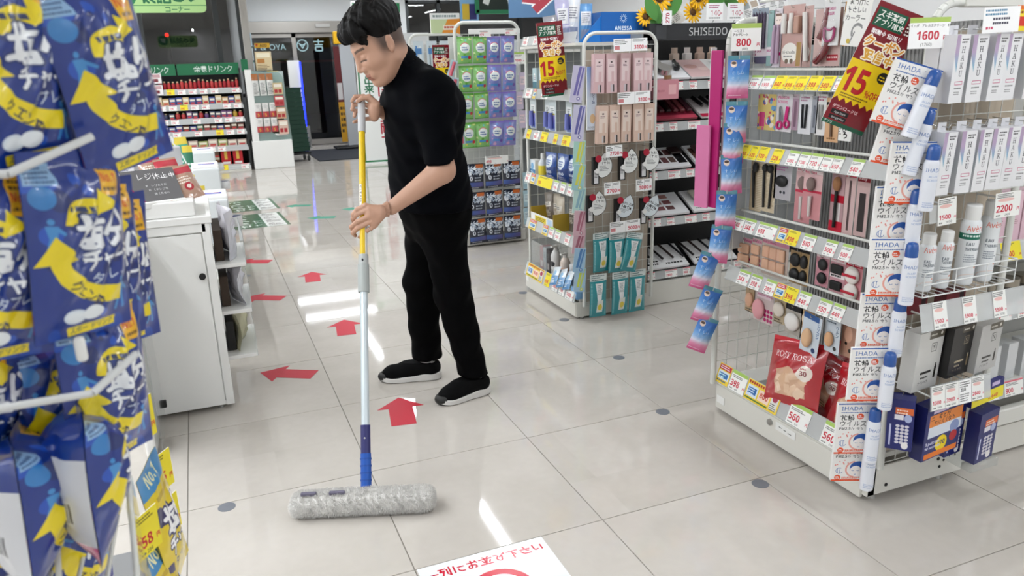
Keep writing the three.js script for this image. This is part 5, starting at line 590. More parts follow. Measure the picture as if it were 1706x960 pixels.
{ // grid side of the middle end
  const tube = (yt, xs, bg, mid, word) => xs.forEach((x, i) => {
    const t = thing('foundation_pack', `${word} slim tube pack, ${ORD[i]} from left on middle grid`, 'pack', `${word} tube packs on the middle grid`);
    const h = 0.19, w = 0.058;
    carton('carton', w, h, 0.035, { f: print(80, 250, (c, W, H) => { R(c, 0, 0, W, H, bg); R(c, W * 0.14, H * 0.14, W * 0.7, H * 0.56, mid); R(c, W * 0.42, H * 0.2, W * 0.16, H * 0.035, '#3a2a30'); lines(c, W * 0.25, H * 0.28, W * 0.5, 2, 4, '#8a6a70'); R(c, W * 0.46, H * 0.45, W * 0.26, H * 0.3, bg); R(c, W * 0.44, H * 0.78, W * 0.1, H * 0.19, '#c8c8cc'); R(c, W * 0.6, H * 0.78, W * 0.12, H * 0.19, '#4a4648'); }, bg), rest: mat(bg, 0.4) }, t, { finish: 'gloss', cy: -h / 2 });
    hook(t, 0.006, -0.06, 0.07); put(t, FBG, x - 2.0, yt, 0.06 + 0.004 * (i % 2), 0.08 * (i % 3 - 1), 0, i % 2 ? 0.02 : -0.02);
  });
  tube(1.4, [2.07, 2.133, 2.215, 2.29, 2.345], '#d9b6b8', '#e8d2d2', 'pink'); tube(1.15, [2.092, 2.154, 2.224, 2.293, 2.361], '#dcbfae', '#ead8cc', 'beige');
  const lab = (l, x, y, w, h, p, extra) => { const t = thing('price_label', l, 'price card'); card('label_sheet', w, h, print(w * 1000, h * 1000, (c, W, H) => { lines(c, 6, 6, W * 0.4, 3, 4, '#444'); if (W > 120) R(c, 6, H * 0.55, W * 0.15, H * 0.3, '#d8888c'); c.strokeStyle = '#bbb'; c.strokeRect(W * 0.52, 2, 1, H - 4); lines(c, W * 0.56, 6, W * 0.38, 2, 3, '#666'); T(c, p.slice(0, -1), W - 4 - H * 0.26, H * 0.84, H * 0.42, '#c8102e', { align: 'right' }); J(c, '円', W - H * 0.28, H * 0.6, H * 0.24, '#c8102e', { w: 0.13 }); }), t, { cy: -h / 2 }); mesh('card_holder', G().rod([0, -0.01, -0.002], [0, -0.01, -0.09], 0.002).geo, railClear, t); put(t, FBG, x - 2.0, y, 0.1, 0, 0, 0.02); };
  lab('wide white card priced 3100 over the pink tube packs', 2.228, 1.468, 0.19, 0.06, '3100円'); lab('wide white card priced 3100 over the beige tube packs', 2.253, 1.212, 0.19, 0.058, '3100円'); lab('white card priced 2700 under the beige tube packs', 2.141, 0.952, 0.095, 0.058, '2700円'); lab('white card priced 2700 above the left lower leaflet', 2.132, 0.765, 0.095, 0.064, '2700円'); lab('red and cream card priced 3000 on middle grid', 2.32, 0.766, 0.094, 0.062, '3000円'); lab('wide card priced 5000 over the teal pouches', 2.21, 0.556, 0.182, 0.06, '5000円');
  // black cartons with leaf shaped cards
  const leaf = (up) => { const s = new THREE.Shape(); s.moveTo(-0.03, -0.045); s.quadraticCurveTo(-0.055, 0.02, 0.005, 0.072); s.quadraticCurveTo(0.06, 0.03, 0.045, -0.02); s.quadraticCurveTo(0.03, -0.055, -0.01, -0.056); s.quadraticCurveTo(-0.025, -0.055, -0.03, -0.045); return s; };
  const lf = (reg, l, x, y, rz, flip) => {
    const t = thing('eyeliner_pack', l, 'pack', 'black packs with leaf cards');
    carton('carton', 0.035, 0.14, 0.02, { f: print(50, 190, (c, w, h) => { R(c, 0, 0, w, h, '#141416'); R(c, 8, 90, 34, 92, '#e8e8ea'); lines(c, 12, 104, 26, 5, 4, '#555'); }), rest: black }, t, { cy: -0.09 }).position.x = -0.03;
    const g = new THREE.ShapeGeometry(leaf(), 12), p = g.attributes.position, uv = g.attributes.uv; for (let i = 0; i < p.count; i++) uv.setXY(i, (p.getX(i) + 0.055) / 0.11, (p.getY(i) + 0.057) / 0.13); const m = mesh('leaf_card', uvTo(g, reg), pm(reg, 'paper'), t); m.position.set(0.012, -0.07, 0.014); m.rotation.z = rz; if (flip) m.rotation.z += 2.6;
    const o = G(); const pts = leaf().getPoints(14); for (let i = 0; i < pts.length - 1; i++) o.rod([pts[i].x, pts[i].y, 0], [pts[i + 1].x, pts[i + 1].y, 0], 0.0013, 4); mesh('leaf_rim', o.geo, black, m);
    mesh('round_badge', G().cyl(0.018, 0.018, 0.003, 0, 0, 0, HP).geo, mat(0xb02038, 0.4), t).position.set(-0.022, -0.028, 0.02);
    mesh('white_badge', G().cyl(0.013, 0.013, 0.003, 0, 0, 0, HP, 0, 0, 9).geo, mat(0xf0f0ee, 0.4), t).position.set(-0.03, -0.09, 0.02);
    hook(t, 0.0, -0.06, 0.06); put(t, FBG, x - 2.0, y, 0.06, 0, 0, 0);
  };
  const lr = print(150, 180, (c, w, h) => { R(c, 0, 0, w, h, '#eef0ee'); J(c, 'うるおい', 40, 40, 22, '#222', { w: 0.12 }); J(c, 'くすみに', 52, 66, 20, '#222', { w: 0.12 }); lines(c, 40, 96, 70, 4, 5, '#888'); });
  const lr2 = print(150, 180, (c, w, h) => { R(c, 0, 0, w, h, '#e4edf2'); J(c, '毛穴レス肌', 30, 60, 20, '#222', { w: 0.13 }); J(c, '小顔下地', 34, 86, 22, '#222', { w: 0.13 }); lines(c, 36, 114, 70, 3, 5, '#888'); });
  lf(lr, 'black pack with white leaf card, left one of upper three', 2.085, 0.915, 0); lf(lr, 'black pack with white leaf card, middle one of upper three', 2.238, 0.925, -0.05); lf(lr, 'black pack with white leaf card, right one of upper three', 2.366, 0.93, -0.1);
  lf(lr, 'black pack with white leaf card, left one of lower three', 2.052, 0.72, 0); lf(lr2, 'black pack with pale blue leaf card, middle of lower three', 2.215, 0.69, -0.35); lf(lr2, 'black pack with pale blue leaf card, right of lower three', 2.37, 0.68, -0.5);
  // teal shampoo pouches
  const teal = print(140, 320, (c, w, h) => { R(c, 0, 0, w, h, '#0f8a93'); R(c, 0, 0, w, 50, '#d8e0de'); lines(c, 14, 10, 110, 3, 7, '#466'); P(c, [[40, 66], [104, 66], [86, 206], [58, 206]], '#eceeee'); lines(c, 56, 80, 34, 7, 5, '#7a8a8c'); P(c, [[54, 196], [108, 190], [100, 284], [50, 284]], '#e2e4dc'); disc(c, 78, 244, 18, '#dcc83a', 24); for (let i = 0; i < 24; i++) { R(c, 8, 70 + i * 10, 9, 4, '#a8dadc'); R(c, w - 17, 70 + i * 10, 9, 4, '#a8dadc'); } }, '#0f8a93');
  const tb = mat(0x0c6f78, 0.3);
  [[2.086, 0.5, 0.02], [2.174, 0.49, 0.0], [2.278, 0.485, -0.2]].forEach(([x, y, rz], i) => { const t = thing('tube_pouch', `teal pouch with white tube print, ${ORD[i]} in upper row at grid foot`, 'pouch', 'teal pouches at the middle grid foot'); pouch('pouch', 0.1, 0.215, 0.035, teal, tb, t, { seed: i, crinkle: 0.05 }); hook(t, -0.01, -0.06, 0.06); put(t, FBG, x - 2.0, y, 0.07 + 0.012 * i, 0, 0.03, rz); });
  [[2.066, 0.277], [2.2, 0.273], [2.306, 0.273]].forEach(([x, y], i) => { const t = thing('tube_pouch', `teal pouch with white tube print, ${ORD[i]} in bottom row at grid foot`, 'pouch', 'teal pouches at the middle grid foot'); pouch('pouch', 0.1, 0.24, 0.035, teal, tb, t, { seed: i + 5, crinkle: 0.05 }); hook(t, -0.01, -0.06, 0.06); put(t, FBG, x - 2.0, y, 0.075, 0, 0.03, 0); });
}
// things on top of the middle end
{
  const t = thing('display_stand', 'blue sunscreen display box on top of the middle shelf', 'display');
  carton('box', 0.26, 0.15, 0.16, { f: print(320, 180, (c, w, h) => { R(c, 0, 0, w, h, '#0d5fae'); T(c, 'ANESSA', w / 2, h * 0.6, 34, '#e8f0f8', { align: 'center' }); c.strokeStyle = '#e8f0f8'; c.lineWidth = 3; c.beginPath(); c.arc(w / 2, h * 0.22, 14, 0, 7); c.stroke(); for (let k = 0; k < 12; k++) { const a = k * PI / 6; c.beginPath(); c.moveTo(w / 2 + 18 * Math.cos(a), h * 0.22 + 18 * Math.sin(a)); c.lineTo(w / 2 + 26 * Math.cos(a), h * 0.22 + 26 * Math.sin(a)); c.stroke(); } }, '#0d5fae'), rest: mat(0x0d5fae, 0.4) }, t);
  mesh('side_wing', G().plate(poly([[-0.13, 0], [-0.26, 0.0], [-0.13, 0.13]]), 0.004, 0, 0, 0, 0.07).geo, mat(0x1470c2, 0.4), t);
  t.position.set(2.33, 1.458, -1.36);
  const items = [['clear_pack', 'clear pack with grey product leaning on top of middle shelf', 0x9a9aa0, 1.96, 0.14, 0.3], ['tall_pack', 'pale lilac tall pack on top of middle shelf', 0xb9b6d6, 2.03, 0.22, 0.12], ['tall_pack', 'white tall pack beside the lilac one on top', 0xdfe3ea, 2.1, 0.24, -0.1], ['tall_pack', 'blue tipped tall pack in front of the sunscreen box', 0x5f9ad0, 2.17, 0.2, 0.0]];
  for (const [n, l, col, x, h, rz] of items) { const k = thing(n, l, 'pack'); const hx = '#' + col.toString(16).padStart(6, '0'); pouch('pouch', 0.075, h, 0.04, print(80, 200, (c, w, H) => { R(c, 0, 0, w, H, hx); R(c, 10, 40, 60, 70, '#e8e8ea'); lines(c, 16, 50, 46, 5, 5, '#556'); R(c, 10, 130, 60, 50, '#8a94b0'); }, hx), mat(hx, 0.3), k, { seed: x }); put(k, frame(x, 0, -1.4, -0.2), 0, 1.458 + h, 0, 0, 0, rz * 0.5); }
}
{ // red sign board hanging far behind the middle shelf
  const t = thing('hanging_poster', 'red and white lettered poster hanging behind the middle shelf', 'poster');
  card('sheet', 0.5, 0.42, print(260, 218, (c, w, h) => { R(c, 0, 0, w, h, '#5a7fa6'); c.lineJoin = 'round'; for (const [col, lw] of [['#f4f4f4', 44], ['#b4404e', 32]]) { c.strokeStyle = col; c.lineWidth = lw; c.beginPath(); c.moveTo(30, 20); c.lineTo(110, 30); c.lineTo(70, 110); c.moveTo(140, 30); c.lineTo(220, 40); c.lineTo(180, 130); c.lineTo(110, 190); c.moveTo(60, 140); c.lineTo(130, 150); c.stroke(); } }), t, { cy: 0 });
  t.position.set(2.88, 1.93, -3.6); t.rotation.y = -0.3; mesh('hanger', G().rod([-0.2, 0.2, 0], [-0.2, 0.77, 0], 0.003).rod([0.2, 0.2, 0], [0.2, 0.77, 0], 0.003).geo, steel, t);
}

// ------------------------------------------------------------------ cosmetics wall shelf behind the middle end (faces the camera)
{
  const X0 = 2.44, X1 = 3.9, Z = -1.2, W = X1 - X0, cx = (X0 + X1) / 2;
  const g = thing('cosmetics_shelf', 'black backed cosmetics shelf unit with white lettered header', 'shelf');
  mesh('back_panel', bx(W, 1.36, 0.02, cx, 0.82, Z - 0.36), mat(0x0e0e10, 0.5), g);
  mesh('side_panel', bx(0.02, 1.36, 0.36, X0 + 0.01, 0.82, Z - 0.18), mat(0x131315, 0.5), g); mesh('side_panel', bx(0.02, 1.36, 0.36, X1 - 0.01, 0.82, Z - 0.18), mat(0x131315, 0.5), g);
  const hd = carton('header', W, 0.085, 0.06, { f: print(1400, 92, (c, w, h) => { R(c, 0, 0, w, h, '#232427'); R(c, 40, 10, 60, 72, '#3b3d40'); T(c, 'SHISEIDO', 232, 68, 58, '#d5d5d5', { light: true, sx: 0.95 }); }, '#232427'), rest: mat(0x1c1d20, 0.4) }, g, { finish: 'gloss' }); hd.position.set(cx, 1.46, Z - 0.03);
  mesh('base_plinth', bx(W, 0.13, 0.36, cx, 0.068, Z - 0.18), gondolaWhite, g);
  const levels = [[1.235, '#e8e8e8'], [1.02, '#8a2a3a'], [0.755, '#e8e8e8'], [0.49, '#e4e4e4'], [0.18, '#e8e8e8']];
  levels.forEach(([y], i) => {
    mesh('shelf', bx(W - 0.04, 0.014, 0.3, cx, y, Z - 0.19), mat(0x1a1a1c, 0.4), g);
    const cards = []; for (let k = 0; k < 12; k++) { const a = X0 + 0.03 + k * 0.12; if (i === 1 && k > 2 && k < 5) continue; cards.push([a - 2.0, a - 2.0 + 0.05 + 0.03 * ((k + i) % 2), ['1200', '2800', '900', '3200'][(k + i) % 4], 'p']); }
    priceRail(g, frame(2.0, 0, Z, 0), X0 - 1.98, X1 - 2.02, y + 0.012, 0.045, -0.02, 0.15, cards);
  });
  const trayGeo = (w) => bx(w, 0.012, 0.17);
  const GR = 'testers on the cosmetics shelf';
  // each display tray is a slanted board; its testers are separate things
  const tray = (l, x, y, w, draw, bg = '#e9e9ea') => { const t = thing('tester_tray', l, 'tray', 'slanted tester trays'); const b = carton('board', w, 0.012, 0.19, { t: print(w * 700, 150, draw, bg), rest: mat(bg, 0.4) }, t, { finish: 'gloss', cy: 0 }); mesh('tray_support', bx(w * 0.9, 0.05, 0.01, 0, -0.02, -0.08), mat(0x222224, 0.5), t); put(t, frame(x, 0, Z - 0.1, 0), 0, y + 0.072, 0, 0, 0.5); return t; };
  const tester = (n, l, geo, m, x, y, dz, rx, ry = 0, rz = 0) => { const t = solid(n, geo, m, l, 'tester', GR); put(t, frame(x, 0, Z - 0.1, 0), 0, y, dz, ry, rx, rz); };
  const l0 = levels[0][0], l1 = levels[1][0], l2 = levels[2][0], l3 = levels[3][0], l4 = levels[4][0];
  tray('white compact tester tray with dark bottle, top cosmetics shelf left', 2.6, l0, 0.22, (c, w, h) => { R(c, 0, 0, w, h, '#ececee'); lines(c, 20, 20, 60, 3, 6, '#999'); });
  tray('pink photo tray beside the compacts on top cosmetics shelf', 2.8, l0, 0.16, (c, w, h) => { R(c, 0, 0, w, h, '#d8b4b4'); disc(c, 40, 60, 30, '#c89a94', 18); disc(c, 90, 80, 24, '#e6c8c4', 14); });
  tray('white tray with picture of tubes on top cosmetics shelf', 2.98, l0, 0.2, (c, w, h) => { R(c, 0, 0, w, h, '#ececec'); R(c, 30, 20, 22, 110, '#cfcfd2'); R(c, 80, 20, 22, 110, '#d8b8a8'); });
  for (const [dx, dz, l] of [[2.54, 0.0, 'upper silver compact on the top tester tray'], [2.57, 0.06, 'lower silver compact on the top tester tray']]) tester('compact', l, G().cyl(0.042, 0.045, 0.024, 0, 0, 0, 0, 0, 0, 24).cyl(0.043, 0.043, 0.004, 0, 0.014, 0, 0, 0, 0, 24).geo, mat(0xb8b6b4, 0.2, { metalness: 0.8 }), dx, l0 + 0.105 - dz * 0.5, dz - 0.02, 0.5);
  tester('nail_bottle', 'dark glass bottle lying on the top tester tray', G().rbox(0.034, 0.03, 0.05, 0.01, 0, 0, 0.02).cyl(0.01, 0.012, 0.035, 0, 0, -0.02, HP).geo, mat(0x17181a, 0.12), 2.67, l0 + 0.1, 0.0, 0.5, -0.3);
  for (let k = 0; k < 4; k++) tester('small_jar', `small pale box, ${ORD[k]} in the back row of top cosmetics shelf`, G().rbox(0.045, 0.05, 0.04, 0.006, 0, 0.025, 0).cyl(0.018, 0.018, 0.03, 0, 0.065, 0).geo, mat([0xcbb6a6, 0xd8d0cc, 0xc4a898, 0xd2b8a4][k], 0.4), 2.74 + k * 0.085, l0 + 0.11, -0.12, 0);
  { const t = thing('pink_display', 'pink tester display box hanging at left of second cosmetics level', 'display'); carton('box', 0.15, 0.1, 0.07, { f: print(180, 120, (c, w, h) => { R(c, 0, 0, w, h, '#d08c96'); R(c, 100, 30, 60, 60, '#e8b4b8'); T(c, 'BLUSH', 14, 74, 18, '#8a3a48', { light: true }); }), rest: mat(0xcf8a94, 0.4) }, t); mesh('jar', G().cyl(0.02, 0.02, 0.02, 0.02, 0.112, 0.01).geo, mat(0x8a6a48, 0.3), t); put(t, frame(2.52, 0, Z, 0), 0, 1.16, 0.02, 0.1); }
  tray('dark red lipstick tray on second cosmetics level, left', 2.62, l1, 0.3, (c, w, h) => { R(c, 0, 0, w, h, '#7a2434'); R(c, 0, h - 26, w, 26, '#b8475a'); }, '#7a2434'); tray('pale lipstick tray on second cosmetics level, right', 2.93, l1, 0.26, (c, w, h) => { R(c, 0, 0, w, h, '#d8d0d0'); R(c, 0, h - 26, w, 26, '#b8304c'); }, '#d8d0d0');
  for (let k = 0; k < 6; k++) tester('lip_palette', `dark lip gloss tester, ${ORD[k]} in left lipstick tray`, G().rbox(0.03, 0.014, 0.13, 0.004, 0, 0, 0).rbox(0.02, 0.004, 0.06, 0.002, 0, 0.008, 0.03).geo, mat([0x3a2226, 0x4a262c, 0x2a1a1c, 0x5a2a30, 0x6a3438, 0x40222a][k], 0.25), 2.51 + k * 0.045, l1 + 0.1, 0, 0.5);
  for (let k = 0; k < 5; k++) tester('lipstick', `black cased lipstick, ${ORD[k]} in right lipstick tray`, G().cyl(0.011, 0.011, 0.07, 0, 0, -0.02, HP, 0, 0, 12).cyl(0.009, 0.009, 0.02, 0, 0, 0.024, HP, 0, 0, 12).geo, mat(0x161416, 0.2), 2.83 + k * 0.05, l1 + 0.105, 0, 0.5, 0.25);
  tray('white eyeshadow palette tray on third cosmetics level, left', 2.6, l2, 0.28, (c, w, h) => { R(c, 0, 0, w, h, '#e6e6e8'); for (let i = 0; i < 4; i++) for (let j = 0; j < 2; j++) R(c, 16 + i * 34, 20 + j * 56, 28, 40, ['#5a4a44', '#7a5a54', '#3a2e2c', '#6a4648'][(i + j) % 4]); R(c, 152, 14, 40, 110, '#1c1c1e'); }); tray('white eyeshadow palette tray on third cosmetics level, right', 2.92, l2, 0.28, (c, w, h) => { R(c, 0, 0, w, h, '#e2e2e4'); for (let i = 0; i < 5; i++) R(c, 14 + i * 36, 24, 30, 80, ['#6a4a40', '#8a5a4a', '#4a3432', '#9a6a5a', '#503a36'][i]); });
  for (let k = 0; k < 3; k++) tester('eyeshadow_palette', `dark eyeshadow palette, ${ORD[k]} on third cosmetics level`, G().rbox(0.07, 0.012, 0.06, 0.004, 0, 0, 0).geo, mat([0x221a1a, 0x2c2020, 0x4a3434][k], 0.3), 2.53 + k * 0.16, l2 + 0.11, -0.02, 0.5);
  tray('white concealer tray on fourth cosmetics level, left', 2.6, l3, 0.28, (c, w, h) => { R(c, 0, 0, w, h, '#e8e8ea'); for (let i = 0; i < 3; i++) for (let j = 0; j < 3; j++) R(c, 20 + i * 44, 14 + j * 40, 36, 26, ['#8a5a5c', '#6a4a4a', '#a87a74'][(i + j) % 3]); }); tray('white cream tester tray on fourth cosmetics level, right', 2.92, l3, 0.3, (c, w, h) => { R(c, 0, 0, w, h, '#ebebec'); lines(c, 20, 110, 150, 2, 7, '#888'); });
  for (let k = 0; k < 3; k++) tester('cream_tube', `pale beige cream tube, ${ORD[k]} on fourth cosmetics level`, G().rbox(0.045, 0.016, 0.1, 0.008, 0, 0, 0).rbox(0.03, 0.018, 0.025, 0.004, 0, 0, 0.058).geo, mat(0xc6c0b2, 0.35), 2.83 + k * 0.07, l3 + 0.105, 0, 0.5, 0.15);
  tray('white eyeliner tray on bottom cosmetics level, left', 2.6, l4, 0.3, (c, w, h) => { R(c, 0, 0, w, h, '#ececec'); lines(c, 16, 100, 90, 2, 9, '#222'); lines(c, 110, 120, 70, 1, 9, '#222'); }); tray('white eyeliner tray on bottom cosmetics level, right', 2.94, l4, 0.3, (c, w, h) => { R(c, 0, 0, w, h, '#e6e6e6'); lines(c, 20, 110, 120, 2, 9, '#222'); });
  for (let k = 0; k < 9; k++) tester('eyeliner_pen', `black eyeliner pen, ${ORD[k]} from left on bottom cosmetics level`, G().cyl(0.007, 0.006, 0.13, 0, 0, 0, HP, 0, 0, 10).cyl(0.0075, 0.0075, 0.03, 0, 0, -0.05, HP, 0, 0, 10).geo, mat([0x18181a, 0x1c1414, 0x2a1c18][k % 3], 0.3), 2.5 + k * 0.07, l4 + 0.105, 0, 0.5, 0.35);
}
{ // sunflowers, leaves and price cards over the cosmetics header
  [[2.44, 1.58, 0.05], [2.52, 1.67, 0.07], [2.6, 1.7, 0.05], [2.73, 1.6, 0.055], [2.76, 1.67, 0.06], [2.82, 1.68, 0.05], [3.04, 1.69, 0.06]].forEach(([x, y, r], i) => { const f = thing('sunflower', `artificial sunflower, ${ORD[i]} from left above the cosmetics header`, 'flower', 'sunflowers over the cosmetics shelf'); sunflower(f, r); mesh('stem', G().rod([0, 0, -0.004], [0, -0.1, -0.03], 0.003).geo, mat(0x3c6a24, 0.6), f); f.position.set(x, y, -1.24); f.rotation.set(-0.2, -0.3 + 0.1 * i, i); });
  const ls = new THREE.Shape(); ls.moveTo(0, -0.07); ls.quadraticCurveTo(0.06, -0.01, 0, 0.08); ls.quadraticCurveTo(-0.06, -0.01, 0, -0.07);
  [[2.46, 1.62, 0.3], [2.49, 1.57, -0.2], [2.6, 1.63, -0.7], [2.97, 1.64, 0.8], [2.88, 1.67, -1.2]].forEach(([x, y, rz], i) => { const o = solid('artificial_leaf', G().plate(ls, 0.001, 0.0006).geo, mat(0x3f7d2c, 0.5), `green artificial leaf, ${ORD[i]} from left above cosmetics header`, 'leaf', 'leaves over the cosmetics shelf'); o.position.set(x, y, -1.22); o.rotation.set(-0.2, -0.3, rz); });
  [[2.82, '140', 'left white card priced 140 above the cosmetics header'], [2.955, '140', 'right white card priced 140 above the cosmetics header']].forEach(([x, p, l]) => { const t = thing('price_label', l, 'price card'); card('label_sheet', 0.1, 0.085, print(120, 100, (c, w, h) => { lines(c, 20, 12, 80, 2, 6, '#b05a7a'); T(c, p, 30, 74, 44, '#b02a44', { light: true }); J(c, '円', 98, 54, 16, '#b02a44'); lines(c, 20, 84, 80, 1, 7, '#777'); }), t, { cy: 0 }); t.position.set(x, 1.6, -1.17); t.rotation.y = -0.1; mesh('holder', G().rod([0, -0.04, -0.002], [0, -0.055, -0.02], 0.003).geo, railClear, t); });
  { const t = thing('price_label', 'small white card reading 270 sideways near the sunflowers', 'price card'); card('label_sheet', 0.07, 0.055, print(90, 70, (c, w, h) => { T(c, '270', 10, 52, 40, '#b02a44'); }), t, { cy: 0 }); t.position.set(2.52, 1.57, -1.16); t.rotation.z = HP; }
  [[3.16, 1.62, 0.2], [3.3, 1.66, -0.2], [2.62, 1.57, 0.5]].forEach(([x, y, rz], i) => { const t = thing('leaflet', `white printed leaflet, ${ORD[i]} over the cosmetics header`, 'leaflet'); card('sheet', 0.16, 0.11, print(160, 110, (c, w, h) => { for (let k = 0; k < 3; k++) { R(c, 8 + k * 50, 10, 40, 34, ['#b8c4c8', '#c8b8a8', '#a8a4b4'][k]); lines(c, 8 + k * 50, 52, 40, 5, 4, '#777'); } }), t, { cy: 0 }); t.position.set(x, y, -1.26 - 0.02 * i); t.rotation.set(-0.3, -0.2, rz); });
}
// ------------------------------------------------------------------ floor stickers
{
  const arrow = (label, x, z, dx, dz, col, group) => { const s = poly([[0, 0.135], [0.097, 0.03], [0.05, 0.03], [0.05, -0.135], [-0.05, -0.135], [-0.05, 0.03], [-0.097, 0.03]]); const o = solid('floor_arrow', G().plate(s, 0.0006, 0, 0, 0, 0, -HP).geo, mat(col, 0.55), label, 'floor sticker', group); o.position.set(x, 0.0004, z); o.rotation.y = Math.atan2(-dx, -dz); };
  const red = 0xc4283c, grn = 0x2f8f74, g1 = 'red floor arrows', g2 = 'green floor arrows';
  arrow('nearest red floor arrow, left of the near black shoe', 0.82, -0.44, 0.16, -0.99, red, g1); arrow('red floor arrow right behind the mop pole', 0.8, -1.62, 0.12, -0.99, red, g1); arrow('small red floor arrow left of the grey pole joint', 0.785, -2.8, 0.1, -0.99, red, g1);
  arrow('nearest red arrow pointing left at the white cabinet foot', 0.43, -1.07, -0.86, -0.5, red, g1); arrow('middle red arrow pointing left by the bag shelves', 0.43, -2.43, -0.86, -0.5, red, g1); arrow('farthest red arrow pointing left near the coin machines', 0.44, -3.46, -0.88, -0.45, red, g1);
  arrow('green floor arrow farthest left beyond the green mats', 1.05, -5.8, -0.93, -0.36, grn, g2); arrow('green floor arrow nearest the camera', 1.17, -4.99, -0.93, -0.36, grn, g2); arrow('green floor arrow right behind the yellow pole', 1.55, -5.3, -0.93, -0.36, grn, g2);
  [[1.928, -1.192, 'grey floor dot under middle shelf corner'], [1.917, -0.567, 'small grey floor dot between two shelf ends'], [1.782, 0.028, 'chipped grey floor dot at a tile corner'], [1.774, 0.632, 'large grey floor dot beside right shelf base'], [0.119, 0.029, 'grey floor dot left of the mop head'], [1.924, -1.777, 'grey floor dot at far end of middle shelf'], [0.37, -3.05, 'grey floor dot near the coin machines']].forEach(([x, z, l], i) => { const o = solid('floor_dot', G().cyl(0.028, 0.028, 0.0006, 0, 0, 0, 0, 0, 0, 28).geo, mat(0x787c84, 0.4), l, 'floor sticker', 'grey floor dots'); o.position.set(x, 0.0005, z); });
  const flat = (name, label, w, h, reg, x, z, ry) => { const t = thing(name, label, 'floor sticker'); carton('sheet', w, 0.0008, h, { t: reg, rest: white }, t, { finish: 'gloss', cy: 0 }); t.position.set(x, 0.0006, z); t.rotation.y = ry; };
  flat('queue_sign', 'white floor sign with red Japanese queue lettering and red circle', 0.385, 0.55, print(640, 914, (c, w, h) => { R(c, 0, 0, w, h, '#eef0f2'); J(c, '一列にお並び下さい', 18, 40, 66, '#cf2038', { w: 0.12 }); disc(c, w / 2, 300, 150, '#cf2038'); disc(c, w / 2, 300, 112, '#eef0f2'); lines(c, 80, 560, 480, 4, 20, '#cf2038'); }), 0.797, 0.878, 0.0);
  [[-6.1, 'far green and white self checkout floor mat'], [-5.16, 'near green and white self checkout floor mat']].forEach(([z, l]) => flat('floor_mat', l, 0.5, 0.74, print(300, 440, (c, w, h) => { R(c, 0, 0, w, h, '#256b46'); c.save(); c.translate(20, 430); c.rotate(-HP); J(c, 'セルフレジ', 10, 4, 78, '#eef2ee', { w: 0.14 }); J(c, 'こちらです', 10, 96, 50, '#eef2ee', { w: 0.13 }); c.restore(); R(c, 176, 8, 106, 424, '#e9ece9'); for (let i = 0; i < 4; i++) { lines(c, 190, 40 + i * 104, 80, 4, 8, '#555'); R(c, 196, 24 + i * 104, 26, 20, '#888'); } }), 0.6, z, 0.05));
}
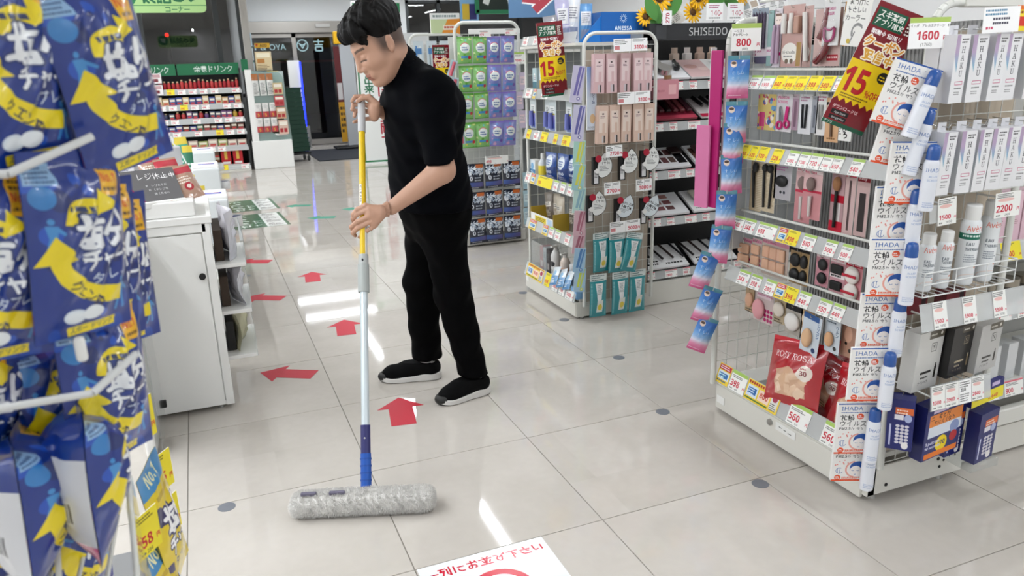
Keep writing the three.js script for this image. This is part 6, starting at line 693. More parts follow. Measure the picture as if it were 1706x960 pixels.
// ------------------------------------------------------------------ wet wipe rack and its gondola behind the man
{
  const F = frame(2.0, 0, -3.14, 0), g = thing('wipe_rack', 'white wire rack hung with wet wipe packs', 'rack');
  const p = mesh('rack_frame', archGeo(0.5, 1.6, 0.07, 0.012), wireWhite, g); p.position.set(2.0, 0.06, -3.14); const w = mesh('wire_grid', gridGeo(0.48, 1.5, 0.05, 0.0018, 0.06), wireWhite, p); w.position.set(0.01, 0.02, 0);
  mesh('base_plinth', G().rbox(0.52, 0.09, 0.7, 0.006, 2.25, 0.055, -3.46).geo, gondolaWhite, g); mesh('back_panel', bx(0.5, 1.5, 0.01, 2.25, 0.82, -3.3), mat(0xd2d2ce, 0.5), g);
  for (const [x, z] of [[2.03, -3.15], [2.45, -3.15]]) mesh('levelling_foot', G().cyl(0.012, 0.012, 0.012, x, 0.006, z).geo, steel, g);
  mesh('top_strip', bx(0.4, 0.035, 0.004, 2.28, 1.595, -3.06), white, g);
  const wp = (a, b, fl) => print(110, 190, (c, W, H) => { R(c, 0, 0, W, H, a); for (let i = 0; i < 14; i++) disc(c, rr(0, W), rr(10, H), rr(4, 14), b[i % b.length]); disc(c, W / 2, 78, 36, '#eef4f2'); c.strokeStyle = '#d8304a'; c.lineWidth = 4; c.beginPath(); c.arc(W / 2, 78, 34, 3.6, 5.6); c.stroke(); lines(c, 32, 72, 46, 2, 8, '#2a5a9a'); R(c, 24, 134, 62, 16, '#4a90d0'); disc(c, 88, 146, 12, fl); R(c, 0, 0, W, 14, b[0]); R(c, 0, H - 8, W, 8, b[0]); }, a);
  const gp = wp('#86c470', ['#5fa83c', '#cfe49a', '#74c4d4', '#e8d850'], '#c8241c'), pp = wp('#7f86c8', ['#8a78cc', '#c090c4', '#6a9cdc', '#d4a4c8'], '#6a46a8'), gb = mat(0x6fae58, 0.25), pb = mat(0x8f96cc, 0.25);
  [1.562, 1.36, 1.166, 0.955].forEach((y, r) => [2.055, 2.168, 2.28, 2.392].forEach((x, i) => { const t = thing('wet_wipe_pack', `${i < 2 ? 'green' : 'violet'} wet wipe pack, ${['left', 'right'][i % 2]} of its pair, ${ORD[r]} row of rack`, 'wipes', 'wet wipe packs on the rack'); pouch('pack', 0.11, 0.188, 0.045, i < 2 ? gp : pp, i < 2 ? gb : pb, t, { seed: r * 4 + i, nx: 10, ny: 12 }); hook(t, -0.01, -0.06, 0.06); put(t, F, x - 2.0 + rr(-0.004, 0.004), y, 0.06, rr(-0.15, 0.15), 0.05, rr(-0.04, 0.04)); }));
  const dk = print(140, 190, (c, W, H) => { R(c, 0, 0, W, H, '#141c30'); for (let i = 0; i < 110; i++) { c.save(); c.translate(rr(8, W - 8), rr(14, H * 0.44)); c.rotate(rr(0, 3)); R(c, -8, -3, 16, 6, ['#d4dce6', '#a8b8cc', '#eef2f6'][i % 3]); c.restore(); } R(c, W * 0.55, 6, 56, 26, '#c86a34'); T(c, '0', 22, 122, 44, '#dfe4ec'); lines(c, 60, 96, 66, 2, 10, '#b8c0cc'); const g2 = c.createLinearGradient(0, 130, W, H); g2.addColorStop(0, '#2f5aa8'); g2.addColorStop(1, '#5a4a90'); c.fillStyle = g2; c.fillRect(4, 136, W - 8, 34); lines(c, 20, 176, 100, 1, 6, '#c8ccd6'); }, '#141c30'), db = mat(0x101728, 0.25);
  [0.648, 0.432, 0.226].forEach((y, r) => [2.09, 2.235, 2.385].forEach((x, i) => { const t = thing('body_wipe_pack', `dark navy body wipe pack, ${['left', 'middle', 'right'][i]} in ${['upper', 'middle', 'lower'][r]} dark row`, 'wipes', 'dark body wipe packs'); pouch('pack', 0.142, 0.195, 0.05, dk, db, t, { seed: r * 3 + i + 20, nx: 10, ny: 12 }); hook(t, -0.01, -0.06, 0.06); put(t, F, x - 2.0, y, 0.065, rr(-0.1, 0.1), 0.04, rr(-0.02, 0.05)); }));
  const L = (l, x, y, w2, h, p2, st) => { const t = thing('price_label', l, 'price card'); card('label_sheet', w2, h, priceCard(p2, st ?? 'w', Math.round(w2 * 900), Math.round(h * 900)), t, { cy: -h / 2 }); mesh('card_holder', G().rod([0, -0.02, -0.002], [0, -0.02, -0.08], 0.002).geo, railClear, t); put(t, F, x - 2.0, y, 0.1, -0.05); };
  L('white card priced 498 above the dark wipe packs', 2.255, 0.7, 0.185, 0.062, '498'); L('white card priced 1000 right of the wipe rack', 2.462, 1.445, 0.078, 0.085, '1000', 'g'); L('white card priced 478 over the green wipes', 2.2, 1.6, 0.09, 0.045, '478'); L('white card priced 478 over the violet wipes', 2.4, 1.61, 0.09, 0.045, '478');
  coupon('red coupon banner half hidden behind the man at the wipe rack', 0.128, F, -0.11, 1.51, 0.0, 0.05, 0.03, 0.0);
  [[1.4, -0.02, -0.35], [1.28, -0.02, -0.2], [1.16, -0.01, 0], [1.03, -0.01, 0], [0.92, 0.0, 0.05]].forEach(([y, x, rz], i) => { const t = thing('lip_balm_pack', `pink and aqua tube pack, ${ORD[i]} from top beside the wipe rack`, 'pack', 'tube packs beside the wipe rack'); card('backing_card', 0.05, 0.12, print(50, 120, (c, W, H) => { R(c, 0, 0, W, H, '#b8d4dc'); R(c, 12, 10, 26, 60, '#6fa8c0'); R(c, 12, 66, 26, 44, '#d8606a'); }, '#b8d4dc'), t, { cy: -0.06, finish: 'film', t: 0.004 }); mesh('tube', G().cyl(0.012, 0.012, 0.1, 0, -0.062, 0.014, 0, 0, 0, 10).geo, mat(0xc9596a, 0.3), t); put(t, F, x - 0.012, y, 0.08, -0.2, 0, rz); });
  [[1.3, 0.03], [1.16, 0.0], [1.02, 0.02], [0.55, 0.04], [0.41, 0.04], [0.27, 0.04]].forEach(([y, x], i) => { const t = thing('cotton_swab_pack', `pale slim pack, ${ORD[i]} down the right edge of wipe rack`, 'pack', 'slim packs right of the wipe rack'); card('backing_card', 0.055, 0.13, print(55, 130, (c, W, H) => { R(c, 0, 0, W, H, i < 3 ? '#c8bcd0' : '#a8c8d4'); R(c, 8, 30, 38, 60, i < 3 ? '#e8d0d4' : '#d4e8ec'); lines(c, 12, 40, 30, 4, 5, '#89a'); }), t, { cy: -0.065, finish: 'film', t: 0.004 }); put(t, F, 0.47 + x, y, 0.06, -0.3, 0, 0.04); });
}
{ // shelf row further back: hanging brushes under an orange header, posters above
  const F = frame(2.2, 0, -5.2, 0), g = thing('shelf_gondola', 'far shelf end with brush packs and orange header behind the man', 'shelf');
  const p = mesh('rack_frame', archGeo(0.55, 1.6, 0.08, 0.013), wireWhite, g); p.position.set(2.2, 0.06, -5.2); mesh('wire_grid', gridGeo(0.53, 1.5, 0.06, 0.002, 0.08), wireWhite, p).position.set(0.01, 0.02, 0); mesh('base_plinth', bx(0.6, 0.1, 0.7, 2.5, 0.05, -5.55), gondolaWhite, g); mesh('back_panel', bx(0.55, 1.5, 0.012, 2.48, 0.82, -5.3), mat(0xcfd0ce, 0.5), g);
  const hd = carton('header_board', 0.3, 0.2, 0.02, { f: print(260, 150, (c, w, h) => { R(c, 0, 0, w, h, '#c9d8a8'); R(c, 0, 0, w, 44, '#eef0ee'); lines(c, 20, 14, 200, 1, 16, '#8a9a9a'); P(c, [[150, 44], [w, 40], [w, h], [90, h]], '#e3912c'); R(c, 110, 84, 110, 34, '#f4ead8'); lines(c, 118, 92, 90, 1, 14, '#c8503a'); }), rest: white }, g); hd.position.set(2.58, 1.66, -5.22);
  for (let r = 0; r < 3; r++) for (let i = 0; i < 4; i++) { const t = thing('toothbrush_set', `pale blue brush pack, ${ORD[i]} in ${ORD[r]} row of far rack`, 'pack', 'brush packs on the far rack'); card('backing_card', 0.1, 0.3, print(90, 270, (c, w, h) => { R(c, 0, 0, w, h, '#c8d4da'); R(c, 20, 40, 14, 190, ['#3a78b8', '#8a9aa0', '#5aa0b8', '#b8a0b8'][i]); R(c, 54, 40, 14, 190, '#dfe6ea'); R(c, 14, 60, 60, 50, '#4a80b8'); }), t, { cy: -0.15, finish: 'film', t: 0.006 }); hook(t, -0.01, -0.06, 0.06); put(t, F, 0.07 + i * 0.135, 1.6 - r * 0.36, 0.06); }
  const row = thing('shelf_row', 'white shelf row running right behind the wipe rack', 'shelf'); mesh('side_panel', bx(0.02, 1.5, 0.5, 2.55, 0.78, -3.5), mat(0xb0b4b6, 0.5), row); mesh('back_panel', bx(2.6, 1.5, 0.03, 3.85, 0.8, -3.55), mat(0xa9adae, 0.5), row); mesh('base_plinth', bx(2.6, 0.1, 0.4, 3.85, 0.05, -3.4), gondolaWhite, row); for (const y of [0.45, 0.8, 1.15, 1.45]) mesh('shelf', bx(2.6, 0.02, 0.36, 3.85, y, -3.4), offwhite, row);
  const wb = thing('white_partition', 'plain white partition board behind the man', 'board'); mesh('board', G().rbox(0.62, 1.1, 0.03, 0.01, 0, 0, 0).geo, panelWhite, wb); mesh('board_feet', G().box(0.05, 0.75, 0.05, -0.2, -0.92, 0).box(0.05, 0.75, 0.05, 0.2, -0.92, 0).geo, alu, wb); wb.position.set(3.3, 1.3, -9.4);
  const sg = thing('hanging_sign', 'green framed hanging sign with white diagonal strokes', 'sign'); card('sheet', 0.6, 0.55, print(160, 146, (c, w, h) => { R(c, 0, 0, w, h, '#1c2a24'); c.strokeStyle = '#e4e8e6'; c.lineWidth = 18; c.beginPath(); c.moveTo(20, 130); c.lineTo(70, 10); c.lineTo(96, 130); c.lineTo(146, 10); c.stroke(); }), sg, { cy: 0, t: 0.02 }); mesh('sign_frame', G().box(0.66, 0.04, 0.05, 0, -0.29, 0).box(0.04, 0.6, 0.05, -0.32, 0, 0).box(0.04, 0.6, 0.05, 0.32, 0, 0).geo, mat(0x1f7a50, 0.4), sg); mesh('hanger', G().rod([-0.25, 0.27, 0], [-0.25, 0.53, 0], 0.004).rod([0.25, 0.27, 0], [0.25, 0.53, 0], 0.004).geo, steel, sg); sg.position.set(3.3, 2.17, -5.4);
  const ps = thing('hanging_poster', 'pink and blue poster hanging left of the green framed sign', 'poster'); card('sheet', 0.2, 0.55, print(80, 220, (c, w, h) => { R(c, 0, 0, w, h, '#7fb0d8'); R(c, 0, 0, w, 70, '#e08aa8'); R(c, 8, 90, 60, 40, '#6a5a50'); R(c, 10, 150, 30, 60, '#d8b83a'); R(c, 40, 150, 30, 60, '#2a2a6a'); }), ps, { cy: 0 }); mesh('hanger', G().rod([0, 0.26, 0], [0, 0.62, 0], 0.003).geo, steel, ps); ps.position.set(2.9, 2.06, -5.4);
}
{ // shelves continuing to the right of the right end, facing the camera
  const g = thing('shelf_unit', 'white shelf unit at right edge with pink cartons and jars', 'shelf'), x0 = 2.46, x1 = 3.6, cx = 3.03, w = x1 - x0;
  mesh('back_panel', bx(w, 1.3, 0.02, cx, 0.8, 0.45), mat(0xb4b4b0, 0.5), g); mesh('base_plinth', bx(w, 0.1, 0.36, cx, 0.062, 0.64), gondolaWhite, g); mesh('base_lip', G().rbox(w, 0.06, 0.03, 0.006, cx, 0.15, 0.815).geo, offwhite, g);
  for (const y of [0.76, 0.55, 0.26]) mesh('shelf', bx(w, 0.014, 0.34, cx, y, 0.64), offwhite, g);
  const F = frame(2.0, 0, 0.82, 0), c6 = (p, s) => [0, 1, 2, 3, 4, 5].map((k) => [0.5 + k * 0.12, 0.59 + k * 0.12, p[k % p.length], s]);
  priceRail(g, F, 0.47, 1.58, 0.775, 0.06, 0.0, 0.3, c6(['3400', '3400', '3000'], 'y')); priceRail(g, F, 0.47, 1.58, 0.565, 0.055, 0.0, 0.2, c6(['980', '1280'], 'p')); priceRail(g, F, 0.47, 1.58, 0.28, 0.055, 0.0, 0.2, c6(['1500', '900'], 'p'));
  [0, 1, 2, 3].forEach((k) => { const t = thing('cream_carton', `tall pale pink carton, ${ORD[k]} from left at right edge`, 'carton', 'pale pink cartons'); carton('carton', 0.06, 0.16, 0.06, { f: print(60, 160, (c, W, H) => { R(c, 0, 0, W, H, '#e2c0cc'); lines(c, 12, 50, 36, 3, 5, '#b0304a'); lines(c, 12, 90, 36, 3, 3, '#a88'); }, '#e2c0cc'), rest: mat(0xdfbcc8, 0.4) }, t); put(t, F, 0.53 + k * 0.067, 0.767, -0.07); });
  [0, 1, 2].forEach((k) => { const t = thing('cream_jar', `dark jar with metal lid, ${ORD[k]} below the yellow price rail`, 'jar', 'dark cream jars'); mesh('jar_body', G().cyl(0.034, 0.034, 0.05, 0, 0.025, 0, 0, 0, 0, 20).geo, mat(0x5a5650, 0.2), t); mesh('lid', G().cyl(0.036, 0.036, 0.026, 0, 0.063, 0, 0, 0, 0, 20).geo, mat(0xa29a8c, 0.25, { metalness: 0.6 }), t); put(t, F, 0.55 + k * 0.09, 0.557, -0.06); });
  [0, 1, 2, 3].forEach((k) => { const t = thing('clear_case', `clear topped white carton, ${ORD[k]} on lowest shelf at right edge`, 'carton', 'clear cased cartons'); carton('carton', 0.055, 0.13, 0.05, { rest: mat(0xdcdedf, 0.35) }, t); mesh('clear_cover', G().rbox(0.062, 0.14, 0.06, 0.004, 0, 0.071, 0).geo, clearFilm, t); put(t, F, 0.6 + k * 0.085, 0.268, -0.06, 0.1 * (k % 2)); });
}
// ------------------------------------------------------------------ entrance wall: drinks shelf, snack cabinet, baskets, gate, banner
{
  const F = frame(0, 0, -9.3, 0), g = thing('drinks_shelf', 'dark energy drink shelf with green header under the window', 'shelf'), x0 = -0.75, x1 = 0.82, w = x1 - x0, cx = (x0 + x1) / 2;
  mesh('back_panel', bx(w, 1.4, 0.02, cx, 0.72, -9.7), mat(0x17181a, 0.6), g); mesh('side_panel', bx(0.02, 1.4, 0.4, x1, 0.72, -9.5), mat(0x2a2b2d, 0.5), g); mesh('base_plinth', bx(w, 0.07, 0.4, cx, 0.035, -9.5), gondolaWhite, g);
  [[-0.75, 0.0], [0.02, 0.82]].forEach(([a, b], k) => { const h = carton('header_board', b - a, 0.15, 0.02, { f: print(420, 76, (c, W, H) => { R(c, 0, 0, W, H, '#0f6a42'); J(c, '栄養ドリンク', 110, 16, 44, '#dfe8e2', { w: 0.1 }); }, '#0f6a42'), rest: mat(0x0f6a42, 0.5) }, g); h.position.set((a + b) / 2, 1.34, -9.34); });
  const ys = [1.14, 0.93, 0.74, 0.57, 0.345, 0.08];
  ys.forEach((y, r) => { mesh('shelf', bx(w, 0.016, 0.38, cx, y, -9.5), mat(0x3a3b3c, 0.5), g); const cs = []; for (let k = 0; k < 11; k++) if (rnd() < 0.8) cs.push([x0 + 0.04 + k * 0.14, x0 + 0.14 + k * 0.14, ['198', '268', '980', '498'][k % 4], rnd() < 0.12 ? 'y' : 'p']); priceRail(g, F, x0, x1, y + 0.02, 0.075, 0.0, 0.2, cs); });
  const cols = [['#b01e2a', '#c23a3a', '#a8182a'], ['#c8a878', '#d8c49a', '#3a4a8a', '#c8564a'], ['#6a4a7a', '#c8a23a', '#b83a3a', '#38405a'], ['#5a3a2c', '#7a4a44', '#3a4a8a', '#3a6a4a'], ['#c8b4a8', '#b88a90', '#a8b070'], ['#7a4a2a', '#8a3a2a']];
  const kinds = ['red', 'mixed', 'dark', 'brown', 'pale', 'gold'];
  ys.slice(0, 5).forEach((y, r) => { let k = 0; const w2 = [0.055, 0.085, 0.075, 0.09, 0.13][r]; let x = Math.max(x0 + 0.06, x1 - 0.05 - w2 * 18); while (x < x1 - 0.03 && k < 19) { const col = cols[r][Math.floor(rnd() * cols[r].length)], box = r > 0 && (r !== 2 || rnd() < 0.4), t = thing('energy_drink', `${kinds[r]} energy drink ${box ? 'box' : 'bottle'}, ${ORD[k]} from left, shelf ${['one', 'two', 'three', 'four', 'five'][r]} from top`, 'drink', 'energy drinks on the shelf'); const h = [0.13, 0.11, 0.1, 0.09, 0.1][r] * rr(0.85, 1.1); if (box) carton('carton', w2 * 0.92, h, 0.07, { f: print(26, 30, (c, W, H) => { R(c, 0, 0, W, H, col); R(c, 3, 6, W - 6, 8, '#e8e0d0'); R(c, 5, 18, W - 10, 6, '#c83a3a'); }, col), rest: mat(col, 0.4) }, t); else { mesh('bottle_body', G().lathe([[0.0001, 0], [w2 * 0.42, 0.002], [w2 * 0.42, h * 0.7], [w2 * 0.2, h * 0.82], [w2 * 0.2, h * 0.86]], 10).geo, mat(col, 0.3), t); mesh('cap', G().cyl(w2 * 0.22, w2 * 0.22, h * 0.14, 0, h * 0.92, 0, 0, 0, 0, 10).geo, mat(0xc8b890, 0.3), t); } put(t, F, x, y + 0.009, -0.06); x += w2; k++; } });
  const big = print(180, 90, (c, W, H) => { R(c, 0, 0, W, H, '#5a3a22'); R(c, 0, 0, W, 26, '#b8b09a'); T(c, '4000', 40, 70, 42, '#e0b83a'); R(c, 0, 74, W, 16, '#a82a2a'); }, '#5a3a22');
  [[0.2, 0.088], [0.2, 0.212], [-0.12, 0.088], [-0.12, 0.212]].forEach(([x, y], i) => { const t = thing('drink_case', `brown and gold drink case, ${['lower right', 'upper right', 'lower left', 'upper left'][i]} on bottom shelf`, 'carton', 'gold drink cases'); carton('carton', 0.3, 0.12, 0.2, { f: big, rest: mat(0x5a3a22, 0.5) }, t); put(t, F, x + 0.06, y, -0.12); });
  [[0.5, 0], [0.66, 1]].forEach(([x, i]) => { const t = thing('red_drink_box', i ? 'tall red drink box, right one on bottom shelf' : 'tall red drink box, left one on bottom shelf', 'carton', 'red drink boxes'); carton('carton', 0.13, 0.235, 0.12, { f: print(60, 120, (c, W, H) => { R(c, 0, 0, W, H, '#b5161e'); R(c, 20, 20, 18, 60, '#d8b048'); R(c, 8, 96, 44, 16, '#e8e4e0'); }, '#b5161e'), rest: mat(0xa81219, 0.4) }, t); put(t, F, x, 0.09, -0.1); });
  const sc = thing('price_poster', 'yellow price card reading 998 below the drink cases', 'price card'); card('sheet', 0.2, 0.1, print(100, 50, (c, W, H) => { R(c, 0, 0, W, H, '#f0d83a'); T(c, '998', 22, 40, 38, '#c8202e'); }), sc, { cy: 0.05 }); put(sc, F, 0.27, 0.06, 0.04);
  [[-0.32, 1.31], [-0.32, 1.16]].forEach(([x, y], i) => { const t = thing('price_poster', i ? 'lower red and white flyer on green shelf header' : 'upper red and white flyer on green shelf header', 'flyer', 'flyers on the drinks header'); card('sheet', 0.26, 0.13, print(110, 56, (c, W, H) => { R(c, 0, 0, W, H, '#f0ecec'); R(c, 6, 6, 98, 18, '#c8a0a4'); R(c, 12, 30, 80, 18, '#7a2a34'); }), t, { cy: 0 }); put(t, F, x, y, 0.02); });
}
{ // snack cabinet with hanging packs
  const F = frame(0.87, 0, -9.33, 0), g = thing('snack_cabinet', 'white cabinet with clear panel and hanging snack packs', 'cabinet');
  mesh('base_box', G().rbox(0.56, 0.4, 0.42, 0.01, 1.15, 0.2, -9.5).geo, white, g); mesh('side_board', bx(0.09, 1.0, 0.4, 0.93, 0.89, -9.5), white, g);
  const s = new THREE.Shape(); s.moveTo(0, 0); s.lineTo(0.46, 0); s.lineTo(0.42, 0.85); s.quadraticCurveTo(0.41, 0.95, 0.32, 0.95); s.lineTo(0, 0.97); s.lineTo(0, 0); const hole = (y0, y1) => { const h = new THREE.Path(); h.moveTo(0.2, y1); h.lineTo(0.41, y1); h.lineTo(0.41, y0); h.lineTo(0.28, y0); h.quadraticCurveTo(0.16, (y0 + y1) / 2, 0.2, y1); s.holes.push(h); }; hole(0.05, 0.17); hole(0.22, 0.33);
  mesh('clear_panel', G().plate(s, 0.008, 0, 0.975, 0.4, -9.33).geo, mat(0xcfe0dc, 0.1, { transmission: 0.7, thickness: 0 }), g); mesh('inner_board', bx(0.44, 0.95, 0.02, 1.2, 0.88, -9.46), mat(0xc3d0ce, 0.5), g);
  const rp = print(60, 120, (c, W, H) => { R(c, 0, 0, W, H, '#d8d4d0'); R(c, 0, 70, W, 50, '#b5303a'); T(c, '5', 18, 112, 36, '#e8b83a'); R(c, 6, 8, 48, 40, '#e2e0dc'); lines(c, 12, 16, 36, 4, 4, '#888'); }), gp = print(60, 120, (c, W, H) => { R(c, 0, 0, W, H, '#d8d8d4'); R(c, 0, 0, W, 36, '#a8622a'); lines(c, 10, 50, 40, 8, 4, '#555'); });
  [1.33, 0.93, 0.72].forEach((y, r) => [0.06, 0.16, 0.26].forEach((x, i) => { const t = thing('snack_pack', `${r ? 'red' : 'brown topped'} snack pack, ${['left', 'middle', 'right'][i]} in ${['top', 'middle', 'bottom'][r]} row of snack cabinet`, 'snack', 'snack packs on the cabinet'); pouch('pack', 0.088, r ? 0.2 : 0.3, 0.03, r ? rp : gp, white, t, { nx: 6, ny: 8 }); put(t, F, x + 0.08, y, 0.03); }));
  [[0.37, 1.2, '#c8b48a', 0.16], [0.37, 1.02, '#b8484a', 0.14], [0.38, 0.86, '#c8a080', 0.16], [0.39, 0.68, '#d8b8a8', 0.2]].forEach(([x, y, col, h], i) => { const t = thing('snack_box', `small snack box, ${ORD[i]} from top on right of snack cabinet`, 'snack', 'snack boxes on the cabinet'); carton('carton', 0.13, h, 0.05, { f: print(60, 70, (c, W, H) => { R(c, 0, 0, W, H, col); R(c, 6, 8, 48, 18, '#efe6d8'); R(c, 6, 40, 20, 20, '#a82a30'); R(c, 32, 40, 20, 20, '#a82a30'); }, col), rest: mat(col, 0.5) }, t, { cy: -h / 2 }); put(t, F, x + 0.07, y, 0.03); });
  [0, 1].forEach((k) => { const t = thing('snack_tray', k ? 'tray of dark snacks in lower window of cabinet' : 'tray of dark snacks in upper window of cabinet', 'snack'); mesh('tray', G().rbox(0.2, 0.03, 0.12, 0.005, 0, 0.015, 0).geo, white, t); mesh('snack_row', (() => { const q = G(); for (let i = 0; i < 6; i++) q.rbox(0.026, 0.05, 0.05, 0.006, -0.075 + i * 0.03, 0.05, 0); return q.geo; })(), mat(k ? 0x2f4a2c : 0x3a2a24, 0.5), t).userData.kind = 'stuff'; put(t, F, 0.4, 0.46 + (1 - k) * 0.16, -0.06); });
  const st = thing('card_stand', 'cream printed card stand on top of the snack cabinet', 'stand'); card('sheet', 0.22, 0.26, print(90, 106, (c, W, H) => { R(c, 0, 0, W, H, '#d8c49a'); R(c, 8, 8, 74, 24, '#efe6cc'); R(c, 10, 40, 40, 24, '#b87a3a'); lines(c, 10, 74, 64, 4, 4, '#7a5a3a'); }), st, { cy: 0.13, t: 0.02 }); mesh('foot', bx(0.2, 0.02, 0.1, 0, 0.01, 0), clearAcrylic, st); put(st, F, 0.3, 1.37, -0.1, -0.15, -0.1);
  const gb = thing('green_flag', 'small green shelf flag between drinks shelf and cabinet', 'sign'); mesh('plate', bx(0.09, 0.16, 0.01, 0, 0, 0), mat(0x0f6a42, 0.5), gb); put(gb, F, 0.03, 1.45, 0.0);
}
{ // green shopping baskets, nested
  const lo = G(), w = 0.34, d = 0.24; lo.box(w, 0.012, d, 0, 0.0, 0).box(w, 0.05, 0.01, 0, 0.025, d / 2).box(w, 0.05, 0.01, 0, 0.025, -d / 2).box(0.01, 0.05, d, w / 2, 0.025, 0).box(0.01, 0.05, d, -w / 2, 0.025, 0).box(w + 0.02, 0.012, 0.025, 0, 0.055, d / 2 + 0.006).box(0.025, 0.012, d, w / 2 + 0.006, 0.055, 0).box(0.025, 0.012, d, -w / 2 - 0.006, 0.055, 0); const geo = lo.geo, m = mat(0x0c3d2c, 0.45);
  for (let k = 0; k < 14; k++) { const t = solid('shopping_basket', geo, m, `green shopping basket, ${ORD[k]} from bottom of the stack`, 'basket', 'stacked green shopping baskets'); t.position.set(1.56 - k * 0.004, 0.16 + k * 0.068, -10.05); t.rotation.y = 0.2; }
  const tr = thing('basket_trolley', 'low wheeled stand under the green baskets', 'stand'); mesh('platform', bx(0.36, 0.03, 0.28, 0, 0.12, 0), mat(0x1a1c1c, 0.5), tr); for (const x of [-0.15, 0.15]) for (const z of [-0.1, 0.1]) mesh('wheel', G().cyl(0.04, 0.04, 0.025, x, 0.04, z, 0, 0, HP).rod([x, 0.06, z], [x, 0.11, z], 0.008).geo, mat(0x3a3c3c, 0.5), tr); mesh('push_bar', G().rod([0.19, 0.12, 0], [0.24, 0.34, 0.05], 0.008).geo, steel, tr); tr.position.set(1.56, 0, -10.05); tr.rotation.y = 0.2;
}
{ // entrance
  struct('trim_1', bx(1.8, 0.012, 1.75, 2.75, 0.007, -10.6), mat(0x23262c, 0.9)).name = 'entrance_mat'; const em = scene.children[scene.children.length - 1]; delete em.userData.kind; tag(em, 'dark grey entrance mat inside the automatic door', 'mat');
  const s = thing('defibrillator_sign', 'yellow AED sign on the door glass', 'sign'); card('plate', 0.26, 0.08, print(130, 40, (c, W, H) => { R(c, 0, 0, W, H, '#d8a51e'); P(c, [[8, 8], [30, 8], [20, 34]], '#b8281e'); T(c, 'AED', 44, 32, 32, '#2a2010'); }), s, { cy: 0 }); s.position.set(1.42, 1.8, -12.43);
  [1.9, 1.66, 1.42].forEach((y, i) => { const t = thing('notice_sheet', `pale notice sheet, ${['top', 'middle', 'bottom'][i]} one at left door edge`, 'notice', 'notices on the door edge'); card('sheet', 0.15, 0.22, print(60, 88, (c, W, H) => { R(c, 0, 0, W, H, i ? '#c4d0d2' : '#b4ccd6'); if (i) { lines(c, 8, 14, 44, 7, 5, '#4a5a60'); R(c, 0, 0, W, 8, '#6aa088'); } }), t, { cy: 0 }); t.position.set(1.18, y, -12.4); });
  const ys = thing('yellow_plate', 'small yellow plate on the left door leaf', 'sign'); mesh('plate', bx(0.2, 0.08, 0.004), mat(0xe8c21a, 0.5), ys); ys.position.set(1.55, 1.32, -12.43);
  const wp = thing('sanitizer_stand', 'white stand with glowing blue light strip at the door', 'stand'); mesh('post', bx(0.2, 0.45, 0.06, 0, 1.3, 0), white, wp); mesh('post_lower', bx(0.16, 0.62, 0.06, 0.03, 0.72, 0), white, wp); mesh('foot_tube', G().cyl(0.06, 0.06, 0.4, 0.12, 0.2, 0).geo, steel, wp); mesh('post_joint', bx(0.1, 0.5, 0.04, 0.0, 0.35, 0), mat(0x2a2c2e, 0.5), wp); mesh('light_strip', bx(0.03, 1.1, 0.02, 0.11, 0.95, 0.035), new THREE.MeshStandardMaterial({ color: 0x1020a0, emissive: 0x2030ff, emissiveIntensity: 3 }), wp); const bl = new THREE.RectAreaLight(0x2838ff, 2.5, 0.03, 1.1); bl.name = 'strip_light'; bl.position.set(0.11, 0.95, 0.05); bl.rotation.y = PI; wp.add(bl); wp.position.set(1.86, 0, -11.9);
  const gt = thing('security_gate', 'white security gate post with yellow top panel at entrance', 'gate'); mesh('post', G().rbox(0.24, 1.78, 0.1, 0.02, 0, 0.93, 0).geo, mat(0xb9bcc0, 0.4), gt); mesh('yellow_top', G().rbox(0.3, 0.2, 0.14, 0.01, -0.04, 1.86, 0.01).geo, mat(0xe8b20c, 0.4), gt); carton('side_panel', 0.1, 1.6, 0.012, { f: print(40, 400, (c, W, H) => { R(c, 0, 0, W, H, '#5a1418'); R(c, 4, 150, 32, 70, '#c8c4c4'); R(c, 0, 230, W, 170, '#c8941c'); lines(c, 8, 250, 24, 5, 12, '#3a2a10'); }, '#5a1418'), rest: mat(0x4a1014, 0.5) }, gt).position.set(-0.17, 0.12, 0.04); mesh('base_plate', G().rbox(0.9, 0.03, 0.4, 0.01, 0.1, 0.025, 0).geo, mat(0x1b1c1e, 0.5), gt); gt.position.set(2.72, 0.012, -11.4); gt.rotation.z = 0.012;
  const bn = thing('vertical_banner', 'tall white banner with green and red vertical Japanese lettering', 'banner'); card('cloth', 0.66, 2.2, print(360, 1200, (c, W, H) => { R(c, 0, 0, W, H, '#eceeec'); R(c, 0, 0, 12, H, '#1f7a4a'); R(c, 0, H - 14, W, 14, '#1f7a4a'); R(c, 0, 0, W, 70, '#1f7a4a'); R(c, 60, 10, 240, 36, '#eef0ee'); J(c, '相談が出来ます', 40, 300, 72, '#1f6a46', { vertical: true, w: 0.13 }); J(c, '気軽に短時間で', 138, 420, 92, '#b01c30', { vertical: true, w: 0.13 }); }), bn, { cy: 1.13, t: 0.004 }); mesh('stand', G().rod([-0.34, 0.02, -0.02], [-0.34, 2.26, -0.02], 0.01).rod([-0.35, 2.25, -0.02], [0.34, 2.25, -0.02], 0.008).box(0.36, 0.02, 0.3, -0.2, 0.01, -0.1).geo, white, bn); bn.position.set(2.72, 0, -8.87); bn.rotation.y = -0.08;
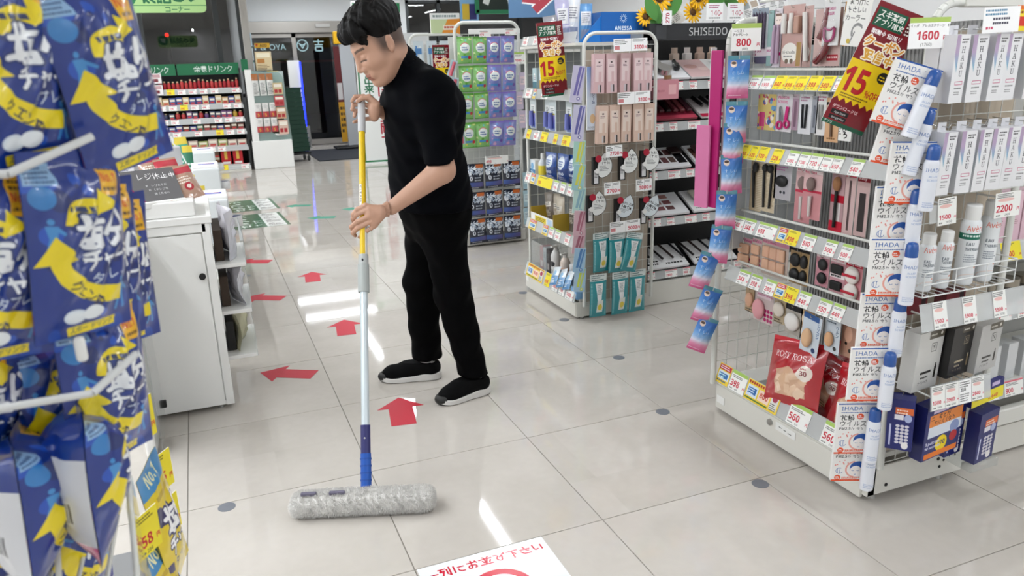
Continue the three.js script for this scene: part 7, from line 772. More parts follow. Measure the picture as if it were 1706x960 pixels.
  const gs = thing('hanging_sign', 'green hanging sign with basket symbol over the counter', 'sign'); { const sh = rrect(0.72, 0.22, 0.05), gg = new THREE.ExtrudeGeometry(sh, { depth: 0.012, bevelEnabled: false }), reg = print(480, 150, (c, W, H) => { R(c, 0, 0, W, H, '#a9d08a'); R(c, 0, 108, W, 4, '#2f7a4a'); J(c, '袋詰めの', 140, 20, 78, '#1f6a44', { w: 0.14 }); J(c, 'コーナー', 260, 114, 32, '#1f6a44', { w: 0.12 }); disc(c, 66, 60, 58, '#1f7a4c'); R(c, 36, 36, 60, 8, '#fff'); P(c, [[38, 48], [94, 48], [86, 88], [46, 88]], '#fff'); for (let i = 0; i < 4; i++) R(c, 46 + i * 12, 50, 3, 36, '#1f7a4c'); for (let i = 0; i < 3; i++) R(c, 40, 56 + i * 10, 52, 3, '#1f7a4c'); }, '#a9d08a'); const p = gg.attributes.position, uv = gg.attributes.uv; for (let i = 0; i < p.count; i++) uv.setXY(i, (p.getX(i) + 0.36) / 0.72, (p.getY(i) + 0.11) / 0.22); mesh('board', uvTo(gg, reg), pm(reg), gs); mesh('hanger', G().rod([-0.25, 0.1, 0], [-0.25, 0.72, 0], 0.003).rod([0.25, 0.1, 0], [0.25, 0.72, 0], 0.003).geo, steel, gs); } gs.position.set(0.03, 1.97, -5.0);
}
// ------------------------------------------------------------------ counter side
{
  const g = thing('white_cabinet', 'white cabinet with panelled door and black knob at counter end', 'cabinet');
  mesh('carcass', G().rbox(0.02, 0.79, 0.5, 0.003, 0.175, 0.415, -1.03).rbox(0.9, 0.79, 0.02, 0.003, -0.28, 0.415, -1.27).rbox(0.9, 0.02, 0.5, 0.003, -0.265, 0.03, -1.03).geo, white, g);
  mesh('top_board', G().rbox(0.93, 0.03, 0.52, 0.004, -0.27, 0.812, -1.03).geo, white, g); mesh('front_frame', G().rbox(0.032, 0.79, 0.02, 0.002, 0.17, 0.415, -0.785).rbox(0.9, 0.035, 0.02, 0.002, -0.28, 0.78, -0.785).geo, white, g);
  const d = mesh('cabinet_door', G().rbox(0.56, 0.735, 0.018, 0.003, -0.13, 0.39, -0.786).geo, white, g); mesh('door_knob', G().cyl(0.013, 0.013, 0.012, 0.132, 0.585, -0.772, HP).cyl(0.007, 0.007, 0.02, 0.132, 0.585, -0.778, HP).geo, black, d); mesh('cabinet_foot', G().cyl(0.018, 0.018, 0.02, 0.13, 0.01, -0.82).geo, steel, g);
  // side shelves for carrier bags
  for (const [y, k] of [[0.6, 0], [0.4, 1], [0.2, 2]]) { const s = mesh('side_shelf', G().rbox(0.12, 0.016, 0.42, 0.003, 0.245, y, -1.05).geo, white, g); mesh('clear_guard', bx(0.003, 0.13, 0.42, 0.305, y + 0.06, -1.05), clearAcrylic, s); void k; }
  const bagm = mat(0xeceaf2, 0.2, { transmission: 0.12, thickness: 0 });
  [[0.61, 0.25, 0.2, 0xd4d2dc, 'upper stack of clear plastic carrier bags in cabinet side shelf'], [0.41, 0.26, 0.18, 0xd0d0d8, 'middle stack of clear plastic carrier bags in cabinet side shelf'], [0.21, 0.25, 0.16, 0xc8c4a4, 'yellowish folded carrier bags in lowest cabinet side shelf']].forEach(([y, x, h, col, l], i) => { const t = thing('carrier_bags', l, 'plastic bags'); mesh('bag_bundle', pouchGeo(0.36, h, 0.05, { seed: i + 3, crinkle: 0.25, wave: 0.5, top: 0.02 }), i === 2 ? mat(col, 0.5) : bagm, t); t.position.set(x, y + h, -1.06); t.rotation.set(0, HP, 0); t.rotation.z = 0; const k = thing('brown_box', `dark brown box behind carrier bags on ${['upper', 'middle', 'lowest'][i]} side shelf`, 'carton'); mesh('carton', G().rbox(0.035, 0.13, 0.3, 0.003, 0, 0.065, 0).geo, mat(i < 2 ? 0x3a2a1c : 0x151413, 0.6), k); k.position.set(0.208, y, -1.06); });
  const pn = thing('end_partition', 'free-standing white partition board with clear guard before the cabinet', 'board'); mesh('board', G().rbox(0.036, 0.86, 0.34, 0.012, -0.122, 0.43, -0.6).geo, white, pn); mesh('clear_guard', bx(0.004, 0.82, 0.3, -0.085, 0.43, -0.6), clearAcrylic, pn); mesh('clip', G().rbox(0.02, 0.03, 0.02, 0.004, -0.08, 0.09, -0.73).geo, black, pn);
}
{ // on the cabinet: register notice, leaflet tray, papers and packs
  const t = thing('notice_board', 'grey slanted notice board with white handwriting and red corner', 'sign'); const reg = print(320, 230, (c, W, H) => { R(c, 0, 0, W, H, '#6a696b'); P(c, [[0, 60], [92, H], [0, H]], '#b01c34'); P(c, [[30, 190], [60, 190], [72, 214], [40, 214]], '#f0e8e8'); J(c, 'レジ休止中', 84, 30, 46, '#f2f2f2', { w: 0.08 }); J(c, 'おそれいりますが', 120, 110, 18, '#e6e6e6', { w: 0.08 }); J(c, 'お近くのレジを', 130, 140, 18, '#e6e6e6', { w: 0.08 }); J(c, 'ご利用ください', 140, 170, 18, '#e6e6e6', { w: 0.08 }); }, '#6a696b');
  const b = carton('board', 0.2, 0.15, 0.012, { f: reg, rest: white }, t, { finish: 'gloss' }); b.rotation.x = -0.72; mesh('foot', G().rbox(0.205, 0.024, 0.05, 0.003, 0, -0.008, 0.006).box(0.19, 0.11, 0.006, 0, 0.05, -0.115, 0.1).geo, white, t); t.position.set(0.01, 0.89, -0.83); t.rotation.y = 0.32;
  const tr = thing('leaflet_tray', 'white tray with colourful leaflet under the notice board', 'tray'); mesh('tray', G().rbox(0.34, 0.06, 0.32, 0.006, 0, 0.03, 0).geo, white, tr); carton('leaflet', 0.26, 0.003, 0.2, { t: print(200, 150, (c, W, H) => { R(c, 0, 0, W, H, '#e6dcc8'); for (let i = 0; i < 60; i++) R(c, rr(0, W), rr(0, H), rr(8, 30), rr(6, 16), ['#c87a4a', '#7a9a5a', '#d8c8a8', '#b84a3a', '#e8e4dc'][i % 5]); }), rest: white }, tr, { cy: 0 }).position.set(-0.02, 0.062, 0.04); tr.position.set(-0.03, 0.828, -0.95);
  [[-0.12, 1.0, '#dcdce0'], [-0.1, 0.985, '#e6e6ea'], [-0.08, 0.97, '#d2d2d8']].forEach(([x, y, col], i) => { const k = thing('paper_sheet', `white printed receipt paper, ${ORD[i]} behind the notice board`, 'paper', 'papers behind the notice'); card('sheet', 0.11, 0.14, print(90, 110, (c, W, H) => { R(c, 0, 0, W, H, col); lines(c, 8, 12, 70, 6, 4, '#889'); }, col), k, { cy: 0 }); k.position.set(x, y, -0.99 - i * 0.02); k.rotation.set(-0.5, 0.3, 0.1); });
  [[0.045, 0.985, -1.02, 0.25], [0.09, 0.955, -0.98, 0.35], [-0.02, 1.0, -1.06, 0.2]].forEach(([x, y, z, rz], i) => { const k = thing('candy_bag', `brown and red candy bag, ${ORD[i]} beside the notice board`, 'bag', 'candy bags on the counter'); pouch('bag', 0.09, 0.16, 0.03, print(90, 160, (c, W, H) => { R(c, 0, 0, W, H, '#b08c78'); R(c, 0, 10, W, 34, '#b5283a'); disc(c, 46, 108, 18, '#a8202e'); disc(c, 46, 108, 9, '#e8d8cc'); lines(c, 16, 60, 56, 3, 6, '#f0e6dc'); }, '#b08c78'), mat(0x9a7864, 0.3), k, { seed: i }); k.position.set(x, y + 0.05, z); k.rotation.set(-0.7, 0.2, rz); });
}
{ // register counter and coin machines
  const g = thing('register_counter', 'long white register counter running back from the cabinet', 'counter'); mesh('counter_body', bx(0.75, 0.37, 4.9, -0.18, 0.19, -3.95), white, g); mesh('counter_top', G().rbox(0.78, 0.02, 4.95, 0.004, -0.18, 0.385, -3.95).geo, offwhite, g);
  [[-2.3, 'nearest'], [-3.95, 'middle'], [-5.3, 'farthest']].forEach(([z, word]) => { const t = thing('coin_machine', `white coin machine with blue labelled top, ${word} of three`, 'coin machine', 'coin machines on the counter'); mesh('machine_body', G().rbox(0.2, 0.26, 0.36, 0.012, 0, 0.13, -0.18).geo, mat(0xd6dbdd, 0.35), t); mesh('top_lid', G().rbox(0.2, 0.03, 0.3, 0.01, 0, 0.265, -0.18).geo, white, t); carton('top_label', 0.12, 0.002, 0.06, { t: print(80, 40, (c, W, H) => { R(c, 0, 0, W, H, '#3a40a8'); R(c, 30, 0, 40, 8, '#c03a4a'); lines(c, 8, 14, 60, 2, 6, '#b8bce8'); }), rest: white }, t, { cy: 0 }).position.set(0.01, 0.282, -0.14); const cup = mesh('coin_cup', G().lathe([[0.0001, 0.01], [0.03, 0.01], [0.038, 0.06], [0.042, 0.062], [0.042, 0.0], [0.0001, -0.004]], 24).geo, mat(0xe2e4e6, 0.3), t); cup.position.set(0.125, 0.085, -0.09); mesh('cup_lining', G().lathe([[0.0001, 0.014], [0.028, 0.014], [0.036, 0.056]], 24).geo, mat(0x1c2078, 0.4), cup); t.position.set(0.2, 0.395, z); });
  const sc = thing('register_screen', 'white back of a register screen behind candy bags', 'register'); mesh('screen_back', G().rbox(0.26, 0.32, 0.03, 0.012, 0, 0.2, 0).geo, mat(0xd4d6da, 0.4), sc); mesh('stand', G().cyl(0.02, 0.03, 0.3, 0, -0.1, -0.02).geo, steel, sc); mesh('foot', G().rbox(0.18, 0.02, 0.14, 0.005, 0, -0.25, 0).geo, black, sc); sc.position.set(-0.02, 0.66, -1.75); sc.rotation.set(0, 0.5, 0); sc.rotation.z = -0.0;
  const GR = 'wares on the register counter';
  [[0.1, -2.95, 0x2e8a5c, 0.34, 'tall green pack with yellow top between the coin machines', 0.06], [0.04, -2.7, 0x8a4a3a, 0.4, 'brown snack pack standing before the middle coin machine', 0.09], [0.0, -3.3, 0xc8b8a0, 0.42, 'cream snack pack behind the green pack', 0.1], [0.08, -4.5, 0x2f7a5c, 0.4, 'dark green pack before the farthest coin machine', 0.08], [0.02, -4.8, 0x2aa08a, 0.45, 'teal plastic bag near the drinks shelf', 0.12], [-0.08, -3.7, 0xd8d4d0, 0.5, 'white leaning snack pack on the counter', 0.1], [0.15, -3.3, 0xb8a028, 0.22, 'small yellow green pack beside the middle coin machine', 0.06]].forEach(([x, z, col, h, l, w], i) => { const k = thing('counter_pack', l, 'pack', GR); const hx = '#' + col.toString(16).padStart(6, '0'); pouch('pouch', w, h, 0.04, print(60, 140, (c, W, H) => { R(c, 0, 0, W, H, hx); R(c, 0, 0, W, 20, '#e0c840'); lines(c, 10, 50, 40, 6, 6, '#e8ece8'); }, hx), mat(col, 0.4), k, { seed: i, nx: 6, ny: 8 }); k.position.set(x, 0.395 + h, z); k.rotation.set(-0.1, 0.2, 0.05 * (i % 3)); });
  [[-0.1, 0.84, -3.1], [-0.07, 0.84, -3.3], [-0.12, 0.85, -2.6], [-0.06, 0.84, -3.6], [0.0, 0.84, -4.3]].forEach(([x, y, z], i) => { const k = solid('plastic_spoon', G().tube([[0, -0.45, 0], [0.02, -0.15, 0], [-0.01, 0, 0]], 0.006, 10, 6).sph(0.03, -0.015, 0.03, 0, 0.7, 1, 0.25).geo, mat(0xdde0e0, 0.35), `white plastic stick, ${ORD[i]} in the counter bundle`, 'spoon', 'white sticks on the counter'); k.position.set(x, y, z); k.rotation.z = 0.25; });
}
// ------------------------------------------------------------------ near left rack of blue candy pouches
{
  const front = print(420, 660, (c, w, h) => {
    R(c, 0, 0, w, h, '#0b3187'); for (let i = 0; i < 26; i++) disc(c, rr(0, w), rr(80, h), rr(8, 40), ['#09266c', '#0f44a4', '#1250bc'][i % 3]);
    const man = (x, y, s) => { c.fillStyle = '#3f8fd0'; c.beginPath(); c.ellipse(x, y, 8 * s, 9 * s, 0, 0, 7); c.fill(); P(c, [[x - 14 * s, y + 12 * s], [x + 14 * s, y + 12 * s], [x + 10 * s, y + 50 * s], [x - 10 * s, y + 50 * s]], '#3f8fd0'); P(c, [[x - 10 * s, y + 48 * s], [x, y + 48 * s], [x - 14 * s, y + 92 * s], [x - 22 * s, y + 90 * s]], '#3f8fd0'); P(c, [[x, y + 48 * s], [x + 10 * s, y + 48 * s], [x + 20 * s, y + 90 * s], [x + 10 * s, y + 92 * s]], '#3f8fd0'); P(c, [[x + 12 * s, y + 14 * s], [x + 34 * s, y + 34 * s], [x + 30 * s, y + 42 * s], [x + 8 * s, y + 26 * s]], '#3f8fd0'); };
    man(70, 230, 1.2); man(350, 470, 1.3); disc(c, 56, 150, 40, '#2f7fc4'); R(c, 10, 40, 110, 70, '#8fb6dc'); lines(c, 20, 52, 90, 4, 7, '#3a5a8a');
    c.save(); c.translate(290, 26); c.rotate(0.08); R(c, 0, 0, 100, 130, '#f2b81c'); T(c, 'No.1', 4, 84, 42, '#d8401c', { sx: 0.9 }); lines(c, 12, 16, 76, 2, 10, '#5a3a10'); lines(c, 12, 102, 76, 1, 12, '#5a3a10'); c.restore();
    c.strokeStyle = '#f4dc12'; c.lineWidth = 46; c.beginPath(); c.arc(210, 260, 78, 3.3, 5.6); c.stroke(); P(c, [[262, 130], [340, 190], [250, 222]], '#f4dc12'); lines(c, 150, 186, 90, 1, 18, '#2a3a6a');
    J(c, '塩分', 150, 214, 122, '#f2f5f8', { w: 0.15, outline: '#1a2f6c', ow: 0.05 }); J(c, 'チャージ', 168, 340, 72, '#f2f5f8', { w: 0.16, outline: '#1a2f6c', ow: 0.05 }); J(c, 'タブレッツ', 210, 424, 42, '#dfe8f2', { w: 0.1 });
    c.strokeStyle = '#f4dc12'; c.lineWidth = 62; c.lineCap = 'butt'; c.beginPath(); c.moveTo(84, 350); c.quadraticCurveTo(110, 510, 350, 520); c.stroke(); P(c, [[76, 280], [10, 384], [164, 372]], '#f4dc12');
    c.save(); c.translate(128, 436); c.rotate(0.62); J(c, 'クエン酸', 0, -8, 42, '#2a2a4c', { w: 0.12 }); c.restore();
    disc(c, 150, 580, 42, '#dfe9f2', 28); disc(c, 218, 574, 42, '#eef4f8', 28); disc(c, 150, 580, 30, '#eaf1f6', 18);
    c.save(); c.translate(130, 628); c.rotate(-0.06); R(c, 0, -6, 200, 34, '#f0d818'); J(c, 'スポーツドリンク', 10, -2, 24, '#2a3a5a', { w: 0.1 }); c.restore();
  }, '#12397f');
  const back = print(300, 470, (c, w, h) => { R(c, 0, 0, w, h, '#d9dbe0'); R(c, 0, 0, w, 130, '#0b3187'); disc(c, 60, 90, 40, '#2f8fd0'); for (let i = 0; i < 22; i++) R(c, 150 + i * 5, 260, i % 3 ? 2 : 4, 60, '#2a2a30'); lines(c, 30, 160, 220, 6, 7, '#8a8c98'); lines(c, 30, 340, 140, 3, 7, '#8a8c98'); R(c, 0, 390, w, 50, '#c23a78'); R(c, 0, 440, w, 30, '#12397f'); }, '#c9cbd2');
  const B = [ // hanging point, turn, tilt
    [0.03, 1.49, 1.5, 0.8, 0.02, 'upper left blue candy pouch cut by the image edge'], [0.098, 1.47, 1.46, 0.75, 0.2, 'upper right blue candy pouch tilting over the notice board'], [0.062, 1.46, 1.41, 0.8, 0.03, 'blue candy pouch behind the two upper pouches'],
    [-0.02, 1.28, 1.5, 0.55, -0.1, 'middle left blue candy pouch at the image edge'], [0.062, 1.29, 1.47, 0.75, -0.06, 'middle blue candy pouch with large yellow arrow'], [0.066, 1.245, 1.38, 0.8, -0.03, 'blue candy pouch right behind the middle one'], [0.07, 1.212, 1.3, 0.8, 0.0, 'rearmost blue candy pouch of the middle hook'], [0.01, 1.255, 1.4, 0.9, -0.06, 'shadowed blue candy pouch between the middle pouches'],
    [0.05, 1.095, 1.41, 0.75, -0.02, 'lower blue candy pouch under the white wire'], [0.016, 0.99, 1.44, 1.72, -0.0, 'lower candy pouch turned to show its white barcode back, right'], [-0.05, 0.975, 1.46, 1.72, 0.0, 'lower candy pouch turned to show its white barcode back, left'], [-0.02, 1.06, 1.36, 0.9, 0.0, 'dark blue candy pouch deep inside the lower row'], [-0.085, 1.09, 1.42, 0.7, 0.0, 'blue candy pouch at image edge above the white wire'], [-0.1, 0.93, 1.4, 0.8, 0.0, 'blue candy pouch in the bottom left corner'], [-0.03, 0.86, 1.36, 1.0, 0.0, 'blue candy pouch behind the two turned pouches']];
  B.forEach(([x, y, z, ry, rz, l], i) => { const t = thing('candy_pouch', l, 'pouch', 'blue candy pouches on the near rack'), turned = i === 9 || i === 10; pouch('pouch', 0.122, 0.212, turned ? 0.095 : 0.052, front, back, t, { seed: i + 1, crinkle: turned ? 0.06 : 0.16, nx: 18, ny: 22, sag: 0.7 }); t.position.set(x, y, z); t.rotation.order = 'YXZ'; t.rotation.set(0.06, ry, rz); });
  const r = thing('wire_rack', 'white wire hook rack holding the blue candy pouches', 'rack'), q = G();
  q.rod([-0.2, 1.282, 1.54], [0.015, 1.276, 1.545], 0.0045, 8).rod([0.015, 1.276, 1.545], [0.09, 1.305, 1.5], 0.0045, 8).rod([-0.2, 1.29, 1.48], [0.03, 1.288, 1.49], 0.004, 8).rod([-0.2, 1.298, 1.42], [0.05, 1.298, 1.43], 0.0035, 8).rod([-0.2, 1.028, 1.54], [0.05, 1.03, 1.54], 0.0045, 8).rod([0.05, 1.03, 1.54], [0.095, 1.055, 1.5], 0.0045, 8);
  mesh('wire_frame', q.rod([-0.2, 1.02, 1.54], [-0.2, 1.3, 1.54], 0.004).rod([-0.2, 1.282, 1.4], [-0.2, 1.282, 1.56], 0.004).rod([-0.2, 1.29, 1.48], [-0.2, 1.298, 1.42], 0.004).geo, mat(0xd9dbdb, 0.35), r); mesh('end_cap', G().rbox(0.012, 0.03, 0.012, 0.005, 0.04, 1.07, 1.5).geo, white, r); mesh('back_post', G().rod([-0.2, 0, 1.48], [-0.2, 1.6, 1.48], 0.012).rod([-0.16, 0.7, 1.3], [-0.16, 1.6, 1.3], 0.008).geo, wireWhite, r); mesh('lower_wires', (() => { const k = G(); for (let i = 0; i < 7; i++) k.rod([-0.2 + i * 0.035, 0.74, 1.5], [-0.2 + i * 0.035, 0.74, 1.2], 0.003); k.rod([-0.2, 0.745, 1.5], [0.06, 0.745, 1.5], 0.004).rod([0.05, 0.74, 1.5], [0.045, 0.95, 1.3], 0.004).rod([-0.05, 0.7, 1.45], [-0.02, 1.05, 1.35], 0.004); return k.geo; })(), wireWhite, r);
  // lower shelf with yellow pouches behind a clear guard
  const yf = print(200, 330, (c, w, h) => { R(c, 0, 0, w, h, '#e8cc14'); R(c, 0, 0, w, 64, '#3f8fc8'); T(c, 'No.1', 40, 48, 48, '#f4f0c0'); R(c, 50, 80, 110, 12, '#c8a810'); disc(c, 40, 130, 26, '#2a2a5a'); J(c, '塩分', 50, 120, 76, '#fff', { w: 0.16, outline: '#23245a', ow: 0.08 }); J(c, 'チャージ', 40, 204, 46, '#fff', { w: 0.16, outline: '#23245a', ow: 0.08 }); J(c, 'タブレッツ', 50, 260, 26, '#23245a', { w: 0.1 }); R(c, 10, 260, 26, 50, '#23245a'); }, '#e8cc14');
  [[0.022, 0.665, 0.98, 1.35, 'yellow candy pouch behind the clear guard at bottom left'], [0.014, 0.65, 1.03, 1.3, 'second yellow candy pouch in front of the first']].forEach(([x, y, z, ry, l], i) => { const t = thing('candy_pouch', l, 'pouch', 'yellow candy pouches'); pouch('pouch', 0.13, 0.25, 0.035, yf, mat(0xd8bc10, 0.3), t, { seed: i, crinkle: 0.1 }); t.position.set(x, y - i * 0.12, z); t.rotation.order = 'YXZ'; t.rotation.set(-0.1, ry, 0.05); });
  const gs = thing('side_shelf', 'low grey shelf with clear guard and yellow price cards at bottom left', 'shelf'); mesh('shelf_board', G().rbox(0.2, 0.02, 0.6, 0.004, -0.1, 0.36, 1.08).geo, mat(0x77787a, 0.5), gs); mesh('shelf_leg', G().box(0.03, 0.36, 0.03, -0.15, 0.18, 0.8).box(0.03, 0.36, 0.03, -0.15, 0.18, 1.3).box(0.03, 0.36, 0.03, -0.03, 0.18, 1.3).geo, white, gs); const ga = mesh('clear_guard', bx(0.004, 0.26, 0.1, 0.012, 0.58, 1.16), clearAcrylic, gs);
  [[0.036, 0.5, 0.9, '105'], [0.036, 0.6, 0.9, '105'], [0.02, 0.6, 1.12, '258'], [0.03, 0.76, 1.0, '128']].forEach(([x, y, z, p], i) => { const k = thing('price_label', `yellow price card, ${ORD[i]} around the yellow pouches`, 'price card', 'yellow price cards at bottom left'); card('label_sheet', 0.07, 0.08, priceCard(p, 'y', 90, 100), k, { cy: 0 }); k.position.set(x, y, z); k.rotation.y = 1.0; }); void ga;
}
// ------------------------------------------------------------------ the cleaner: one skin, clothes and hair over it
const v3 = (x, y, z) => [x, y, z], sub = (a, b) => [a[0] - b[0], a[1] - b[1], a[2] - b[2]], dot = (a, b) => a[0] * b[0] + a[1] * b[1] + a[2] * b[2], len = (a) => Math.hypot(a[0], a[1], a[2]);
const smin = (a, b, k) => { const h = Math.max(k - Math.abs(a - b), 0) / k; return Math.min(a, b) - h * h * k * 0.25; };
const smax = (a, b, k) => -smin(-a, -b, k);
const cone = (p, a, b, r1, r2) => { const ba = sub(b, a), pa = sub(p, a), t = Math.min(1, Math.max(0, dot(pa, ba) / dot(ba, ba))); return Math.hypot(pa[0] - ba[0] * t, pa[1] - ba[1] * t, pa[2] - ba[2] * t) - (r1 + (r2 - r1) * t); };
const ell = (p, c, r) => { const q = [(p[0] - c[0]) / r[0], (p[1] - c[1]) / r[1], (p[2] - c[2]) / r[2]], k = len(q); return (k - 1) * Math.min(r[0], r[1], r[2]) * (k > 0.4 ? 1 : 1); };
// surface nets over a box; colour(p) gives linear rgb
function nets(f, lo, hi, cell, colour) {
  const n = [0, 1, 2].map((k) => Math.ceil((hi[k] - lo[k]) / cell) + 1), id = (i, j, k) => (k * n[1] + j) * n[0] + i, val = new Float32Array(n[0] * n[1] * n[2]);
  for (let k = 0; k < n[2]; k++) for (let j = 0; j < n[1]; j++) for (let i = 0; i < n[0]; i++) val[id(i, j, k)] = f([lo[0] + i * cell, lo[1] + j * cell, lo[2] + k * cell]);
  const vid = new Int32Array(val.length).fill(-1), pos = [], idx = [];
  for (let k = 0; k < n[2] - 1; k++) for (let j = 0; j < n[1] - 1; j++) for (let i = 0; i < n[0] - 1; i++) {
    let m = 0, cx = 0, cy = 0, cz = 0, c = 0; const v = [];
    for (let q = 0; q < 8; q++) { const s = val[id(i + (q & 1), j + ((q >> 1) & 1), k + (q >> 2))]; v.push(s); if (s < 0) m |= 1 << q; }
    if (m === 0 || m === 255) continue;
    for (let a = 0; a < 8; a++) for (let b = 1; b < 8; b <<= 1) { if (a & b) continue; const e = a | b; if ((v[a] < 0) === (v[e] < 0)) continue; const t = v[a] / (v[a] - v[e]); cx += (a & 1) + (b === 1 ? t : 0); cy += ((a >> 1) & 1) + (b === 2 ? t : 0); cz += (a >> 2) + (b === 4 ? t : 0); c++; }
    vid[id(i, j, k)] = pos.length / 3; pos.push(lo[0] + (i + cx / c) * cell, lo[1] + (j + cy / c) * cell, lo[2] + (k + cz / c) * cell);
  }
  for (let k = 1; k < n[2] - 1; k++) for (let j = 1; j < n[1] - 1; j++) for (let i = 1; i < n[0] - 1; i++) {
    const s0 = val[id(i, j, k)] < 0;
    const quad = (a, b, c, d, fl) => { if (a < 0 || b < 0 || c < 0 || d < 0) return; if (fl) idx.push(a, b, c, a, c, d); else idx.push(a, c, b, a, d, c); };
    if (i < n[0] - 1 && s0 !== val[id(i + 1, j, k)] < 0) quad(vid[id(i, j - 1, k - 1)], vid[id(i, j, k - 1)], vid[id(i, j, k)], vid[id(i, j - 1, k)], s0);
    if (s0 !== val[id(i, j + 1, k)] < 0) quad(vid[id(i - 1, j, k - 1)], vid[id(i - 1, j, k)], vid[id(i, j, k)], vid[id(i, j, k - 1)], s0);
    if (s0 !== val[id(i, j, k + 1)] < 0) quad(vid[id(i - 1, j - 1, k)], vid[id(i, j - 1, k)], vid[id(i, j, k)], vid[id(i - 1, j, k)], s0);
  }
  const nor = new Float32Array(pos.length), col = new Float32Array(pos.length), e = cell * 0.5;
  for (let q = 0; q < pos.length; q += 3) { const p = [pos[q], pos[q + 1], pos[q + 2]], g = [0, 1, 2].map((a) => { const u = [...p], w = [...p]; u[a] += e; w[a] -= e; return f(u) - f(w); }), l = len(g) || 1; nor[q] = g[0] / l; nor[q + 1] = g[1] / l; nor[q + 2] = g[2] / l; const cc = colour ? colour(p) : [1, 1, 1]; col[q] = cc[0]; col[q + 1] = cc[1]; col[q + 2] = cc[2]; }
  const g = new THREE.BufferGeometry(); g.setAttribute('position', new THREE.Float32BufferAttribute(pos, 3)); g.setAttribute('normal', new THREE.BufferAttribute(nor, 3)); g.setAttribute('color', new THREE.BufferAttribute(col, 3)); g.setIndex(idx); return g;
}
{
  const man = thing('person', 'man in black polo shirt and trousers pushing a long-handled floor mop', 'person');
  // head frame: a forward, b up, c towards his left
  const O = [0.8375, 1.4456, -0.432], p0 = 0.6, Fh = [-0.993 * Math.cos(p0), -Math.sin(p0), 0.16 * Math.cos(p0)], fl = len(Fh); Fh.forEach((x, i) => (Fh[i] = x / fl));
  const Lh0 = [0.158, 0, 0.987], Uh = [Fh[2] * Lh0[1] - Fh[1] * Lh0[2], Fh[0] * Lh0[2] - Fh[2] * Lh0[0], Fh[1] * Lh0[0] - Fh[0] * Lh0[1]].map((x) => -x), ul = len(Uh); Uh.forEach((x, i) => (Uh[i] = x / ul * Math.sign(Uh[1] || 1)));
  if (Uh[1] < 0) Uh.forEach((x, i) => (Uh[i] = -x));
  const Lh = [Uh[1] * Fh[2] - Uh[2] * Fh[1], Uh[2] * Fh[0] - Uh[0] * Fh[2], Uh[0] * Fh[1] - Uh[1] * Fh[0]];
  const loc = (p) => { const d = sub(p, O); return [dot(d, Fh), dot(d, Uh), dot(d, Lh)]; };
  const wor = (a, b, c) => [0, 1, 2].map((i) => O[i] + Fh[i] * a + Uh[i] * b + Lh[i] * c);
  const neckBase = [0.965, 1.31, -0.49];
  const headF = (p) => {
    const q = loc(p), s = [q[0], q[1], Math.abs(q[2])];
    let d = ell(q, [-0.012, 0.028, 0], [0.098, 0.092, 0.077]);
    d = smin(d, ell(q, [0.03, -0.035, 0], [0.07, 0.092, 0.064]), 0.03);
    d = smin(d, cone(s, [0.0, -0.058, 0.05], [0.07, -0.098, 0.012], 0.02, 0.02), 0.03);
    d = smin(d, cone(s, [0.078, 0.032, 0.0], [0.07, 0.034, 0.04], 0.016, 0.012), 0.02);
    d = smin(d, cone(s, [0.068, -0.022, 0.038], [0.05, -0.03, 0.05], 0.02, 0.018), 0.025);
    d = smax(d, -ell(s, [0.104, 0.006, 0.031], [0.016, 0.012, 0.02]), 0.014);
    d = smin(d, ell(s, [0.079, 0.004, 0.031], [0.0135, 0.0125, 0.0165]), 0.004);
    d = smin(d, cone(q, [0.091, 0.018, 0], [0.112, -0.028, 0], 0.008, 0.0115), 0.012);
    d = smin(d, ell(s, [0.1, -0.035, 0.012], [0.012, 0.009, 0.009]), 0.008);
    d = smin(d, ell(q, [0.09, -0.064, 0], [0.016, 0.018, 0.03]), 0.012);
    d = smin(d, cone(s, [0.1035, -0.0605, 0.0], [0.095, -0.0625, 0.02], 0.0055, 0.003), 0.004);
    d = smin(d, cone(s, [0.101, -0.0715, 0.0], [0.094, -0.0695, 0.018], 0.0062, 0.003), 0.004);
    d = smin(d, ell(q, [0.08, -0.1, 0], [0.02, 0.017, 0.02]), 0.014);
    let ear = ell([s[0] + 0.25 * (s[1] + 0.008), s[1], s[2]], [-0.012, -0.006, 0.077], [0.0155, 0.029, 0.0095]);
    ear = smax(ear, -ell([s[0] + 0.25 * (s[1] + 0.008), s[1], s[2]], [-0.008, -0.002, 0.086], [0.0085, 0.019, 0.0075]), 0.004);
    d = smin(d, ear, 0.006);
    return smin(d, cone(p, wor(-0.03, -0.05, 0), neckBase, 0.054, 0.062), 0.03);
  };
  const skin = [0.54, 0.31, 0.215];
  const mix = (a, b, t) => a.map((x, i) => x + (b[i] - x) * t), st = (e0, e1, x) => { const t = Math.min(1, Math.max(0, (x - e0) / (e1 - e0))); return t * t * (3 - 2 * t); };
  const headC = (p) => {
    const q = loc(p), s = [q[0], q[1], Math.abs(q[2])]; let c = skin;
    if (s[0] > 0.085 && s[1] > -0.082 && s[1] < -0.054 && s[2] < 0.024) c = mix(c, [0.36, 0.12, 0.09], 0.7); // lips
    if (s[0] > 0.085 && Math.abs(s[1] + 0.066) < 0.0022 && s[2] < 0.02) c = [0.14, 0.05, 0.04];
    const bw = Math.abs(s[1] - 0.034 - 0.1 * (s[2] - 0.03) + 6 * (s[2] - 0.033) ** 2); if (s[0] > 0.05 && s[2] > 0.012 && s[2] < 0.056) c = mix(c, [0.03, 0.018, 0.014], 0.85 * (1 - st(0.003, 0.006, bw))); // brows
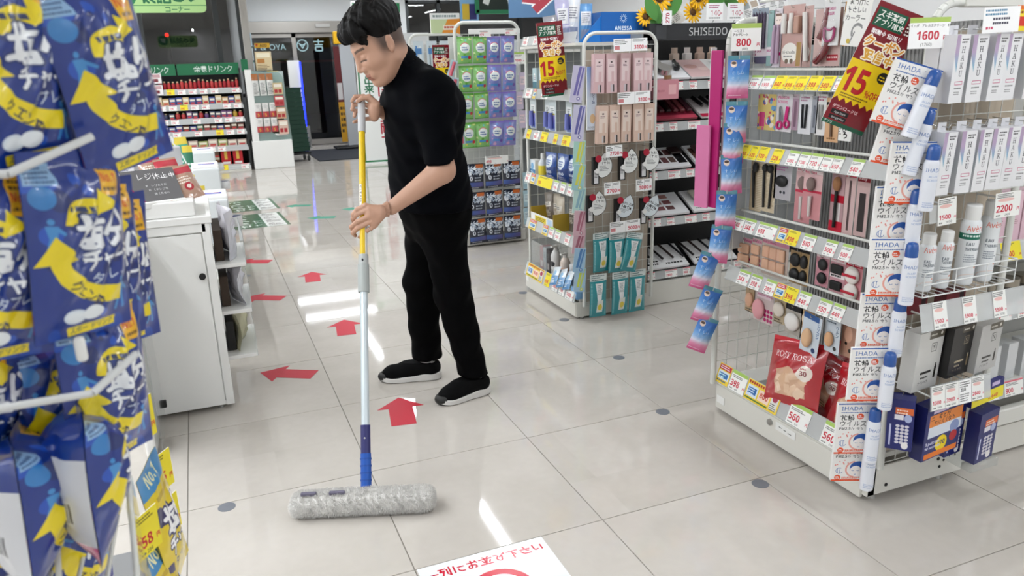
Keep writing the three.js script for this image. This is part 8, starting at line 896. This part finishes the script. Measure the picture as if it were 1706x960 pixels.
    const ey = Math.abs(s[1] + 0.004 + 5 * (s[2] - 0.031) ** 2 - 0.0); if (s[0] > 0.06 && s[2] > 0.014 && s[2] < 0.049) c = mix(c, [0.025, 0.015, 0.012], 0.9 * (1 - st(0.0016, 0.0038, ey))); // lash line of the lowered lids
    const back = Math.max(0, -s[0] - 0.02), side = st(-0.05 - 0.7 * back, 0.005 - 0.5 * back, s[1]) * (1 - st(0.01, 0.045, s[0])) * (s[2] > 0.0785 && s[0] > -0.032 ? 0 : 1); c = mix(c, [0.035, 0.026, 0.024], 0.88 * side); // close-cropped sides
    return c;
  };
  const hairF = (p) => {
    const q = loc(p), n = 0.0022 * (Math.sin(q[0] * 210 + Math.sin(q[2] * 160) * 2) * Math.sin(q[2] * 190 + q[1] * 60) + Math.sin(q[0] * 90 - q[2] * 130));
    const line = q[0] > 0.045 ? 0.066 - Math.max(0, Math.abs(q[2]) - 0.03) : 0.066 - 0.9 * Math.min(0.05, 0.045 - q[0]) - 0.1 * Math.max(0, -0.005 - q[0]);
    let d = ell(q, [-0.012, 0.028, 0], [0.098, 0.092, 0.077]) - 0.003 - 0.026 * st(0, 0.08, q[1] - line) - 0.004 * st(0.03, 0.08, q[0]);
    d = smin(d, ell(q, [0.056, 0.088, 0], [0.05, 0.034, 0.058]), 0.03); d = smin(d, ell(q, [-0.04, 0.104, 0], [0.06, 0.042, 0.06]), 0.035);
    return smax(d + n, line - q[1] + n, 0.006);
  };
  // joints
  const LS = [1.0, 1.275, -0.325], LE = [1.0, 1.0, -0.262], LW = [0.806, 0.874, -0.285], RS = [1.02, 1.285, -0.67], RE = [1.04, 1.1, -0.68], RW = [0.872, 1.198, -0.535];
  const LH = [1.055, 0.8, -0.505], RH = [1.06, 0.8, -0.685], LK = [1.085, 0.47, -0.5], RK = [1.01, 0.46, -0.705], LA = [1.165, 0.09, -0.47], RA = [1.02, 0.09, -0.735];
  const C0 = [0.985, 1.225, -0.5], C1 = [1.045, 0.86, -0.59];
  const torso = (p, g, k = 0.7) => { const t = Math.min(1, Math.max(0, (p[1] - C1[1]) / (C0[1] - C1[1]))), zc = C1[2] + (C0[2] - C1[2]) * t, q = [p[0], p[1], zc + (p[2] - zc) * k]; return smin(cone(q, [C0[0], C0[1], C0[2]], [C1[0], C1[1], C1[2]], 0.122 + g, 0.135 + g), ell(q, [1.035, 1.2, -0.5], [0.115 + g, 0.12 + g, 0.12 + g]), 0.06); };
  // hands: image-plane style basis local to the pole
  const e1 = [0.931, 0, 0.365], e3 = [-0.365, 0, 0.931], k = 0.00218;
  const hp = (c, x, y, d) => [c[0] + e1[0] * x * k + e3[0] * d, c[1] + y * k, c[2] + e1[2] * x * k + e3[2] * d];
  const pole = (t) => [0.548 + (0.774 - 0.548) * t, 0.03 + (1.262 - 0.03) * t, 0.19 + (-0.505 - 0.19) * t];
  const cl = pole(0.665), cr = pole(0.955);
  const chain = (c, pts, rs) => { const P2 = pts.map((a) => hp(c, ...a)); return (p) => { let d = 1; for (let i = 0; i + 1 < P2.length; i++) d = smin(d, cone(p, P2[i], P2[i + 1], rs[i], rs[i + 1]), 0.003); return d; }; };
  const LF = [chain(cl, [[14, 18, 0.03], [-6, 10, 0.026], [-15, 2, 0.015], [-16, -5, -0.002]], [0.0098, 0.0088, 0.008, 0.007]), chain(cl, [[16, 8, 0.033], [-8, -3, 0.028], [-19, -12, 0.014], [-19, -19, -0.002]], [0.0102, 0.009, 0.0082, 0.0072]), chain(cl, [[18, -1, 0.031], [-6, -12, 0.027], [-17, -22, 0.015], [-15, -28, 0.0]], [0.0098, 0.0088, 0.008, 0.007]), chain(cl, [[21, -10, 0.026], [6, -19, 0.026], [-3, -27, 0.018], [-8, -30, 0.008]], [0.0088, 0.0078, 0.007, 0.0062]), chain(cl, [[28, 16, 0.016], [8, 23, 0.024], [-6, 17, 0.024], [-14, 9, 0.02]], [0.012, 0.0105, 0.0092, 0.0078])];
  const RF = [chain(cr, [[18, 18, -0.014], [4, 27, -0.022], [-10, 27, -0.016], [-15, 20, -0.004]], [0.0095, 0.0085, 0.0078, 0.0068]), chain(cr, [[19, 9, -0.018], [2, 14, -0.026], [-14, 14, -0.018], [-16, 6, -0.004]], [0.0098, 0.0088, 0.008, 0.007]), chain(cr, [[19, -1, -0.018], [2, 3, -0.026], [-12, 3, -0.018], [-13, -5, -0.004]], [0.0095, 0.0085, 0.0078, 0.0068]), chain(cr, [[17, -10, -0.016], [3, -11, -0.024], [-9, -13, -0.018], [-15, -15, -0.008]], [0.0085, 0.0075, 0.0068, 0.006]), chain(cr, [[27, 14, -0.002], [15, 26, 0.0], [4, 25, 0.006], [-4, 20, 0.012]], [0.012, 0.0105, 0.009, 0.0078])];
  const palmL = (p) => smin(smin(cone(p, LW, hp(cl, 16, 8, 0.026), 0.026, 0.02), cone(p, hp(cl, 30, 8, 0.018), hp(cl, 20, -6, 0.024), 0.022, 0.016), 0.015), cone(p, hp(cl, 30, 14, 0.014), hp(cl, 15, 17, 0.026), 0.02, 0.014), 0.015);
  const palmR = (p) => smin(cone(p, RW, hp(cr, 20, 4, -0.014), 0.024, 0.021), cone(p, hp(cr, 22, 14, -0.012), hp(cr, 20, -8, -0.012), 0.018, 0.017), 0.015);
  const handF = (F, palm, W, E) => (p) => { let d = palm(p); for (const f of F) d = smin(d, f(p), 0.005); return smin(d, cone(p, W, E, 0.025, 0.041), 0.02); };
  const lh = handF(LF, palmL, LW, LE), rh = handF(RF, palmR, RW, RE);
  const bodyF = (p) => { let d = torso(p, -0.02); d = smin(d, cone(p, LS, LE, 0.052, 0.045), 0.03); d = smin(d, cone(p, LE, LW, 0.047, 0.0255), 0.02); d = smin(d, cone(p, RS, RE, 0.052, 0.045), 0.03); d = smin(d, cone(p, RE, RW, 0.044, 0.0245), 0.02); d = smin(d, cone(p, wor(-0.03, -0.05, 0), neckBase, 0.05, 0.06), 0.03); d = smin(d, cone(p, LH, LK, 0.075, 0.05), 0.04); d = smin(d, cone(p, LK, LA, 0.05, 0.034), 0.02); d = smin(d, cone(p, RH, RK, 0.075, 0.05), 0.04); return smin(d, cone(p, RK, RA, 0.05, 0.034), 0.02); };
  const sk = () => skin;
  const cut = (f, c, d) => (p) => Math.max(f(p), dot(sub(c, p), d)); // keep the side that d points to
  const dirL = sub(LW, LE).map((x) => x / len(sub(LW, LE))), dirR = sub(RW, RE).map((x) => x / len(sub(RW, RE)));
  const bb = (c, r) => [c.map((x, i) => x - r[i]), c.map((x, i) => x + r[i])];
  const hb = bb(hp(cl, 8, 0, 0.015), [0.085, 0.085, 0.07]), rb = bb(hp(cr, 6, 4, -0.01), [0.085, 0.075, 0.07]);
  const skinGeo = mergeGeometries([nets(bodyF, [0.76, 0.04, -0.82], [1.24, 1.44, -0.18], 0.0105, sk), nets(headF, [0.7, 1.27, -0.55], [0.99, 1.575, -0.32], 0.0026, headC), nets(lh, hb[0], hb[1], 0.0027, (p) => skin), nets(rh, rb[0], rb[1], 0.0027, (p) => skin)]);
  const body = mesh('body', skinGeo, new THREE.MeshPhysicalMaterial({ vertexColors: true, roughness: 0.5, sheen: 0.15 }), man);
  mesh('hair', nets(hairF, [0.64, 1.36, -0.58], [1.0, 1.64, -0.28], 0.0045), new THREE.MeshPhysicalMaterial({ color: 0x060505, specularIntensity: 0.4, roughness: 0.6 }), man);
  // clothes
  const fold = (p) => 0.0035 * Math.sin(p[1] * 34 + p[0] * 40 + 3 * Math.sin(p[2] * 14)) * Math.sin(p[2] * 22 + p[1] * 12) + 0.0022 * Math.sin(p[1] * 70 - p[0] * 55 + p[2] * 30);
  const sleeveEnd = [LS, LE].map((x) => x), hemL = [1.0, 1.03, -0.27], hemR = [1.035, 1.12, -0.68];
  const shirtF = (p) => {
    let d = torso(p, 0.014 + 0.012 * st(1.1, 0.86, p[1]));
    d = smin(d, cone(p, [0.965, 1.305, -0.485], LS, 0.066, 0.072), 0.05); d = smin(d, cone(p, [0.975, 1.31, -0.5], RS, 0.066, 0.07), 0.05);
    d = smin(d, cone(p, [0.965, 1.305, -0.485], [0.905, 1.37, -0.463], 0.078, 0.074), 0.03);
    const sl = Math.max(cone(p, LS, [1.0, 1.0, -0.262], 0.071, 0.061), hemL[1] + 0.12 * (p[0] - 1.0) - p[1]); d = smin(d, sl, 0.035);
    const sr = Math.max(cone(p, RS, RE, 0.07, 0.062), hemR[1] - p[1]); d = smin(d, sr, 0.03);
    d = smax(d, -cone(p, wor(-0.03, -0.05, 0), [0.94, 1.335, -0.48], 0.06, 0.064), 0.004);
    return Math.max(d + fold(p), 0.815 - p[1]);
  };
  const cloth = new THREE.MeshPhysicalMaterial({ color: 0x030408, specularIntensity: 0.12, roughness: 0.8, sheen: 0.12, sheenRoughness: 0.6, sheenColor: new THREE.Color(0x1a2030) });
  const shirt = mesh('polo_shirt', nets(shirtF, [0.8, 0.8, -0.8], [1.26, 1.42, -0.2], 0.0085), cloth, man);
  { // stand collar
    const ax = V(-0.72, 0.69, 0.05).normalize(), q = new THREE.Quaternion().setFromUnitVectors(V(0, 1, 0), ax);
    const c = mesh('collar', G().lathe([[0.082, -0.034], [0.083, -0.01], [0.0825, 0.022], [0.081, 0.026], [0.0785, 0.024], [0.077, -0.034]], 36).geo, cloth, shirt); c.geometry.scale(0.96, 1, 0.88); c.quaternion.copy(q); c.position.set(0.9, 1.383, -0.462);
    const lg = mesh('chest_logo', G().sph(0.006, 0, 0.014, 0, 0.8, 1, 0.4, 8).box(0.003, 0.02, 0.002, 0.002, -0.004, 0, 0, 0, 0.2).sph(0.003, 0.004, -0.02, 0, 1, 1, 0.5, 6).geo, mat(0xd8d8d8, 0.6), shirt); lg.position.set(0.868, 1.205, -0.44); lg.rotation.y = -1.0;
  }
  const trouF = (p) => {
    let d = torso(p, 0.004); d = Math.max(d, p[1] - 0.9);
    d = smin(d, ell(p, [1.065, 0.77, -0.595], [0.135, 0.13, 0.175]), 0.05);
    d = smin(d, cone(p, LH, LK, 0.1, 0.074), 0.05); d = smin(d, cone(p, LK, [LA[0] - 0.004, 0.05, LA[2]], 0.074, 0.06), 0.03);
    d = smin(d, cone(p, RH, RK, 0.1, 0.074), 0.05); d = smin(d, cone(p, RK, [RA[0], 0.05, RA[2]], 0.074, 0.064), 0.03);
    return Math.max(d + fold([p[0] * 0.8, p[1] * 0.7, p[2]]) * 1.2, 0.098 + 0.22 * (1.03 - p[0]) * (p[2] > -0.6 ? 0.3 : 0.25) - p[1]);
  };
  const trou = mesh('trousers', nets(trouF, [0.86, 0.06, -0.84], [1.28, 0.92, -0.34], 0.0095), new THREE.MeshPhysicalMaterial({ color: 0x030304, specularIntensity: 0.12, roughness: 0.75 }), man);
  mesh('key_loop', new THREE.TorusGeometry(0.016, 0.0012, 6, 24, 4.2), steel, trou).position.set(0.99, 0.862, -0.42);
  // shoes: [heel xz, toe xz]
  for (const [hx, hz, tx, tz] of [[1.078, -0.712, 0.812, -0.79], [1.222, -0.475, 0.975, -0.428]]) {
    const dx = tx - hx, dz = tz - hz, L = Math.hypot(dx, dz), ry = Math.atan2(-dz, dx), s = new THREE.Group(); s.name = 'shoe'; man.add(s); s.position.set(hx, 0, hz); s.rotation.y = ry;
    const up = (p) => { const q = [p[0], p[1], p[2] * 1.02]; let d = cone(q, [0.05, 0.048, 0], [L - 0.062, 0.036, 0], 0.043, 0.036); d = smin(d, ell(q, [L - 0.06, 0.03, 0], [0.055, 0.036, 0.043]), 0.02); d = smin(d, cone(q, [0.048, 0.06, 0], [0.062, 0.1, 0], 0.042, 0.038), 0.02); d = smin(d, cone(q, [0.07, 0.08, 0], [0.15, 0.055, 0], 0.036, 0.034), 0.03); d = Math.max(d, 0.015 - p[1], p[1] - (0.086 - 0.25 * Math.max(0, 0.05 - p[0]))); return Math.max(d, -cone(q, [0.058, 0.06, 0], [0.07, 0.13, 0], 0.03, 0.033)); };
    mesh('upper', nets(up, [-0.01, 0.01, -0.065], [L + 0.02, 0.13, 0.065], 0.005), mat(0x060607, 0.75, { specularIntensity: 0.2 }), s);
    const o = new THREE.Shape(); o.moveTo(0.004, 0); o.bezierCurveTo(0.0, 0.05, 0.07, 0.045, 0.11, 0.04); o.bezierCurveTo(0.16, 0.044, 0.2, 0.054, L - 0.03, 0.042); o.bezierCurveTo(L + 0.012, 0.026, L + 0.012, -0.026, L - 0.03, -0.042); o.bezierCurveTo(0.2, -0.054, 0.16, -0.044, 0.11, -0.04); o.bezierCurveTo(0.07, -0.045, 0.0, -0.05, 0.004, 0);
    const sg = G().plate(o, 0.026, 0.004, 0, 0.032, 0, HP).geo, sp = sg.attributes.position; for (let i = 0; i < sp.count; i++) { const x = sp.getX(i), f = 1 - 0.38 * st(0.06, 0.17, x); sp.setY(i, sp.getY(i) * f + 0.009 * Math.max(0, (x - L + 0.08) / 0.08) ** 2); sp.setZ(i, sp.getZ(i) * 0.93); } sg.computeVertexNormals(); const so = mesh('sole', sg, mat(0xd6d4d0, 0.5), s); const so2 = mesh('outsole', G().plate(o, 0.003, 0.001, 0, 0.004, 0, HP).geo.scale(0.94, 1, 0.86), mat(0x1a1a1a, 0.7), s); void so2;
    mesh('toe_guard', nets((p) => Math.max(ell(p, [L - 0.045, 0.022, 0], [0.056, 0.03, 0.043]), p[1] - 0.042, 0.006 - p[1], L - 0.028 - p[0]), [L - 0.06, 0, -0.06], [L + 0.03, 0.06, 0.06], 0.004), mat(0x191917, 0.6), s);
    mesh('sock', G().cyl(0.036, 0.033, 0.07, 0.062, 0.09, 0, 0, 0, 0.0, 20).geo, mat(0xc9c7c4, 0.9), s); void so;
  }
  { const rg = mesh('ring', new THREE.TorusGeometry(0.0093, 0.0013, 6, 20), mat(0xd8d4cc, 0.15, { metalness: 1 }), man); const a = hp(cl, 12, -15, 0.026), b = hp(cl, 6, -19, 0.026); rg.position.set(...a); rg.quaternion.setFromUnitVectors(V(0, 0, 1), V(...sub(b, a)).normalize()); }

  // the mop
  const mop = thing('floor_mop', 'extendable floor mop with yellow and white pole and fluffy white head', 'mop');
  const bar = (n, t0, t1, r, m, seg = 20) => mesh(n, G().rod(pole(t0), pole(t1), r, seg).geo, m, mop);
  const yl = bar('upper_pole', 0.555, 0.965, 0.0118, mat(0xe6c014, 0.28));
  const gr = bar('top_grip', 0.9, 1.0, 0.0142, mat(0xc3c4c6, 0.5)); mesh('hang_hole', G().sph(0.008, ...hp(pole(0.985), 0, 0, 0.012), 1, 1, 0.5).geo, black, gr);
  mesh('pole_stripe', G().rod(hp(pole(0.56), 4.2, 0, 0.002), hp(pole(0.66), 4.2, 0, 0.002), 0.0065, 10).geo, mat(0xc8c8c6, 0.4), yl);
  bar('pole_joint', 0.475, 0.545, 0.02, mat(0xaab0ae, 0.4)); const jc = bar('joint_collar', 0.545, 0.57, 0.0175, mat(0xb4b8b6, 0.4)); mesh('joint_button', G().rbox(0.006, 0.022, 0.008, 0.002, ...hp(pole(0.556), 0, 0, 0.015)).geo, mat(0x3a3c40, 0.4), jc);
  bar('lower_pole', 0.15, 0.48, 0.0135, mat(0xcfdadf, 0.25, { metalness: 0.25 }));
  const sk2 = bar('pole_socket', 0.085, 0.155, 0.0165, mat(0x2a2a66, 0.35)); mesh('rivet', G().sph(0.004, ...hp(pole(0.13), 0, 0, 0.016)).geo, steel, sk2);
  const hd = bar('blue_handle', 0.0, 0.09, 0.0178, mat(0x0f55b4, 0.35)); { const q = G(); for (let i = 0; i < 5; i++) q.rod(pole(0.012 + i * 0.016), pole(0.016 + i * 0.016), 0.0192, 18); mesh('grip_ribs', q.geo, mat(0x0d4ca4, 0.4), hd); }
  { // printed word on the upper pole
    const reg = print(40, 150, (c) => { R(c, 0, 0, 40, 150, '#f0ece0'); c.save(); c.translate(30, 8); c.rotate(HP); T(c, 'CLEAN', 0, 20, 38, '#3a3426', { light: true }); c.restore(); }, '#f0ece0');
    const g = new THREE.CylinderGeometry(0.0121, 0.0121, 0.085, 12, 1, true, -1.35, 0.9), m = mesh('pole_print', uvTo(g, reg), pm(reg), yl), a = V(...pole(0.725)), b = V(...pole(0.8)); m.position.copy(a); m.quaternion.setFromUnitVectors(V(0, 1, 0), b.sub(a).normalize());
  }
  // fluffy sleeve
  const A = [0.31, 0.034, 0.162], B = [0.748, 0.034, 0.318], L = Math.hypot(B[0] - A[0], B[2] - A[2]), ry = Math.atan2(-(B[2] - A[2]), B[0] - A[0]);
  const sl = nets((p) => { const q = [Math.max(Math.abs(p[0]) - L / 2 + 0.03, 0), Math.abs(p[1]) - 0.006, Math.abs(p[2]) - 0.02]; const d = Math.hypot(Math.max(q[0], 0), Math.max(q[1], 0), Math.max(q[2], 0)) - 0.022; return d + 0.0016 * Math.sin(p[0] * 90 + Math.sin(p[2] * 80) * 2) * Math.sin(p[2] * 120 + p[1] * 90) + 0.0012 * Math.sin(p[0] * 260 + p[1] * 200); }, [-L / 2 - 0.03, -0.045, -0.06], [L / 2 + 0.03, 0.045, 0.06], 0.005);
  const fl2 = mesh('mop_sleeve', sl, mat(0xe4e2de, 0.95), mop); fl2.position.set((A[0] + B[0]) / 2, 0.036, (A[2] + B[2]) / 2); fl2.rotation.y = ry;
  const ps = sl.attributes.position, ns = sl.attributes.normal, cnt = 16000, im = new THREE.InstancedMesh(new THREE.ConeGeometry(0.0012, 0.018, 3, 1), mat(0xeceae6, 0.95), cnt); const d0 = new THREE.Object3D();
  for (let i = 0; i < cnt; i++) { const j = Math.floor(rnd() * ps.count); d0.position.set(ps.getX(j), ps.getY(j), ps.getZ(j)); const n = V(ns.getX(j) + rr(-0.6, 0.6), ns.getY(j) + rr(-0.6, 0.4), ns.getZ(j) + rr(-0.6, 0.6)).normalize(); d0.quaternion.setFromUnitVectors(V(0, 1, 0), n); d0.position.addScaledVector(n, 0.003); d0.updateMatrix(); im.setMatrixAt(i, d0.matrix); }
  im.name = 'mop_pile'; im.userData.kind = 'stuff'; im.castShadow = im.receiveShadow = true; fl2.add(im);
  for (const x of [-0.17, -0.08]) mesh('cloth_strap', G().rbox(0.05, 0.012, 0.014, 0.004, x, 0.036, 0.004).geo, mat(0x6a6678, 0.8), fl2);
  void body;
}
renderer.render(scene, camera);
